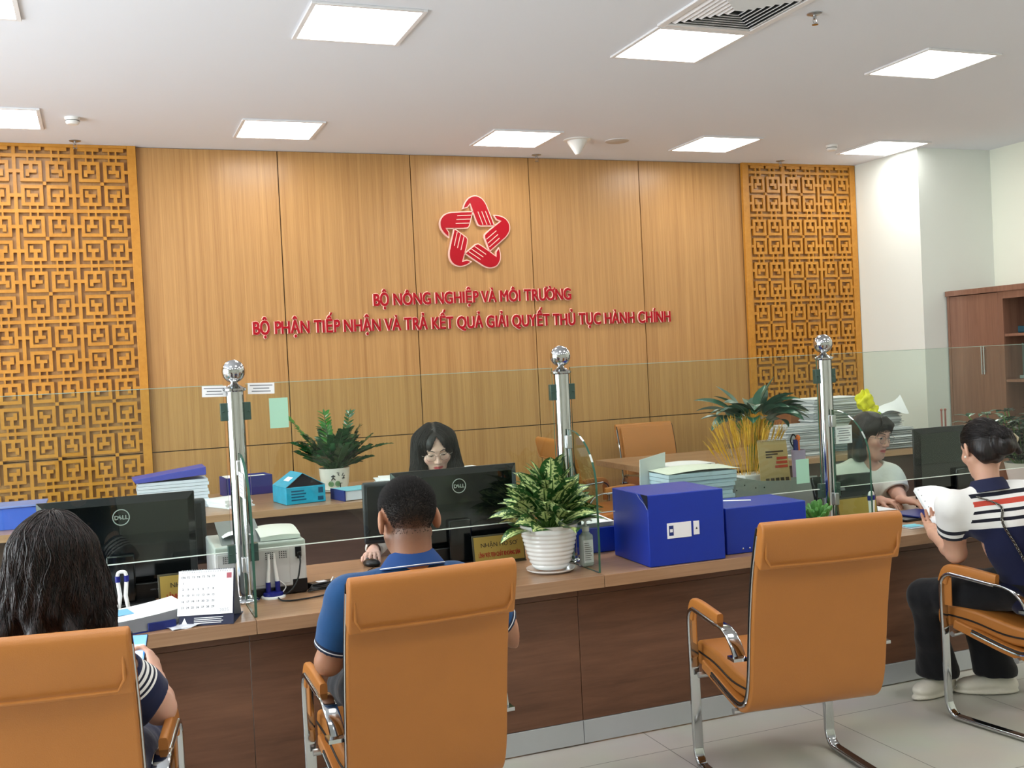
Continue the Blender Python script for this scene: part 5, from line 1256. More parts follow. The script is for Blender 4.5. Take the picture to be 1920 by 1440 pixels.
tag(MB().tube(pts, 0.0035, 6).build('black_cable', M_cord), 'short black cable coiled by the face mask packet', 'cable')
fm = at_z(1713, 988, CT); q = empty('mask_packet', (fm.x, fm.y, CT), 0.0); tag(q, 'pale blue face mask in a clear packet at the worktop edge', 'face mask')
MB().box((-0.058, -0.05, 0.0008), (0.055, 0.05, 0.004)).build('clear_packet', M_paper2, q, bevel=0.001)
m_ = MB(); m_.grid(lambda u, v: (-0.048+0.095*u, -0.028+0.070*v, 0.006+0.0015*math.sin(14*v)), 3, 24); m_.build('mask', mat('mask_blue', (128, 206, 226), 0.6), q)
# mouse and cord
ms_ = at_z(695, 1052, CT); q = empty('computer_mouse', (1.135, 4.86, CT), 0.5); tag(q, 'black computer mouse under the hand of the long haired clerk', 'computer mouse')
m_ = MB(); m_.sphere((0, 0, 0.012), (0.031, 0.052, 0.022), 20, 12); m_.v = [(x, y, max(z, 0.001)) for x, y, z in m_.v]; m_.build('shell', M_black, q)
MB().tube([(0, 0.022, 0.034), (0, 0.034, 0.031)], 0.004, 8).build('scroll_wheel', mat('grey_rubber', (90, 90, 92), 0.6), q)
tag(MB().tube(smooth_path([tuple(at_z(px, py, CT+0.004)) for px, py in ((706, 1056), (700, 1064), (690, 1070), (700, 1074), (712, 1068), (725, 1062))], 5), 0.002, 6).build('mouse_cord', M_cord), 'thin black mouse cord looping left of the man with cropped hair', 'cable')
# white cable and box under the middle monitor
o = empty('white_switch_box', (1.40, 4.72, CT)); tag(o, 'white box under the middle monitor beside the man', 'box')
MB().box((-0.10, -0.05, 0.001), (0.10, 0.06, 0.045)).build('case', M_white, o, bevel=0.004)
MB().tube(smooth_path([(-0.06, -0.052, 0.02), (-0.05, -0.07, 0.05), (-0.03, -0.06, 0.09), (-0.045, -0.04, 0.11)], 5), 0.0035, 8).build('white_cord', M_white, o)
# big plant at the far right
bp_ = at_y(1905, 860, 4.95); q = empty('potted_rubber_plant', (bp_.x+0.06, 4.95, CT)); tag(q, 'dark glossy leaved plant at the right edge behind the visitor with a bun', 'potted plant')
MB().lathe([(0.08, 0.001), (0.11, 0.15), (0.113, 0.155), (0.105, 0.155), (0.10, 0.13), (0, 0.13)], 28).build('pot', M_white, q)
ma, st_ = MB(), MB(); rr = random.Random(31)
for k in range(30):
    az = k*2.4; el = rr.uniform(0.6, 1.45); L = rr.uniform(0.25, 0.42); out = Vector((math.cos(az), math.sin(az), 0)); d = out*math.cos(el)+Vector((0, 0, math.sin(el))); b0 = Vector((out.x*0.03, out.y*0.03, 0.13)); pts = [b0+d*L*i/6 for i in range(7)]
    st_.tube([tuple(p) for p in pts], 0.004, 5)
    for i in range(1, 7):
        for s in range(2):
            a = rr.uniform(0, 6.28); dd = (d*0.3+Vector((math.cos(a), math.sin(a), 0.25))).normalized(); leaf(ma, pts[i], dd, rr.uniform(0.08, 0.12), 0.058, rr.uniform(0.3, 0.9), 0.1, 6, 4)
ma.build('foliage', leaf_mat('glossy_dark_leaf', (26, 62, 40), None, (120, 160, 120), 0.18), q, ang=180); st_.build('stems', ML_stem, q)
# ---- display cabinet along the right wall
CX = 7.52; q = empty('display_cabinet', (CX, 6.9, 0)); tag(q, 'tall red walnut display cabinet with a wooden door and open shelves', 'cabinet')
za = at_x(1773, 547, CX); HT = za.z
def cb(lo, hi): 
    m_ = MB(); m_.T = Matrix.Translation((-CX, -6.9, 0)); m_.box(lo, hi); return m_
Yf, Yn = 7.885, 5.2
ytr = at_x(1876, 600, CX).y
cb((CX-0.02, Yn, HT-0.05), (8.13, Yf, HT)).build('top_board', M_cab, q, bevel=0.002)
cb((CX, Yf-0.03, 0.0), (8.13, Yf, HT-0.05)).build('side_panel', M_cab, q)
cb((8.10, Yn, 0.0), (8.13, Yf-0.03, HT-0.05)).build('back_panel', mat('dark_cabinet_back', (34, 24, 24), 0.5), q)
cb((CX, Yn, 0.0), (8.10, Yn+0.03, HT-0.05)).build('side_panel', M_cab, q)
cb((CX+0.001, ytr+0.03, 0.06), (CX+0.02, Yf-0.032, HT-0.055)).build('door', M_cab, q, bevel=0.002)
yh = at_x(1846, 675, CX)
dh = MB(); dh.T = Matrix.Translation((-CX, -6.9, 0))
for s in (-1, 1): dh.tube([(CX-0.02, yh.y+s*0.014, yh.z-0.13), (CX-0.02, yh.y+s*0.014, yh.z+0.13)], 0.006, 10); dh.bar((CX-0.02, yh.y+s*0.014, yh.z-0.1), (CX+0.003, yh.y+s*0.014, yh.z-0.1), 0.008, 0.008, (0, 1, 0)); dh.bar((CX-0.02, yh.y+s*0.014, yh.z+0.1), (CX+0.003, yh.y+s*0.014, yh.z+0.1), 0.008, 0.008, (0, 1, 0))
dh.build('door_handle', M_steel, q)
cb((CX+0.001, ytr-0.03, 0.0), (8.10, ytr+0.028, HT-0.05)).build('divider', M_cab, q)
cb((CX+0.001, Yn+0.03, HT-0.115), (CX+0.025, ytr-0.03, HT-0.05)).build('top_rail', M_cab, q)
for px, py in ((1890, 628), (1890, 714), (1890, 810)):
    z = at_x(px, py, CX).z; cb((CX+0.01, Yn+0.03, z-0.012), (8.10, ytr-0.03, z+0.012)).build('shelf', M_cab, q, bevel=0.001)
s1 = at_x(1890, 628, CX).z+0.013; s2 = at_x(1890, 714, CX).z+0.013
yy = at_x(1905, 615, CX+0.2).y
q = empty('glass_award', (CX+0.2, yy, s1)); tag(q, 'blue green boat shaped glass ornament on the upper cabinet shelf', 'ornament')
m_ = MB(); m_.prism([(-0.22, 0.002), (0.20, 0.002), (0.30, 0.10), (0.05, 0.075), (-0.24, 0.05)], -0.03, 0.03, 'x'); m_.build('glass_body', mat('teal_award', (56, 96, 110), 0.15), q, bevel=0.01)
yy = at_x(1903, 690, CX+0.22).y
q = empty('crystal_trophy', (CX+0.22, yy, s2)); tag(q, 'clear crystal trophy with gold leaf on the middle cabinet shelf', 'trophy')
MB().box((-0.05, -0.16, 0.0), (0.05, 0.16, 0.03)).build('base', mat('pale_crystal', (160, 176, 170), 0.1), q, bevel=0.004)
m_ = MB(); m_.prism([(-0.15, 0.03), (0.15, 0.03), (0.13, 0.30), (0.0, 0.36), (-0.15, 0.30)], -0.012, 0.012, 'x'); m_.build('plaque', mat('crystal_plaque', (104, 116, 108), 0.1, noise=0.1), q, bevel=0.003)
m_ = MB(); m_.tube(smooth_path([(-0.016, 0.05, 0.04), (-0.016, 0.12, 0.12), (-0.016, 0.13, 0.2), (-0.016, 0.08, 0.3)], 5), 0.010, 8); m_.build('gold_leaf', mat('gold_leaf', (190, 160, 80), 0.3, 0.6), q)
# incense-like red sticks in front of cabinet
q = empty('wooden_sticks', (at_y(1771, 830, 4.85).x, 4.85, CT)); tag(q, 'two thin reddish sticks standing in front of the cabinet edge', 'sticks')
zt = at_y(1772, 768, 4.85).z-CT; m_ = MB()
for s in (-1, 1): m_.tube([(s*0.012, 0, 0.0), (s*0.014, 0, zt)], 0.005, 8); m_.sphere((s*0.014, 0, zt), 0.008, 8, 6)
m_.build('stick', mat('reddish_wood', (150, 90, 78), 0.5), q)
# ================================================================= PEOPLE
def V3(*a): return np.array(a[0] if len(a) == 1 else a, dtype=np.float64)
def RM(ax, deg):
    return np.array(Matrix.Rotation(math.radians(deg), 3, ax))
def unit(v): v = V3(v); return v/np.linalg.norm(v)
class Field:
    """signed distance grid; shapes are blended smoothly, then skinned into one continuous surface"""
    def __init__(s, lo, hi, vox):
        s.lo = V3(lo); s.vox = vox; s.n = [int(math.ceil((hi[i]-lo[i])/vox))+1 for i in range(3)]
        s.D = np.full(s.n, 1.0, np.float32); s.T = (np.eye(3), np.zeros(3), 1.0)
    def frame(s, R=None, t=None, k=1.0): s.T = (np.eye(3) if R is None else R, np.zeros(3) if t is None else V3(t), k)
    def w(s, p): R, t, k = s.T; return R @ (V3(p)*k)+t
    def _blk(s, lo, hi):
        a = [max(0, int((lo[i]-s.lo[i])/s.vox)) for i in range(3)]; b = [min(s.n[i], int((hi[i]-s.lo[i])/s.vox)+2) for i in range(3)]
        if any(b[i] <= a[i] for i in range(3)): return None
        g = np.meshgrid(*[s.lo[i]+s.vox*np.arange(a[i], b[i], dtype=np.float64) for i in range(3)], indexing='ij')
        return tuple(slice(a[i], b[i]) for i in range(3)), np.stack(g, -1)
    def _put(s, sl, d, k, op):
        A = s.D[sl]
        if op == 'add':
            if k > 0:
                h = np.clip(0.5+0.5*(d-A)/k, 0, 1); r = d*(1-h)+A*h-k*h*(1-h)
            else: r = np.minimum(A, d)
        else:
            d = -d
            if k > 0:
                h = np.clip(0.5-0.5*(d-A)/k, 0, 1); r = d*(1-h)+A*h+k*h*(1-h)
            else: r = np.maximum(A, d)
        s.D[sl] = r
    def cone(s, a, b, r1, r2=None, k=0.02, op='add', sq=None):
        """tapered limb; sq=(axis, factor): flatten along a direction given in the current frame"""
        r2 = r1 if r2 is None else r2; K = s.T[2]; A, B = s.w(a), s.w(b); r1, r2 = r1*K, r2*K; R = max(r1, r2)*1.0+k+0.02
        o = s._blk(np.minimum(A, B)-R, np.maximum(A, B)+R)
        if o is None: return
        sl, P = o; P = P-A; ba = B-A
        if sq is not None:
            ax = s.T[0] @ unit(sq[0]); f = sq[1]
            P = P+ax*((P@ax)*(1/f-1))[..., None]; ba = ba+ax*((ba@ax)*(1/f-1))
        L = max(ba@ba, 1e-12); t = np.clip((P@ba)/L, 0, 1)
        d = np.linalg.norm(P-t[..., None]*ba, axis=-1)-(r1+(r2-r1)*t)
        if sq is not None: d = d*min(1, sq[1]**0.5)
        s._put(sl, d, k, op)
    def chain(s, pts, rad, k=0.02, op='add', sq=None):
        for i in range(len(pts)-1): s.cone(pts[i], pts[i+1], rad[i], rad[i+1], k, op, sq)
    def ell(s, c, r, k=0.02, op='add', R=None):
        K = s.T[2]; r = V3(r)*K; C = s.w(c); M_ = s.T[0] if R is None else s.T[0] @ R; m = max(r)+k+0.02
        o = s._blk(C-m, C+m)
        if o is None: return
        sl, P = o; Q = (P-C) @ M_; a = Q/r; k0 = np.linalg.norm(a, axis=-1); k1 = np.linalg.norm(a/r, axis=-1)
        s._put(sl, k0*(k0-1)/np.maximum(k1, 1e-9), k, op)
    def cut(s, p, n, lo=None, hi=None, k=0.0):
        """remove everything on the side the normal points to (inside an optional box)"""
        N = s.T[0] @ unit(n); Pp = s.w(p)
        o = s._blk(s.lo if lo is None else lo, s.lo+s.vox*np.array(s.n) if hi is None else hi)
        sl, P = o; s._put(sl, -((P-Pp)@N), k, 'sub')
    def warp(s, fn):
        o = s._blk(s.lo, s.lo+s.vox*np.array(s.n)); s.D[o[0]] += fn(o[1]).astype(np.float32)
    def mesh(s):
        D = s.D; D[0] = D[-1] = 1; D[:, 0] = D[:, -1] = 1; D[:, :, 0] = D[:, :, -1] = 1
        S = D < 0; c = np.zeros([n-1 for n in s.n], np.int8)
        offs = [(i, j, k) for i in (0, 1) for j in (0, 1) for k in (0, 1)]
        def sh(A, o): return A[o[0]:A.shape[0]-1+o[0], o[1]:A.shape[1]-1+o[1], o[2]:A.shape[2]-1+o[2]]
        for o in offs: c += sh(S, o)
        act = (c > 0) & (c < 8); I = np.argwhere(act); idx = np.full(act.shape, -1, np.int64); idx[act] = np.arange(len(I))
        val = {o: D[I[:, 0]+o[0], I[:, 1]+o[1], I[:, 2]+o[2]].astype(np.float64) for o in offs}
        acc = np.zeros((len(I), 3)); cnt = np.zeros(len(I))
        for o in offs:
            for ax in range(3):
                if o[ax]: continue
                q = list(o); q[ax] = 1; q = tuple(q); a, b = val[o], val[q]; m = (a < 0) != (b < 0)
                t = np.where(m, a/np.where(m, a-b, 1), 0)
                p = np.tile(np.array(o, float), (len(I), 1)); p[:, ax] = t; acc += p*m[:, None]; cnt += m
        Vv = s.lo+s.vox*(I+acc/cnt[:, None]); F = []
        for ax in range(3):
            o1, o2 = [(1, 2), (2, 0), (0, 1)][ax]
            sl0 = [slice(None)]*3; sl1 = [slice(None)]*3; sl0[ax] = slice(0, -1); sl1[ax] = slice(1, None)
            a, b = S[tuple(sl0)], S[tuple(sl1)]; E = np.argwhere(a != b)
            ok = (E[:, o1] >= 1) & (E[:, o2] >= 1) & (E[:, o1] < s.n[o1]-1) & (E[:, o2] < s.n[o2]-1); E = E[ok]
            flip = a[E[:, 0], E[:, 1], E[:, 2]]
            def cell(d1, d2):
                q = E.copy(); q[:, o1] -= d1; q[:, o2] -= d2; return idx[q[:, 0], q[:, 1], q[:, 2]]
            Q = np.stack([cell(1, 1), cell(0, 1), cell(0, 0), cell(1, 0)], 1); Q[~flip] = Q[~flip][:, ::-1]; F.append(Q)
        return Vv, np.concatenate(F)
    def sample(s, P):
        q = (P-s.lo)/s.vox; i = np.clip(q.astype(int), 1, np.array(s.n)-3); f = q-i; r = 0
        for o in [(a, b, c) for a in (0, 1) for b in (0, 1) for c in (0, 1)]:
            w_ = np.prod([f[:, j] if o[j] else 1-f[:, j] for j in range(3)], axis=0); r = r+w_*s.D[i[:, 0]+o[0], i[:, 1]+o[1], i[:, 2]+o[2]]
        return r
    def grad(s, P):
        e = s.vox; g = np.stack([s.sample(P+np.eye(3)[i]*e)-s.sample(P-np.eye(3)[i]*e) for i in range(3)], 1); n = np.linalg.norm(g, axis=1, keepdims=True); return g/np.maximum(n, 1e-9)

def relax(Vv, F, it=2, lam=0.5):
    E = np.concatenate([F[:, [0, 1]], F[:, [1, 2]], F[:, [2, 3]], F[:, [3, 0]]]); n = len(Vv)
    for i in range(it*2):
        l = lam if i % 2 == 0 else -lam*1.03
        S_ = np.zeros_like(Vv); C_ = np.zeros(n)
        for c in range(3): S_[:, c] = np.bincount(E[:, 0], Vv[E[:, 1], c], n)+np.bincount(E[:, 1], Vv[E[:, 0], c], n)
        C_ = np.bincount(E[:, 0], minlength=n)+np.bincount(E[:, 1], minlength=n); Vv = Vv+l*(S_/np.maximum(C_, 1)[:, None]-Vv)
    return Vv
def np_mesh(name, Vv, F, mats, parent, origin, attrs=None, smooth=True):
    me = bpy.data.meshes.new(name); Vl = Vv-np.array(origin)
    me.vertices.add(len(Vl)); me.vertices.foreach_set('co', Vl.astype(np.float32).ravel())
    k = F.shape[1]; me.loops.add(F.size); me.loops.foreach_set('vertex_index', F.astype(np.int32).ravel())
    me.polygons.add(len(F)); me.polygons.foreach_set('loop_start', np.arange(0, F.size, k, dtype=np.int32)); me.polygons.foreach_set('loop_total', np.full(len(F), k, np.int32))
    me.update(calc_edges=True); me.validate()
    if smooth: me.polygons.foreach_set('use_smooth', np.ones(len(me.polygons), bool))
    for m in (mats if isinstance(mats, (list, tuple)) else [mats]): me.materials.append(m)
    for an, av in (attrs or {}).items():
        if av.ndim == 2:
            a = me.attributes.new(an, 'FLOAT_COLOR', 'POINT'); a.data.foreach_set('color', np.concatenate([av, np.ones((len(av), 1))], 1).astype(np.float32).ravel())
        else:
            a = me.attributes.new(an, 'FLOAT', 'POINT'); a.data.foreach_set('value', av.astype(np.float32))
    o = bpy.data.objects.new(name, me); COL.objects.link(o)
    if parent: o.parent = parent
    return o

# ---- materials for people
def attr_mat(name, rough=0.5, bump=0.15, bscale=300, sss=0.0, sheen=0.0, spec=0.4):
    m, nt, b = base_mat(name); a = nt.nodes.new('ShaderNodeAttribute'); a.attribute_name = 'tint'
    tc = nt.nodes.new('ShaderNodeTexCoord'); n = nt.nodes.new('ShaderNodeTexNoise'); n.inputs['Scale'].default_value = 40; n.inputs['Detail'].default_value = 5; nt.links.new(tc.outputs['Object'], n.inputs[0])
    mx = nt.nodes.new('ShaderNodeMix'); mx.data_type = 'RGBA'; mx.blend_type = 'MULTIPLY'; mx.inputs[0].default_value = 0.10
    nt.links.new(a.outputs['Color'], mx.inputs[6]); nt.links.new(n.outputs[1], mx.inputs[7]); nt.links.new(mx.outputs[2], b.inputs['Base Color'])
    n2 = nt.nodes.new('ShaderNodeTexNoise'); n2.inputs['Scale'].default_value = bscale; nt.links.new(tc.outputs['Object'], n2.inputs[0])
    bp = nt.nodes.new('ShaderNodeBump'); bp.inputs['Strength'].default_value = bump; bp.inputs['Distance'].default_value = 0.001; nt.links.new(n2.outputs[0], bp.inputs['Height']); nt.links.new(bp.outputs[0], b.inputs['Normal'])
    b.inputs['Roughness'].default_value = rough; b.inputs['Specular IOR Level'].default_value = spec; b.inputs['Sheen Weight'].default_value = sheen
    if sss: b.inputs['Subsurface Weight'].default_value = sss; b.inputs['Subsurface Radius'].default_value = (0.012, 0.005, 0.003); b.inputs['Subsurface Scale'].default_value = 1.0
    return m
M_skin = attr_mat('skin', 0.48, 0.12, 500, 0.12)
def hair_mat(name, dark, light, rough=0.38, freq=160):
    m, nt, b = base_mat(name); tc = nt.nodes.new('ShaderNodeTexCoord'); mp = nt.nodes.new('ShaderNodeMapping'); mp.inputs['Scale'].default_value = (1, 1, 0.12); nt.links.new(tc.outputs['Object'], mp.inputs[0])
    n = nt.nodes.new('ShaderNodeTexNoise'); n.inputs['Scale'].default_value = freq; n.inputs['Detail'].default_value = 3; nt.links.new(mp.outputs[0], n.inputs[0])
    cr = nt.nodes.new('ShaderNodeValToRGB'); e = cr.color_ramp.elements; e[0].position = 0.4; e[0].color = (*lin(dark), 1); e[1].position = 0.7; e[1].color = (*lin(light), 1)
    nt.links.new(n.outputs[0], cr.inputs[0]); nt.links.new(cr.outputs[0], b.inputs['Base Color'])
    bp = nt.nodes.new('ShaderNodeBump'); bp.inputs['Strength'].default_value = 0.5; bp.inputs['Distance'].default_value = 0.003; nt.links.new(n.outputs[0], bp.inputs['Height']); nt.links.new(bp.outputs[0], b.inputs['Normal'])
    b.inputs['Roughness'].default_value = rough; b.inputs['Specular IOR Level'].default_value = 0.35
    return m
MH_black = hair_mat('black_hair', (14, 11, 11), (38, 30, 29)); MH_brown = hair_mat('dark_brown_hair', (13, 9, 9), (46, 29, 26))
MH_buzz = hair_mat('cropped_hair', (20, 18, 18), (44, 40, 38), 0.7, 400)
def cloth_mat(name, stops, rough=0.8, sleeve=None, bump=0.25):
    """stops: [(position, rgb)] along attribute 'band' (constant steps, woven stripes); sleeve: the same along 'cuff' where 'arm' > 0.5"""
    m, nt, b = base_mat(name)
    def ramp(attr, st):
        a = nt.nodes.new('ShaderNodeAttribute'); a.attribute_name = attr; cr = nt.nodes.new('ShaderNodeValToRGB'); cr.color_ramp.interpolation = 'CONSTANT'; e = cr.color_ramp.elements
        while len(e) < len(st): e.new(0.99)
        for i, (p, c) in enumerate(st): e[i].position = p; e[i].color = (*lin(c), 1)
        nt.links.new(a.outputs['Fac'], cr.inputs[0]); return cr.outputs[0]
    if len(stops) == 1: stops = stops+[(0.99, stops[0][1])]
    out = ramp('band', stops)
    if sleeve:
        o2 = ramp('cuff', sleeve); a = nt.nodes.new('ShaderNodeAttribute'); a.attribute_name = 'arm'; g = nt.nodes.new('ShaderNodeMath'); g.operation = 'GREATER_THAN'; g.inputs[1].default_value = 0.5; nt.links.new(a.outputs['Fac'], g.inputs[0])
        mx = nt.nodes.new('ShaderNodeMix'); mx.data_type = 'RGBA'; nt.links.new(g.outputs[0], mx.inputs[0]); nt.links.new(out, mx.inputs[6]); nt.links.new(o2, mx.inputs[7]); out = mx.outputs[2]
    nt.links.new(out, b.inputs['Base Color'])
    tc = nt.nodes.new('ShaderNodeTexCoord'); n = nt.nodes.new('ShaderNodeTexNoise'); n.inputs['Scale'].default_value = 22; n.inputs['Detail'].default_value = 4; nt.links.new(tc.outputs['Object'], n.inputs[0])
    bp = nt.nodes.new('ShaderNodeBump'); bp.inputs['Strength'].default_value = bump; bp.inputs['Distance'].default_value = 0.01; nt.links.new(n.outputs[0], bp.inputs['Height']); nt.links.new(bp.outputs[0], b.inputs['Normal'])
    b.inputs['Roughness'].default_value = rough; b.inputs['Specular IOR Level'].default_value = 0.25; b.inputs['Sheen Weight'].default_value = 0.15
    return m

# ---- body pieces
def add_head(F, R, t, k=1.0, male=False, full=1.0):
    F.frame(R, t, k)
    F.ell((0, -0.018, 0.032), (0.074, 0.094, 0.083), 0.0)
    F.ell((0, 0.012, 0.02), (0.068, 0.078, 0.082), 0.02)
    F.ell((0, 0.024, -0.045), (0.057, 0.060, 0.066), 0.03)          # lower face
    F.ell((0, 0.058, -0.094), (0.023, 0.020, 0.019), 0.03)          # chin
    for s in (-1, 1):
        F.cone((s*0.055, 0.0, -0.045), (s*0.022, 0.050, -0.092), 0.016, 0.014, 0.025)   # jaw
        F.ell((s*0.040, 0.058, -0.022), (0.024, 0.022, 0.022), 0.02)  # cheek
        F.cone((s*0.040, 0.070, 0.030), (s*0.012, 0.082, 0.027), 0.009, 0.009, 0.018)  # brow
        F.ell((s*0.031, 0.098, 0.006), (0.015, 0.016, 0.010), 0.012, 'sub')
        F.ell((s*0.031, 0.0725, 0.006), (0.015, 0.0125, 0.0095), 0.004)    # lid over the eye
    F.cone((0, 0.080, 0.016), (0, 0.098, -0.026), 0.0065, 0.0085, 0.010)
    F.ell((0, 0.101, -0.030), (0.0095, 0.009, 0.008), 0.006)
    for s in (-1, 1): F.ell((s*0.011, 0.091, -0.033), (0.0075, 0.009, 0.0065), 0.004)
    F.cone((-0.020, 0.076, -0.0585), (0, 0.0855, -0.0565), 0.0035, 0.0055, 0.006); F.cone((0.020, 0.076, -0.0585), (0, 0.0855, -0.0565), 0.0035, 0.0055, 0.006)
    F.cone((-0.016, 0.077, -0.0665), (0, 0.0845, -0.068), 0.004, 0.006, 0.006); F.cone((0.016, 0.077, -0.0665), (0, 0.0845, -0.068), 0.004, 0.006, 0.006)
    F.cone((-0.02, 0.087, -0.0622), (0.02, 0.087, -0.0622), 0.0022, 0.0022, 0.003, 'sub')
    for s in (-1, 1):     # ears
        Re = RM('Z', s*22) @ RM('X', -12)
        e_ = 1.12 if male else 1.0; F.ell((s*(0.078+0.005*(e_ > 1)), -0.014, -0.004), (0.008*e_, 0.018*e_, 0.031*e_), 0.008, R=Re)
        F.ell((s*0.085, -0.004, 0.002), (0.007, 0.010*e_, 0.018*e_), 0.004, 'sub', R=Re)
    F.frame()
def head_tint(P, R, t, k, skin, lip=(176, 84, 84), cheek=None):
    Q = ((P-t) @ R)/k; base = np.tile(np.array(lin(skin)), (len(P), 1))
    def mixin(c, w_): base[:] = base*(1-w_[:, None])+np.array(lin(c))*w_[:, None]
    if cheek:
        for s in (-1, 1):
            d = np.linalg.norm((Q-np.array([s*0.042, 0.07, -0.028]))/np.array([0.026, 0.04, 0.022]), axis=1); mixin(cheek, np.clip(1-d, 0, 1)*0.6)
    zl = -0.062+0.000*Q[:, 0]; u = np.abs(Q[:, 0])/0.025; th = 0.0100*np.sqrt(np.clip(1-u**2, 0, 1)); w_ = np.clip((th-np.abs(Q[:, 2]-zl))/0.003, 0, 1)*(Q[:, 1] > 0.07)*(u < 1)
    mixin(lip, w_)
    return base
def add_hand(F, wrist, d, n, side, k=1.0, curl=(0.35, 0.5, 0.4), spread=0.10, thumb=(0.6, 0.3), r=0.0082, fan=0.0):
    """d: towards the fingers, n: out of the palm, side: +1 when the thumb is on the d x n side"""
    d, n = unit(d), V3(n); n = unit(n-d*(n@d)); b = np.cross(d, n)*side; W_ = V3(wrist); F.frame()
    P = lambda u, v, w_: W_+(d*u+b*v+n*w_)*k
    F.chain([P(-0.02, 0, 0), P(0.015, 0, 0)], [0.024*k, 0.021*k], 0.012, sq=(n, 0.72))
    for v, vr in ((-0.026, -0.014), (-0.009, -0.005), (0.010, 0.005), (0.027, 0.014)): F.chain([P(0.012, vr, 0), P(0.085, v, 0)], [0.013*k, 0.0115*k], 0.012)
    F.ell(P(0.05, 0.0, 0.004), (0.016*k,)*3, 0.02)
    tips = {}
    for i, (v, L) in enumerate(((-0.028, 0.060), (-0.0095, 0.074), (0.0105, 0.080), (0.029, 0.072))):
        a = 0; p = P(0.086, v, 0.0); ang = (v/0.03)*spread; c = curl if isinstance(curl[0], (int, float)) else curl[i]
        seg = (L*0.45, L*0.30, L*0.25); rr_ = r*(0.92 if i == 0 else 1.0)
        pts = [p]
        for j in range(3):
            a += c[j]; dd = (d*math.cos(a)+n*math.sin(a)); dd = dd*math.cos(ang)+b*math.sin(ang); pts.append(pts[-1]+dd*seg[j]*k*1.05)
        F.chain(pts, [rr_*1.12*k, rr_*1.04*k, rr_*0.96*k, rr_*0.78*k], 0.004); tips[i] = pts
    p0 = P(0.018, 0.020, 0.006); p1 = P(0.048, 0.040, 0.010+0.012*thumb[0]); dd = unit(d*math.cos(thumb[0])+b*math.sin(thumb[0])*0.6+n*math.sin(thumb[1])); p2 = p1+dd*0.034*k; p3 = p2+unit(dd+n*thumb[1]*0.4-b*0.2)*0.026*k
    F.chain([p0, p1, p2, p3], [0.013*k, 0.0105*k, 0.0095*k, 0.0075*k], 0.007); tips['t'] = [p0, p1, p2, p3]
    return tips
def limb(F, S, E, Wr, k=1.0, rs=(0.052, 0.043, 0.036, 0.026)):
    S, E, Wr = V3(S), V3(E), V3(Wr); m = E*0.55+Wr*0.45
    F.chain([S, S*0.5+E*0.5, E], [rs[0]*k, (rs[0]*0.5+rs[1]*0.5)*k, rs[1]*k*0.95], 0.03); F.chain([E, E*0.72+Wr*0.28, Wr], [rs[1]*k*0.92, rs[2]*1.08*k, rs[3]*k], 0.02)
def torso(F, H, C, N, SL, SR, k=1.0, grow=0.0, w=1.0, hips=True):
    """H hip centre, C chest centre, N neck base, SL/SR shoulder joints"""
    H, C, N, SL, SR = map(V3, (H, C, N, SL, SR)); x = unit(SR-SL); up = unit(N-H); y = unit(np.cross(up, x)); z = np.cross(x, y)
    R = np.stack([x, y, z], 1); F.frame(); g = grow
    if hips: F.ell(H, (0.172*w+g, 0.130+g, 0.13+g), 0.0, R=R)
    F.ell(H*0.62+C*0.38, (0.142*w+g, 0.112+g, 0.15+g), 0.06, R=R)
    F.ell(C, (0.158*w+g, 0.112+g, 0.165+g), 0.06, R=R)
    up_ = C*0.35+(SL+SR)/2*0.65
    F.ell(up_, (0.16*w+g, 0.088+g, 0.085+g), 0.05, R=R)
    for S in (SL, SR): F.cone(N-z*0.03, S, 0.050*k+g, 0.055*k+g, 0.045)
    F.cone(SL, SL*0.6+C*0.4, 0.05*k+g, 0.06+g, 0.04); F.cone(SR, SR*0.6+C*0.4, 0.05*k+g, 0.06+g, 0.04)
    return R
def strands(F, seeds, flow, steps, step, off=0.0015, rad=0.0011, name='hair_strands', mat_=None, parent=None, origin=(0, 0, 0), jitter=0.0, seed=1, lens=None, merge=None):
    rng = np.random.default_rng(seed); P = np.array(seeds, float); n = len(P); path = [P.copy()]; J = rng.normal(0, 1, (n, 3))*jitter
    offs = off+np.abs(rng.normal(0, 1, n))*0.0015
    for i in range(steps):
        G = F.grad(P); d = flow(P, i)+J; d = d-G*np.sum(d*G, 1)[:, None]*0.97; d /= np.maximum(np.linalg.norm(d, axis=1, keepdims=True), 1e-6); P = P+d*step
        for _ in range(2): P = P-F.grad(P)*(F.sample(P)-offs)[:, None]*0.8
        path.append(P.copy())
    A = np.stack(path, 1); m = steps+1; T_ = np.gradient(A, axis=1); T_ /= np.maximum(np.linalg.norm(T_, axis=2, keepdims=True), 1e-9)
    N_ = np.cross(T_, rng.normal(0, 1, (n, 1, 3))); N_ /= np.maximum(np.linalg.norm(N_, axis=2, keepdims=True), 1e-9); B_ = np.cross(T_, N_)
    tt = np.linspace(0, 1, m); rr_ = rad*np.minimum(1, 3*(1-tt)+0.1)[None, :, None]
    ring = [A+(N_*math.cos(a)+B_*math.sin(a))*rr_ for a in (0, 2.094, 4.189)]
    Vv = np.stack(ring, 2).reshape(-1, 3); F_ = []
    base = (np.arange(n)*m*3)[:, None]+(np.arange(m-1)*3)[None, :]; base = base.ravel()
    for c in range(3): e = (c+1) % 3; F_.append(np.stack([base+c, base+e, base+3+e, base+3+c], 1))
    return Vv, np.concatenate(F_)
def join(parts):
    Vs, Fs, o = [], [], 0
    for v, f in parts: Vs.append(v); Fs.append(f+o); o += len(v)
    return np.concatenate(Vs), np.concatenate(Fs)
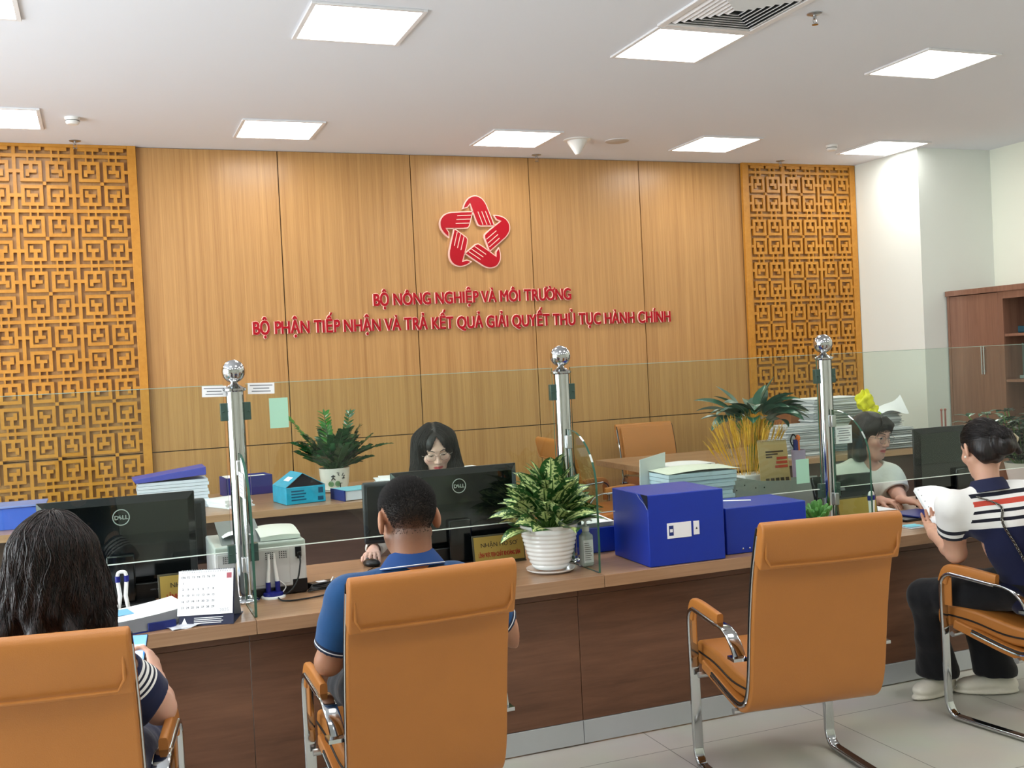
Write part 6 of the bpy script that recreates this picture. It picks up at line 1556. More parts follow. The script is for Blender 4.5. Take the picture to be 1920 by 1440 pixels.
def head_features(parent, origin, R, t, k, F, gaze=0.0, closed=0.5, glasses=None, brow=(30, 22, 22), lash=True):
    """eyes, brows, glasses laid on the face surface"""
    def w(p): return R @ (V3(p)*k)+V3(t)-V3(origin)
    def on(x, z, lift=0.0008):
        """find the skin in front at head-local x, z"""
        ys = np.linspace(0.115, 0.04, 90); P = np.array([R @ (V3(x, y, z)*k)+V3(t) for y in ys]); d = F.sample(P); i = np.argmax(d < 0)
        return V3(x, ys[i]+lift/k+0.0004, z)
    M_eye = mat('eye_white', (226, 220, 214), 0.25, noise=0); M_iris = mat('dark_iris', (34, 22, 18), 0.15, noise=0); M_hair = mat('brow_hair', brow, 0.7, noise=0)
    for s in (-1, 1):
        zc = 0.0035-0.002*closed; h = 0.0046*(1-closed*0.75)
        m_ = MB(); n = 9; top, bot = [], []
        for i in range(n+1):
            u = i/n*2-1; x = s*0.031+0.0125*u; a = math.sqrt(max(0, 1-u*u)); top.append(tuple(w(on(x, zc+h*a*0.8)))); bot.append(tuple(w(on(x, zc-h*a))))
        m_.add(top+bot, [(i, i+1, n+1+i+1, n+1+i) for i in range(n)]); m_.build('eye', M_eye, parent)
        m_ = MB(); xi = s*0.031+gaze; pts = []
        for i in range(13):
            a = 2*PI*i/12; pts.append(tuple(w(on(xi+0.0050*math.cos(a), max(zc-h*0.95, min(zc+h*0.8, zc+0.0050*math.sin(a))), 0.0014))))
        c_ = tuple(w(on(xi, zc, 0.0016))); m_.add([c_]+pts, [(0, i+1, i+2) for i in range(12)]); m_.build('iris', M_iris, parent)
        m_ = MB(); m_.tube([tuple(w(on(s*0.031+0.0135*u*1.0, zc+h*0.9*math.sqrt(max(0, 1-u*u))+(0.0010 if u*s > 0.5 else 0), 0.0012))) for u in (-1, -.7, -.35, 0, .35, .7, 1)], [0.0005, 0.001, 0.0012, 0.0012, 0.0012, 0.001, 0.0006], 5); m_.build('eyelash', M_hair, parent)
        m_ = MB(); m_.tube([tuple(w(on(s*x, z, 0.0006))) for x, z in ((0.013, 0.0240), (0.022, 0.0275), (0.032, 0.0300), (0.041, 0.0285), (0.049, 0.0235))], [0.0014, 0.0022, 0.0022, 0.0016, 0.0006], 6); m_.build('eyebrow', M_hair, parent)
    if glasses:
        g = MB(); fr = glasses[0]; rad_ = glasses[1]
        gl = empty('glasses', (0, 0, 0)); gl.parent = parent; gl.name = 'glasses'
        for s in (-1, 1):
            ring = [w((s*0.033+rad_*1.16*math.copysign(abs(math.cos(a))**0.85, math.cos(a)), 0.099-0.004*abs(math.cos(a)*s-0) , -0.002+rad_*0.92*math.copysign(abs(math.sin(a))**0.85, math.sin(a)))) for a in [2*PI*i/28 for i in range(28)]]
            g.tube([tuple(p) for p in ring], 0.0010, 6, closed=True)
            g.tube([tuple(w((s*(0.033+rad_*1.16), 0.097, 0.006))), tuple(w((s*0.074, 0.085, 0.008))), tuple(w((s*0.081, 0.02, 0.006))), tuple(w((s*0.080, -0.01, 0.0)))], 0.0011, 6)
            lens = MB(); lens.add([tuple(p) for p in ring], [tuple(range(28))]); lens.build('lens', glass_mat('spectacle_lens', (0.97, 0.98, 0.98), 1.0), gl, smooth=False)
        g.tube([tuple(w((-0.012, 0.101, 0.004))), tuple(w((0, 0.105, 0.007))), tuple(w((0.012, 0.101, 0.004)))], 0.0011, 6)
        g.build('glasses_frame', mat('spectacle_metal', fr, 0.25, 0.7, noise=0), gl)
def bands(P, o, d): return (P-V3(o)) @ unit(d)
def build_cloth(name, F, material, parent, origin, band=None, cuff=None, arm=None, it=2):
    Vv, Fc = F.mesh(); Vv = relax(Vv, Fc, it); at = {}
    if band is not None: at['band'] = band(Vv)
    else: at['band'] = np.zeros(len(Vv))
    if cuff is not None: at['cuff'] = cuff(Vv); at['arm'] = arm(Vv)
    return np_mesh(name, Vv, Fc, material, parent, origin, at)
def seg_dist(P, a, b):
    a, b = V3(a), V3(b); ba = b-a; t = np.clip((P-a)@ba/(ba@ba), 0, 1); return np.linalg.norm(P-a-t[:, None]*ba, axis=1), t
def folds(dirs, amp, seed=0):
    """soft cloth folds as waves across the given direction"""
    rng = np.random.default_rng(seed); W_ = [(rng.normal(0, 1, 3)*np.array(dirs), rng.uniform(0, 6.28)) for _ in range(5)]
    def f(P):
        r = 0
        for v, ph in W_: r = r+np.sin(P@v*26+ph+0.8*np.sin(P@np.roll(v, 1)*14))
        return r*amp/5
    return f
def PX3(px, py, y): return np.array(at_y(px, py, y))
# ---------------------------------------------------------------- 1. man in the blue polo
def seated_trousers(parent, origin, Hh, kneeL, kneeR, ankL, ankR, material, r=(0.095, 0.072, 0.052), hem=0.0, vox=0.009, nm='trousers'):
    pts = [V3(p) for p in (Hh, kneeL, kneeR, ankL, ankR)]; lo = np.min(pts, 0)-0.2; hi = np.max(pts, 0)+0.2
    F = Field(lo, hi, vox); Hh, kL, kR, aL, aR = pts; side = unit(kR-kL)
    F.ell(Hh, (0.19, 0.15, 0.12), 0.0)
    for kn, an, s in ((kL, aL, -1), (kR, aR, 1)):
        h0 = Hh+side*s*0.085; F.chain([h0, h0*0.5+kn*0.5, kn], [r[0]*1.1, r[0]*0.95, r[1]*0.98], 0.04); F.chain([kn, kn*0.5+an*0.5, an+V3(0, 0, 0.02)], [r[1]*0.98, r[1]*0.88, r[2]+hem], 0.03)
    for an in (aL, aR): F.cut(an+V3(0, 0, 0.0), (0, 0, -1))
    F.warp(folds((1, 1, 0.6), 0.006, 3))
    Vv, Fc = F.mesh(); Vv = relax(Vv, Fc, 2); return np_mesh(nm, Vv, Fc, material, parent, origin, {'band': np.zeros(len(Vv))})
def shoe(parent, origin, ankle, d, material, name='shoe', L=0.25):
    ankle, d = V3(ankle), unit(d); F = Field(ankle-0.3, ankle+0.3, 0.006)
    F.chain([ankle-d*0.05+V3(0, 0, -0.035), ankle+d*(L-0.10)+V3(0, 0, -0.045)], [0.038, 0.040], 0.0); F.cone(ankle+V3(0, 0, 0.01), ankle-d*0.03+V3(0, 0, -0.03), 0.036, 0.036, 0.03)
    F.cone(ankle+d*(L-0.17)+V3(0, 0, -0.03), ankle+d*(L-0.10)+V3(0, 0, -0.04), 0.042, 0.038, 0.02)
    F.cut((ankle[0], ankle[1], 0.003), (0, 0, -1)); Vv, Fc = F.mesh(); Vv = relax(Vv, Fc, 1); return np_mesh(name, Vv, Fc, material, parent, origin)
SK_M = (178, 128, 100); SK_F = (214, 170, 146)
M_trdark = cloth_mat('dark_trousers_cloth', [(0.0, (26, 28, 34))], 0.85); M_shoeblack = mat('black_shoe_leather', (22, 20, 20), 0.35)
def man():
    O = (0.875, 3.30, 0.0); root = empty('person', O); tag(root, 'man with cropped black hair and blue polo shirt seated with his back to us', 'person')
    H = V3(0.885, 3.30, 0.585); hc = PX3(763, 972, 3.33); N = V3(hc[0]+0.002, 3.30, hc[2]-0.165); C = H*0.42+N*0.58+V3(0, -0.01, -0.02)
    SL, SR = V3(0.700, 3.325, 0.925), V3(1.050, 3.325, 0.925); EL, ER = PX3(617, 1240, 3.39), PX3(966, 1222, 3.39)
    EL[2] = 0.722; ER[2] = 0.722; WL, WR = V3(0.775, 3.60, 0.725), V3(0.985, 3.60, 0.725)
    R = RM('Z', 3) @ RM('X', -6); k = 1.12
    F = Field((0.48, 3.08, 0.44), (1.28, 3.86, 1.36), 0.0045)
    torso(F, H, C, N, SL, SR, 1.05, 0.0, 1.05); F.cone(N-V3(0, 0, 0.05), hc+V3(0, -0.030, -0.055), 0.061, 0.064, 0.035); F.cone(hc+V3(0, -0.050, -0.04), N+V3(0, -0.030, 0.0), 0.050, 0.052, 0.03)
    for S, E_, W_ in ((SL, EL, WL), (SR, ER, WR)): limb(F, S, E_, W_, 1.08)
    add_head(F, R, hc, k, True)
    add_hand(F, WL, (0.25, 1, -0.05), (0, 0, -1), 1, 1.05); add_hand(F, WR, (-0.25, 1, -0.05), (0, 0, -1), -1, 1.05)
    Vv, Fc = F.mesh(); Vv = relax(Vv, Fc, 2); T_ = head_tint(Vv, R, hc, k, SK_M, (150, 86, 76))
    # close crop: hair pigment fading to skin down the nape and around the ears
    Q = ((Vv-hc) @ R)/k; top = np.clip((Q[:, 2]+0.138)/0.150, 0, 1)**1.25; front = np.clip((0.055+0.4*np.clip(Q[:, 2]-0.03, 0, 1)-Q[:, 1])/0.02, 0, 1)
    ear = np.clip((np.linalg.norm((Q-np.array([0.08, -0.010, -0.004])*np.sign(Q[:, :1]+1e-9)*np.array([1, 0, 0])-np.array([0, -0.01, -0.004]))/np.array([0.042, 0.034, 0.044]), axis=1)-0.75)/0.35, 0, 1)
    rng = np.random.default_rng(4); wgt = np.clip((top**0.85)*front*ear*(0.94+0.06*rng.random(len(Q))), 0, 0.97)*(Q[:, 2] > -0.135)
    T_ = T_*(1-wgt[:, None])+np.array(lin((26, 23, 22)))*wgt[:, None]
    np_mesh('body', Vv, Fc, M_skin, root, O, {'tint': T_})
    # short bristles standing on the scalp
    rng = np.random.default_rng(9); sel = np.where((Q[:, 2] > -0.045+0.05*rng.random(len(Q))) & (wgt > 0.6))[0]; pick = rng.choice(sel, 18000); P = Vv[pick]+rng.normal(0, 0.0012, (18000, 3)); G = F.grad(P); q = Q[pick]
    L = 0.0035+0.010*np.clip((q[:, 2]+0.02)/0.09, 0, 1)**1.2; dirn = G+R@V3(0, -0.25, 0.55)*0.6+rng.normal(0, 0.18, (18000, 3)); dirn /= np.linalg.norm(dirn, axis=1, keepdims=True)
    s1 = np.cross(dirn, rng.normal(0, 1, (18000, 3))); s1 /= np.linalg.norm(s1, axis=1, keepdims=True); s2 = np.cross(dirn, s1); r_ = 0.0008
    A = P-G*0.001; B_ = [A+s1*r_, A-s1*r_*0.5+s2*r_*0.87, A-s1*r_*0.5-s2*r_*0.87, P+dirn*L[:, None]]; Vh = np.stack(B_, 1).reshape(-1, 3); i = np.arange(18000)[:, None]*4
    Fh = np.concatenate([i+np.array([0, 1, 3]), i+np.array([1, 2, 3]), i+np.array([2, 0, 3])]); np_mesh('hair', Vh, Fh, MH_buzz, root, O, smooth=False)
    # polo
    B = Field((0.48, 3.05, 0.46), (1.28, 3.60, 1.16), 0.005); torso(B, H, C, N, SL, SR, 1.05, 0.014, 1.06)
    for S, E_ in ((SL, EL), (SR, ER)): S, E_ = V3(S), V3(E_); c_ = S*0.22+E_*0.78; B.chain([S, S*0.5+c_*0.5, c_+(c_-S)*0.15], [0.070, 0.069, 0.066], 0.03)
    B.warp(folds((1, .6, .5), 0.005, 5))
    for S, E_ in ((SL, EL), (SR, ER)):
        c_ = S*0.22+E_*0.78; a_, b_ = np.minimum(c_, E_)-0.11, np.maximum(c_, E_)+0.11; B.cut(c_, E_-S, a_, b_); B.cone(c_+(c_-S)*0.3, c_-(c_-S)*0.12, 0.055, 0.052, 0.0, 'sub')
    B.cone(N+V3(0, -0.005, -0.01), N+V3(0, -0.005, 0.030), 0.085, 0.072, 0.02); B.cone(N+V3(0, 0.03, 0.07), N+V3(0, 0.025, 0.035), 0.064, 0.056, 0.01, 'sub')
    arm = lambda P: ((np.minimum(seg_dist(P, SL, EL)[0], seg_dist(P, SR, ER)[0]) < 0.075) & (P[:, 2] < 0.93)).astype(float)
    cuff = lambda P: np.where(P[:, 0] < 0.87, bands(P, SL*0.22+EL*0.78, SL-EL), bands(P, SR*0.22+ER*0.78, SR-ER))*5+0.1
    BL = (18, 68, 116)
    build_cloth('polo_shirt', B, cloth_mat('blue_polo_cloth', [(0.0, BL)], 0.85, [(0.0, (20, 30, 56)), (0.145, (222, 226, 230)), (0.165, (20, 30, 56)), (0.21, BL)]), root, O, None, cuff, arm)
    # collar with a white line
    cl = MB(); n = 40; rows = []
    def ring(rx, ry, z, dz): return [(N[0]-O[0]+rx*math.cos(2*PI*i/n), N[1]-O[1]+0.006+ry*math.sin(2*PI*i/n), z+0.022+dz*math.sin(2*PI*i/n)) for i in range(n)]
    prof = [(0.068, 0.066, N[2]+0.030), (0.073, 0.071, N[2]+0.036), (0.086, 0.088, N[2]+0.020), (0.104, 0.108, N[2]-0.004), (0.108, 0.112, N[2]-0.012), (0.100, 0.104, N[2]-0.014)]
    vs_ = []
    for rx, ry, z in prof: vs_ += ring(rx, ry, z, -0.022)
    cl.add(vs_, [(j*n+i, j*n+(i+1) % n, (j+1)*n+(i+1) % n, (j+1)*n+i) for j in range(len(prof)-1) for i in range(n)]); cl.build('collar', mat('deep_blue_collar', (18, 60, 118), 0.85), root, ang=80)
    cl = MB(); cl.tube(ring(0.1065, 0.1105, N[2]-0.0075, -0.022), 0.0016, 6, closed=True); cl.build('collar_piping', mat('white_thread', (226, 230, 236), 0.8), root)
    seated_trousers(root, O, H+V3(0, 0, 0.02), (0.77, 3.78, 0.52), (1.0, 3.78, 0.52), (0.77, 3.86, 0.12), (1.0, 3.86, 0.12), M_trdark, (0.088, 0.066, 0.05))
    for x in (0.77, 1.0): shoe(root, O, (x, 3.85, 0.09), (0, 1, 0), M_shoeblack)
man()

# ---------------------------------------------------------------- 2. long haired visitor at the left
def visitor_left():
    O = (-0.12, 3.08, 0.0); root = empty('person', O); tag(root, 'woman with wavy dark shoulder length hair and navy dress holding a phone', 'person')
    hc = PX3(103, 1047, 3.13); ph = -12; Rz = RM('Z', ph); R = Rz @ RM('X', -12); k = 1.0
    H = V3(-0.14, 3.06, 0.575); N = V3(hc[0]-0.005, 3.08, hc[2]-0.145); C = H*0.40+N*0.60+V3(0, -0.01, -0.02)
    SR = PX3(196, 1228, 3.09); SL = 2*V3(N[0], N[1], SR[2])-SR; ER = PX3(300, 1328, 3.22); EL = SL+V3(-0.09, 0.12, -0.27)
    WR = PX3(295, 1272, 3.42); WL = EL+V3(0.12, 0.22, 0.03)
    F = Field((-0.50, 2.86, 0.44), (0.26, 3.62, 1.34), 0.004)
    torso(F, H, C, N, SL, SR, 0.92, -0.004, 0.96); F.cone(N-V3(0, 0, 0.05), hc+Rz@V3(0, -0.02, -0.06), 0.050, 0.050, 0.035)
    limb(F, SR, ER, WR, 0.98, (0.050, 0.047, 0.038, 0.024)); limb(F, SL, EL, WL, 0.95); add_head(F, R, hc, k)
    ph_c = PX3(262, 1222, 3.47)
    add_hand(F, WR, unit(PX3(284, 1222, 3.50)-WR), (-0.72, 0.55, 0.1), -1, 0.97, ((0.45, 0.8, 0.6), (0.42, 0.75, 0.6), (0.36, 0.7, 0.55), (0.28, 0.6, 0.5)), 0.16, (0.5, 0.5), 0.0080)
    add_hand(F, WL, (0.8, 0.6, 0.1), (0, 0, -1), 1, 0.92)
    Vv, Fc = F.mesh(); Vv = relax(Vv, Fc, 2); np_mesh('body', Vv, Fc, M_skin, root, O, {'tint': head_tint(Vv, R, hc, k, (206, 160, 138))})
    # ring on the finger
    # dress
    B = Field((-0.50, 2.85, 0.46), (0.27, 3.42, 1.12), 0.0045); torso(B, H, C, N, SL, SR, 0.92, 0.008, 0.98)
    B.cone(N+V3(0, 0.01, 0.03), N+V3(0, -0.01, -0.055), 0.090, 0.105, 0.01, 'sub')
    NV = (20, 28, 62)
    arm0 = lambda P: np.zeros(len(P)); 
    build_cloth('dress', B, cloth_mat('navy_dress_cloth', [(0.0, NV)], 0.8), root, O)
    # flared half sleeves: striped upper band, navy lower part
    for S, E_, nm in ((SR, ER, 'r'), (SL, EL, 'l')):
        S, E_ = V3(S), V3(E_); lo, hi = np.minimum(S, E_)-0.13, np.maximum(S, E_)+0.13; B = Field(lo, hi, 0.004); a = S*0.72+E_*0.28; b_ = E_*0.88+S*0.12
        B.chain([a-(E_-S)*0.2, a*0.5+b_*0.5, b_+(E_-S)*0.15], [0.058, 0.063, 0.072], 0.02); B.cone(a-(E_-S)*0.3, b_+(E_-S)*0.4, 0.045, 0.059, 0.0, 'sub'); B.cut(a, S-E_); B.cut(b_, unit(E_-S)+0.75*np.array(_r)*(1 if nm == 'r' else -1))
        B.warp(folds((1, 1, .3), 0.004, 8))
        st = [(0.0, (20, 28, 62)), (0.10, (232, 232, 230)), (0.17, (20, 24, 44)), (0.22, (232, 232, 230)), (0.29, (20, 24, 44)), (0.34, (232, 232, 230)), (0.40, (20, 24, 44)), (0.45, (232, 232, 230)), (0.50, NV)]
        build_cloth('sleeve', B, MATS.get('striped_sleeve') or cloth_mat('striped_sleeve', st, 0.8), root, O, lambda P, a=a, E_=E_, S=S: bands(P, a, E_-S)*6.8)
    # hair: cap plus full bob down to the shoulders
    D = Field(hc-V3(0.21, 0.21, 0.27), hc+V3(0.21, 0.19, 0.16), 0.0045); D.frame(R, hc, 1.0)
    D.ell((0, -0.018, 0.040), (0.084, 0.104, 0.090), 0.0); D.frame(Rz, hc, 1.0)
    for x, y, r1, r2, zb in ((0, -0.055, 0.085, 0.080, -0.165), (-0.062, -0.035, 0.060, 0.068, -0.165), (0.062, -0.035, 0.060, 0.066, -0.155), (-0.078, 0.02, 0.04, 0.050, -0.15), (0.078, 0.02, 0.04, 0.048, -0.14)): D.cone((x*0.8, y, 0.02), (x*1.25, y-0.01, zb), r1, r2, 0.04)
    D.cut((0, 0, -0.200), (0, 0.05, -1), k=0.03); D.ell((0, 0.13, -0.04), (0.07, 0.09, 0.14), 0.01, 'sub'); D.frame()
    def wav(P):
        q = (P-hc) @ Rz; a = np.arctan2(q[..., 0], -q[..., 1]); return (np.sin(a*11+q[..., 2]*28)*0.0040+np.sin(a*23-q[..., 2]*41+1.3)*0.0026+np.clip(-0.13-q[..., 2], 0, 1)*np.sin(a*9)*0.5)*np.clip((0.06-q[..., 2])/0.1, 0.15, 1)
    D.warp(wav); V1, F1 = D.mesh(); V1 = relax(V1, F1, 1)
    rng = np.random.default_rng(3); n = 1500; a = rng.uniform(0, 2*PI, n); el = rng.uniform(0.25, 1.5, n); crown = hc+R@V3(0.006, -0.045, 0.118)
    loc = np.stack([np.cos(a)*np.sin(el*0.9)*0.095, np.sin(a)*np.sin(el*0.9)*0.11-0.02, 0.04+np.cos(el*0.9)*0.095], 1); sd = loc @ R.T+hc
    for _ in range(4): sd = sd-D.grad(sd)*(D.sample(sd))[:, None]
    wv = rng.uniform(0, 6.28, n)
    def flow(P, i): 
        out = P-crown; out[:, 2] = 0; out /= np.maximum(np.linalg.norm(out, axis=1, keepdims=True), 1e-6); w_ = np.sin(wv*0.5+i*0.6)*0.42*min(1, i/9); t_ = np.stack([-out[:, 1], out[:, 0], np.zeros(len(P))], 1); return out*0.35*max(0, 1-i/12)+np.array([0, 0, -1.0])+t_*w_[:, None]
    V2, F2 = strands(D, sd, flow, 25, 0.0125, 0.001, 0.0013, jitter=0.10)
    np_mesh('hair', *join([(V1, F1), (V2, F2)]), MH_brown, root, O)
    seated_trousers(root, O, H+V3(0, 0, 0.02), (-0.14, 3.58, 0.52), (0.07, 3.53, 0.52), (-0.08, 3.68, 0.12), (0.13, 3.64, 0.12), MATS['navy_dress_cloth'], (0.088, 0.066, 0.05), nm='skirt')
    for x, y in ((-0.08, 3.66), (0.13, 3.62)): shoe(root, O, (x, y, 0.09), (0.25, 1, 0), M_shoeblack)
    # phone in her hand
    c = PX3(251, 1228, 3.50); q = empty('mobile_phone', tuple(c), 0); tag(q, 'mobile phone with a lit blue screen in the left visitor\'s hand', 'phone')
    q.rotation_euler = (0.75, 0.0, -0.25)
    MB().box((-0.036, -0.072, -0.004), (0.036, 0.072, 0.004)).build('case', M_black, q, bevel=0.004, seg=3)
    MB().box((-0.033, -0.068, 0.0041), (0.033, 0.068, 0.0048)).build('screen', mat('phone_screen', (70, 140, 235), 0.2, noise=0, emit=(90, 160, 245), es=0.55), q, smooth=False)
    m_ = MB(); m_.box((-0.028, 0.02, 0.0049), (0.028, 0.034, 0.0052)); m_.box((-0.028, -0.02, 0.0049), (0.028, 0.01, 0.0052)); m_.build('screen_tile', mat('screen_white', (225, 235, 250), 0.3, noise=0, emit=(225, 235, 250), es=0.5), q, smooth=False)
visitor_left()

# ---------------------------------------------------------------- 3. visitor in the striped polo, right
def visitor_right():
    O = (3.62, 3.42, 0.0); root = empty('person', O); tag(root, 'woman with a hair bun and striped polo shirt reading papers at the counter', 'person')
    hc = PX3(1842, 842, 3.52); ph = -16; Rz = RM('Z', ph); R = Rz @ RM('X', -20); k = 1.03
    H = V3(3.70, 3.36, 0.585); N = PX3(1856, 918, 3.46); SL = PX3(1785, 950, 3.52); SR = PX3(1965, 925, 3.36); C = H*0.36+(SL+SR)/2*0.64+V3(0, 0, -0.02)
    EL = PX3(1792, 1036, 3.60); WL = PX3(1750, 1000, 3.82); ER = SR+V3(0.03, 0.16, -0.26); WR = V3(3.72, 3.80, 0.80)
    F = Field((3.10, 3.08, 0.44), (4.14, 4.06, 1.34), 0.0045)
    torso(F, H, C, N, SL, SR, 0.95, -0.004, 0.98); F.cone(N-V3(0, 0, 0.04), hc+Rz@V3(0, -0.015, -0.06), 0.050, 0.050, 0.035)
    limb(F, SL, EL, WL, 1.0, (0.052, 0.046, 0.037, 0.025)); limb(F, SR, ER, WR, 1.0); add_head(F, R, hc, k)
    add_hand(F, WL, unit(PX3(1743, 968, 3.93)-WL), (0.35, 0.6, 0.75), 1, 0.95, ((0.5, 0.6, 0.4),)*4, 0.10, (0.4, 0.3)); add_hand(F, WR, (-0.5, 0.9, -0.1), (0, 0, -1), -1, 0.92)
    Vv, Fc = F.mesh(); Vv = relax(Vv, Fc, 2); np_mesh('body', Vv, Fc, M_skin, root, O, {'tint': head_tint(Vv, R, hc, k, (204, 158, 134))})
    B = Field((3.12, 3.05, 0.48), (4.16, 3.85, 1.20), 0.005); Rt = torso(B, H, C, N, SL, SR, 0.95, 0.012, 1.02)
    tz = Rt[:, 2]
    for S, E_ in ((SL, EL), (SR, ER)): c_ = S*0.45+E_*0.55; B.chain([S, S*0.5+c_*0.5, c_+(c_-S)*0.2], [0.062, 0.063, 0.071], 0.03)
    B.warp(folds((1, .7, .5), 0.0055, 12))
    for S, E_ in ((SL, EL), (SR, ER)):
        c_ = S*0.45+E_*0.55; B.cut(c_, E_-S, np.minimum(c_, E_)-0.12, np.maximum(c_, E_)+0.12); B.cone(c_+(c_-S)*0.4, c_-(c_-S)*0.2, 0.062, 0.052, 0.0, 'sub')
    B.cone(N+V3(0, 0.03, 0.06), N+V3(0, 0.02, -0.0), 0.060, 0.054, 0.01, 'sub')
    NV = (16, 22, 56); WH = (226, 226, 224); RD = (190, 70, 56); BK = (18, 20, 34)
    # stripes counted downwards from the collar along the back
    ref = N-tz*0.0
    bandf = lambda P: bands(P, N, -tz)*2.2+0.2
    st = [(0.0, WH), (0.20, BK), (0.235, WH), (0.267, RD), (0.313, WH), (0.352, BK), (0.382, WH), (0.427, BK), (0.46, WH), (0.52, NV)]
    sl = [(0.0, BK), (0.18, WH), (0.27, BK), (0.37, WH)]
    arm = lambda P: ((np.minimum(seg_dist(P, SL, EL)[0], seg_dist(P, SR, ER)[0]) < 0.10)).astype(float)*((P[:, 0] < SL[0]+0.030) | (P[:, 0] > SR[0]-0.03))
    cuff = lambda P: np.where(P[:, 0] < N[0], bands(P, SL*0.45+EL*0.55, SL-EL), bands(P, SR*0.45+ER*0.55, SR-ER))*5+0.1
    build_cloth('polo_shirt', B, cloth_mat('striped_polo_cloth', st, 0.85, sl), root, O, bandf, cuff, arm)
    cl = MB(); n = 36; Rc = Matrix.Rotation(math.radians(-14), 3, 'X')
    def ring(r_, z): return [tuple(Vector(N-V3(O))+Rc@Vector((r_*math.cos(2*PI*i/n), 0.004+r_*0.98*math.sin(2*PI*i/n), z))) for i in range(n)]
    vs_ = []; prof = [(0.060, 0.040), (0.065, 0.045), (0.074, 0.028), (0.085, 0.0), (0.089, -0.008), (0.083, -0.010)]
    for r_, z in prof: vs_ += ring(r_, z)
    cl.add(vs_, [(j*n+i, j*n+(i+1) % n, (j+1)*n+(i+1) % n, (j+1)*n+i) for j in range(len(prof)-1) for i in range(n)]); cl.build('collar', mat('navy_collar', (16, 22, 56), 0.85), root, ang=80)
    # hair with a twisted bun
    D = Field(hc-V3(0.20, 0.22, 0.18), hc+V3(0.22, 0.2, 0.16), 0.0045); D.frame(R, hc, k)
    D.ell((0, -0.016, 0.036), (0.080, 0.100, 0.089), 0.0); D.ell((0, -0.05, -0.02), (0.068, 0.060, 0.060), 0.03)
    D.ell((0, 0.13, -0.03), (0.09, 0.085, 0.115), 0.01, 'sub'); D.cone((0.10, -0.004, -0.05), (-0.10, -0.004, -0.05), 0.034, 0.034, 0.01, 'sub'); D.ell((0.085, -0.005, -0.005), (0.014, 0.02, 0.036), 0.006, 'sub'); D.ell((-0.085, -0.005, -0.005), (0.014, 0.02, 0.036), 0.006, 'sub')
    D.cone((0, -0.07, -0.12), (0, 0.1, -0.14), 0.05, 0.05, 0.01, 'sub')
    bc = V3(0.030, -0.118, 0.000); 
    for j in range(3):
        for i in range(20):
            a0, a1 = 2*PI*i/20, 2*PI*(i+1)/20; r_ = 0.036-0.012*j; f = lambda a: bc+V3(r_*math.cos(a), -0.008*j+0.006*math.sin(2*a+j), r_*1.25*math.sin(a)); D.cone(f(a0), f(a1), 0.015, 0.015, 0.008)
    D.cone(bc+V3(-0.005, 0.03, 0.03), bc+V3(0, 0.0, 0.0), 0.03, 0.022, 0.02); D.cone(bc+V3(0.02, 0.0, 0.03), bc+V3(0.055, 0.0, -0.05), 0.018, 0.012, 0.012)
    D.frame(); V1, F1 = D.mesh(); V1 = relax(V1, F1, 1)
    rng = np.random.default_rng(5); n = 900; v = rng.normal(0, 1, (n, 3)); v /= np.linalg.norm(v, axis=1, keepdims=True); v[:, 2] = np.abs(v[:, 2]); sd = (v*np.array([0.080, 0.100, 0.089])+np.array([0, -0.016, 0.036])) @ R.T*k+hc
    for _ in range(4): sd = sd-D.grad(sd)*(D.sample(sd))[:, None]
    bw = R@(bc*k)+hc
    def flow(P, i): d = bw-P; return d/np.maximum(np.linalg.norm(d, axis=1, keepdims=True), 1e-6)+R@V3(0, -0.2, 0.1)
    V2, F2 = strands(D, sd, flow, 9, 0.011, 0.0006, 0.0009, jitter=0.08)
    np_mesh('hair', *join([(V1, F1), (V2, F2)]), MH_black, root, O)
    cl_ = MB(); p = R@((bc+V3(0.042, -0.012, 0.005))*k)+hc-V3(O); cl_.tube([tuple(p+R@V3(0.0, 0, 0.022)), tuple(p+R@V3(0.012, -0.004, 0.0)), tuple(p+R@V3(0.004, 0, -0.024))], [0.003, 0.0055, 0.003], 8); cl_.build('hair_clip', mat('horn_clip', (170, 160, 130), 0.3), root)
    p = R@(V3(-0.082, -0.002, -0.030)*k)+hc-V3(O); MB().sphere(tuple(p), 0.005, 10, 8).build('earring', mat('pearl', (240, 236, 226), 0.15), root)
    # chain strap across the back
    pts = [PX3(1845, 902, 3.33), PX3(1868, 938, 3.30), PX3(1890, 985, 3.27), PX3(1915, 1035, 3.22), PX3(1945, 1090, 3.2)]
    for _ in range(3): 
        for i, p in enumerate(pts):
            d0 = float(B.sample(np.array([p]))[0]); pts[i] = p-B.grad(np.array([p]))[0]*(d0-0.005)
    sp = smooth_path([tuple(p) for p in pts], 12); m_ = MB()
    for i in range(0, len(sp)-1):
        a, b_ = Vector(sp[i])-Vector(O), Vector(sp[i+1])-Vector(O); mid = (a+b_)/2; dd = (b_-a).normalized(); s_ = Vector((1, 0, 0)) if i % 2 else Vector((0, -1, 0)); s_ = (s_-dd*s_.dot(dd)).normalized()
        m_.tube([tuple(mid+dd*0.009*math.cos(t_)+s_*0.0055*math.sin(t_)) for t_ in [2*PI*j/10 for j in range(10)]], 0.0017, 5, closed=True)
    m_.build('chain_strap', mat('dark_silver_chain', (120, 118, 112), 0.25, 1.0), root)
    seated_trousers(root, O, H+V3(0, 0.03, 0.02), V3(3.47, 3.84, 0.49), V3(3.72, 3.84, 0.49), V3(3.60, 3.93, 0.09), V3(3.82, 3.80, 0.09), cloth_mat('black_trousers_cloth', [(0.0, (14, 15, 20))], 0.85), (0.094, 0.078, 0.075), 0.022)
    M_clog = mat('white_rubber_clog', (226, 222, 208), 0.5)
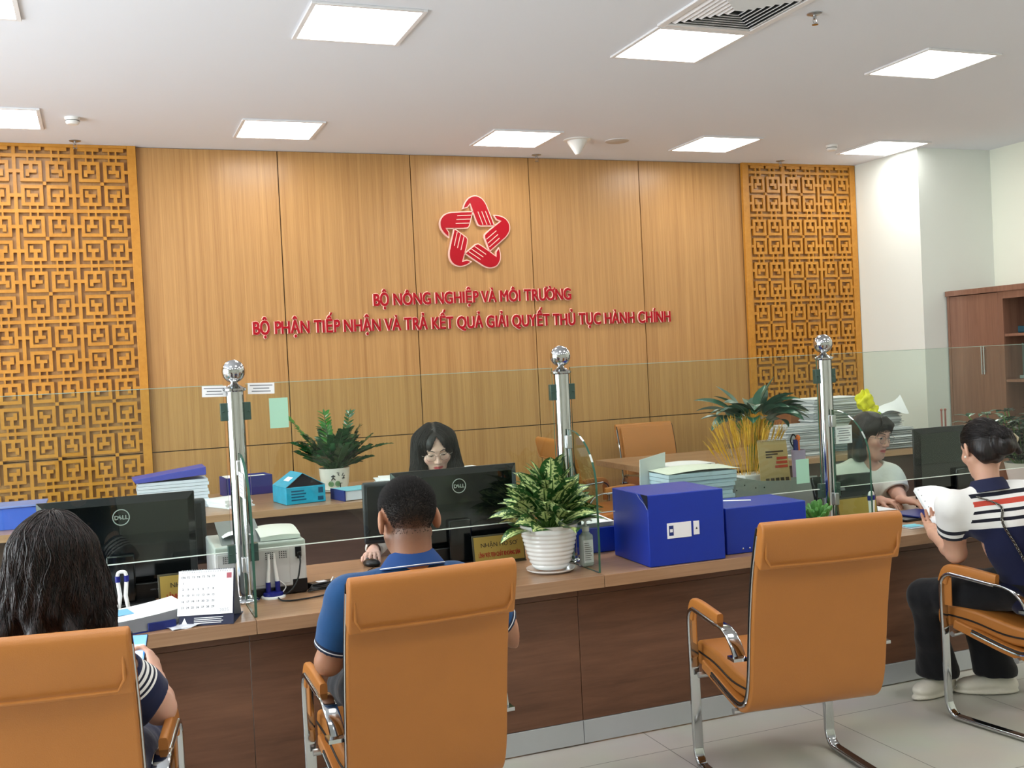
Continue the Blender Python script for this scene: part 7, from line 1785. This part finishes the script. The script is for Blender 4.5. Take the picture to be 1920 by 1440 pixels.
    def clog(an, d):
        an, d = V3(an), unit(d); Rf = np.stack([d, np.cross((0, 0, 1), d), V3(0, 0, 1)], 1); Fk = Field((an[0]-0.25, an[1]-0.25, -0.02), (an[0]+0.25, an[1]+0.25, 0.16), 0.005); b0 = V3(an[0], an[1], 0)
        Fk.frame(Rf, b0); Fk.ell((0.115, 0, 0.040), (0.078, 0.050, 0.036), 0.0); Fk.ell((0.05, 0, 0.045), (0.08, 0.042, 0.042), 0.02); Fk.ell((-0.035, 0, 0.040), (0.050, 0.038, 0.040), 0.02); Fk.ell((0.06, 0, 0.012), (0.148, 0.052, 0.018), 0.008)
        Fk.frame(); Fk.cut((an[0], an[1], 0.002), (0, 0, -1)); v_, f_ = Fk.mesh(); np_mesh('clog', relax(v_, f_, 1), f_, M_clog, root, O)
    clog((3.625, 3.93, 0), (-0.55, -0.10, 0)); clog((3.845, 3.80, 0), (-0.45, 0.25, 0))
    for an, d in (((3.625, 3.93, 0.085), (-0.55, -0.05, 0)), ((3.835, 3.80, 0.085), (-0.45, 0.25, 0))):
        pass
    m_ = MB()
    for i in range(3): p = V3(3.625, 3.93, 0.0)+unit((-0.55, -0.05, 0))*(0.10+0.02*i)+V3(0, -0.030, 0.062); m_.sphere(tuple(p-V3(O)), 0.005, 8, 6)
    m_.build('clog_holes', M_black, root)
    # the sheets she is reading
    q = empty('held_papers', tuple(PX3(1760, 960, 3.95))); tag(q, 'sheaf of white printed papers held by the visitor with the hair bun', 'papers')
    O2 = V3(q.location); c4 = [PX3(1712, 920, 4.14), PX3(1795, 928, 4.02), PX3(1786, 1012, 3.70), PX3(1748, 980, 3.86)]
    for dz in (0.0, 0.006, 0.012):
        m_ = MB(); m_.grid(lambda u, v: tuple(((c4[0]*(1-u)+c4[1]*u)*(1-v)+(c4[3]*(1-u)+c4[2]*u)*v)-O2+V3(dz*0.6, 0.0, dz+0.022*math.sin(PI*u)*(1-v))), 8, 8); m_.build('sheet', M_paper, q)
    m_ = MB()
    for i in range(5):
        v = 0.08+0.18*i; p = c4[0]*(1-v)+c4[3]*v+unit(c4[1]-c4[0])*0.012-O2+V3(0.008, 0, 0.016); m_.sphere(tuple(p), (0.0035, 0.0035, 0.0015), 8, 6)
    m_.build('punch_holes', M_ink, q)
visitor_right()

# ---------------------------------------------------------------- 4. clerk behind the middle monitor
def clerk_middle():
    O = (1.62, 5.40, 0.0); root = empty('person', O); tag(root, 'clerk with long straight dark hair looking down behind the middle monitor', 'person')
    hc = PX3(816, 843, 5.28); ph = 180-11; Rz = RM('Z', ph); R = Rz @ RM('Y', 4) @ RM('X', -17); k = 1.06
    H = V3(1.62, 5.44, 0.60); N = V3(hc[0]-0.005, hc[1]+0.055, hc[2]-0.135); C = H*0.4+N*0.6; SR = N+V3(-0.165, 0.02, -0.07); SL = N+V3(0.165, 0.02, -0.07)
    ER = V3(1.30, 5.26, 0.80); WR = V3(1.185, 5.02, 0.785); EL = V3(1.90, 5.25, 0.80); WL = V3(1.72, 5.05, 0.78)
    F = Field((1.00, 4.66, 0.46), (2.06, 5.62, 1.40), 0.004)
    torso(F, H, C, N, SL, SR, 0.9, -0.004, 0.94); F.cone(N-V3(0, 0, 0.05), hc+Rz@V3(0, -0.015, -0.06), 0.050, 0.048, 0.03)
    limb(F, SR, ER, WR, 0.9); limb(F, SL, EL, WL, 0.9); add_head(F, R, hc, k)
    add_hand(F, WR, (-0.28, -0.95, -0.06), (0, 0, -1), -1, 0.95, ((0.30, 0.45, 0.35),)*4, 0.14, (0.5, 0.2)); add_hand(F, WL, (0.0, -1, -0.15), (0, 0, -1), 1, 0.92)
    Vv, Fc = F.mesh(); Vv = relax(Vv, Fc, 1); np_mesh('body', Vv, Fc, M_skin, root, O, {'tint': head_tint(Vv, R, hc, k, (224, 184, 166), (186, 78, 84), (226, 150, 140))})
    head_features(root, O, R, hc, k, F, 0.0, 0.75, ((150, 140, 132), 0.0195))
    B = Field((1.08, 4.98, 0.50), (2.04, 5.64, 1.16), 0.0055); torso(B, H, C, N, SL, SR, 0.92, 0.012, 1.0)
    for S, E_, W_ in ((SR, ER, WR), (SL, EL, WL)): B.chain([S, E_, W_*0.9+E_*0.1], [0.060, 0.054, 0.046], 0.03); B.cone(W_*1.1-E_*0.1, W_*0.75+E_*0.25, 0.034, 0.030, 0.0, 'sub')
    B.warp(folds((1, 1, .6), 0.006, 2)); B.cone(N+V3(0, -0.03, 0.06), N+V3(0, -0.03, 0.0), 0.06, 0.055, 0.01, 'sub')
    build_cloth('blouse', B, cloth_mat('white_blouse_cloth', [(0.0, (224, 224, 218))], 0.8), root, O)
    D = Field(hc-V3(0.2, 0.2, 0.34), hc+V3(0.2, 0.2, 0.16), 0.0045); D.frame(R, hc, k)
    D.ell((0, -0.020, 0.038), (0.084, 0.100, 0.092), 0.0); D.ell((0, 0.012, 0.045), (0.078, 0.084, 0.075), 0.02)
    for s in (-1, 1): D.cone((s*0.062, 0.020, 0.04), (s*0.088, 0.030, -0.10), 0.030, 0.032, 0.03); D.cone((s*0.060, -0.03, 0.04), (s*0.088, -0.01, -0.12), 0.05, 0.045, 0.03)
    D.frame(Rz, hc, k)
    for s in (-1, 1): D.cone((s*0.088, 0.015, -0.10), (s*0.105, 0.02, -0.24), 0.042, 0.038, 0.03)
    D.cone((0, -0.05, 0.0), (0, -0.07, -0.25), 0.085, 0.07, 0.04)
    D.frame(R, hc, k)
    # face opening: pointed at the parting, widening to the cheeks
    for i in range(9):
        z = 0.082-0.013*i; wd = 0.006+0.052*(i/8)**0.8; D.ell((-0.004, 0.10, z), (wd, 0.072, 0.013), 0.004, 'sub')
    D.ell((-0.002, 0.10, -0.045), (0.0585, 0.070, 0.062), 0.006, 'sub'); D.ell((-0.002, 0.085, -0.13), (0.060, 0.07, 0.07), 0.01, 'sub')
    D.frame(); V1, F1 = D.mesh(); V1 = relax(V1, F1, 1)
    rng = np.random.default_rng(8); n = 900; part = lambda y: V3(0.0, y, 0.0); yy = rng.uniform(-0.08, 0.07, n); sgn = np.where(rng.random(n) < 0.5, -1, 1); xx = sgn*rng.uniform(0.003, 0.07, n)
    loc = np.stack([xx, yy, 0.14+0*xx], 1); sd = loc @ R.T*k+hc
    for _ in range(8): sd = sd-D.grad(sd)*(D.sample(sd))[:, None]*0.9
    Rx = R[:, 0]
    def flow(P, i): s_ = sgn[:, None]; return Rx[None, :]*s_*max(0.05, 1.0-i*0.12)+np.array([0, 0, -1.0])+R[:, 1][None, :]*0.02
    V2, F2 = strands(D, sd, flow, 22, 0.014, 0.0006, 0.0010, jitter=0.05)
    np_mesh('hair', *join([(V1, F1), (V2, F2)]), MH_black, root, O)
    seated_trousers(root, O, H, (1.53, 5.18, 0.50), (1.73, 5.18, 0.50), (1.53, 5.16, 0.12), (1.73, 5.16, 0.12), M_trdark, (0.085, 0.062, 0.045))
    for x in (1.53, 1.73): shoe(root, O, (x, 5.16, 0.09), (0, -1, 0), M_shoeblack)
clerk_middle()

# ---------------------------------------------------------------- 5. clerk in white at the right
def clerk_right():
    hc = PX3(1634, 818, 5.02); O = (float(hc[0]), 5.15, 0.0); root = empty('person', O); tag(root, 'clerk in a white short sleeved top and glasses beside the right steel post', 'person')
    ph = 180+13; Rz = RM('Z', ph); R = Rz @ RM('Y', -2) @ RM('X', -8); k = 1.13; x0 = hc[0]
    H = V3(x0+0.0, 5.16, 0.60); N = V3(x0-0.022, hc[1]+0.045, hc[2]-0.15); C = H*0.42+N*0.58; SR = PX3(1567, 898, 5.10); SL = PX3(1668, 893, 4.98); 
    ER = SR+V3(-0.03, -0.10, -0.24); WR = V3(x0-0.12, 4.82, 0.78); EL = PX3(1683, 950, 4.90); EL[2] = 0.795; WL = PX3(1693, 934, 4.70); WL[2] = 0.79
    F = Field((x0-0.42, 4.52, 0.46), (x0+0.42, 5.40, 1.36), 0.004)
    torso(F, H, C, N, SL, SR, 0.95, -0.002, 0.98); F.cone(N-V3(0, 0, 0.05), hc+Rz@V3(0, -0.02, -0.06), 0.053, 0.052, 0.03)
    limb(F, SR, ER, WR, 0.95); limb(F, SL, EL, WL, 0.95); add_head(F, R, hc, k)
    add_hand(F, WL, (0.35, -0.92, -0.12), (0, 0, -1), 1, 1.0, ((0.35, 0.5, 0.35),)*4, 0.16, (0.6, 0.2)); add_hand(F, WR, (0.3, -1, -0.1), (0, 0, -1), -1, 0.92)
    Vv, Fc = F.mesh(); Vv = relax(Vv, Fc, 1); np_mesh('body', Vv, Fc, M_skin, root, O, {'tint': head_tint(Vv, R, hc, k, (206, 158, 138), (178, 84, 82), (204, 132, 116))})
    head_features(root, O, R, hc, k, F, 0.003, 0.25, ((150, 96, 84), 0.0205))
    B = Field((x0-0.42, 4.72, 0.50), (x0+0.42, 5.42, 1.16), 0.005); torso(B, H, C, N, SL, SR, 0.98, 0.014, 1.05)
    for S, E_ in ((SR, ER), (SL, EL)): c_ = S*0.12+E_*0.88; B.chain([S, S*0.5+c_*0.5, c_+(c_-S)*0.2], [0.064, 0.068, 0.076], 0.03)
    B.warp(folds((1, 1, .7), 0.007, 7))
    for S, E_ in ((SR, ER), (SL, EL)): c_ = S*0.12+E_*0.88; B.cut(c_, E_-S, np.minimum(c_, E_)-0.12, np.maximum(c_, E_)+0.12); B.cone(c_+(c_-S)*0.4, c_-(c_-S)*0.2, 0.062, 0.054, 0.0, 'sub')
    B.cone(N+V3(0.03, -0.05, 0.06), N+V3(0.01, -0.035, -0.045), 0.070, 0.058, 0.01, 'sub')
    build_cloth('top', B, cloth_mat('white_top_cloth', [(0.0, (226, 226, 216))], 0.8), root, O)
    D = Field(hc-V3(0.22, 0.22, 0.26), hc+V3(0.2, 0.2, 0.17), 0.0045); D.frame(R, hc, k)
    D.ell((0, -0.020, 0.038), (0.082, 0.100, 0.090), 0.0); D.ell((0, 0.012, 0.045), (0.077, 0.082, 0.074), 0.02)
    for s in (-1, 1): D.cone((s*0.062, 0.0, 0.03), (s*0.070, -0.010, -0.10), 0.036, 0.034, 0.03)
    D.cone((0, -0.05, 0.0), (0, -0.055, -0.15), 0.082, 0.062, 0.04)
    D.ell((0, 0.112, 0.002), (0.060, 0.075, 0.066), 0.006, 'sub'); D.ell((0, 0.10, -0.09), (0.064, 0.085, 0.075), 0.01, 'sub'); D.ell((0.075, 0.07, -0.05), (0.03, 0.05, 0.08), 0.01, 'sub')
    D.frame(); V1, F1 = D.mesh(); V1 = relax(V1, F1, 1)
    # fringe
    fr = []
    for i in range(52):
        u = -1+2*i/51; x = 0.056*u; pts = [R@(V3(x*0.35, 0.062, 0.112)*k)+hc, R@(V3(x*0.8, 0.094, 0.078)*k)+hc, R@(V3(x*1.02+0.004*math.sin(i*3.1), 0.099-0.016*abs(u)**2, 0.050)*k)+hc, R@(V3(x*1.08+0.006*math.sin(i*3.1), 0.097-0.026*abs(u)**2, 0.044-0.036*abs(u)**3+0.007*math.sin(i*1.7))*k)+hc]
        mb_ = MB(); mb_.tube([tuple(p) for p in smooth_path([tuple(q) for q in pts], 4)], [0.0032*(1-0.75*j/12) for j in range(13)], 4); q4 = [f for f in mb_.f if len(f) == 4]; fr.append((np.array([tuple(v) for v in mb_.v]), np.array(q4)))
    np_mesh('hair', *join([(V1, F1)]+fr), MH_black, root, O)
    m_ = MB(); pts = [PX3(1600, 873, 4.83), PX3(1606, 885, 4.83), PX3(1615, 893, 4.83), PX3(1612, 905, 4.83)]
    out = []
    for p in pts:
        for _ in range(6): p = p-B.grad(np.array([p]))[0]*(float(B.sample(np.array([p]))[0])-0.003)
        out.append(p)
    m_.tube([tuple(Vector(p)-Vector(O)) for p in smooth_path([tuple(q) for q in out], 5)], 0.0022, 5); m_.build('flower_print', mat('stem_print', (120, 128, 96), 0.8), root)
    seated_trousers(root, O, H, (x0-0.08, 4.90, 0.50), (x0+0.13, 4.90, 0.50), (x0-0.08, 4.88, 0.12), (x0+0.13, 4.88, 0.12), M_trdark, (0.085, 0.062, 0.045))
    for x in (x0-0.08, x0+0.13): shoe(root, O, (x, 4.88, 0.09), (0, -1, 0), M_shoeblack)
clerk_right()
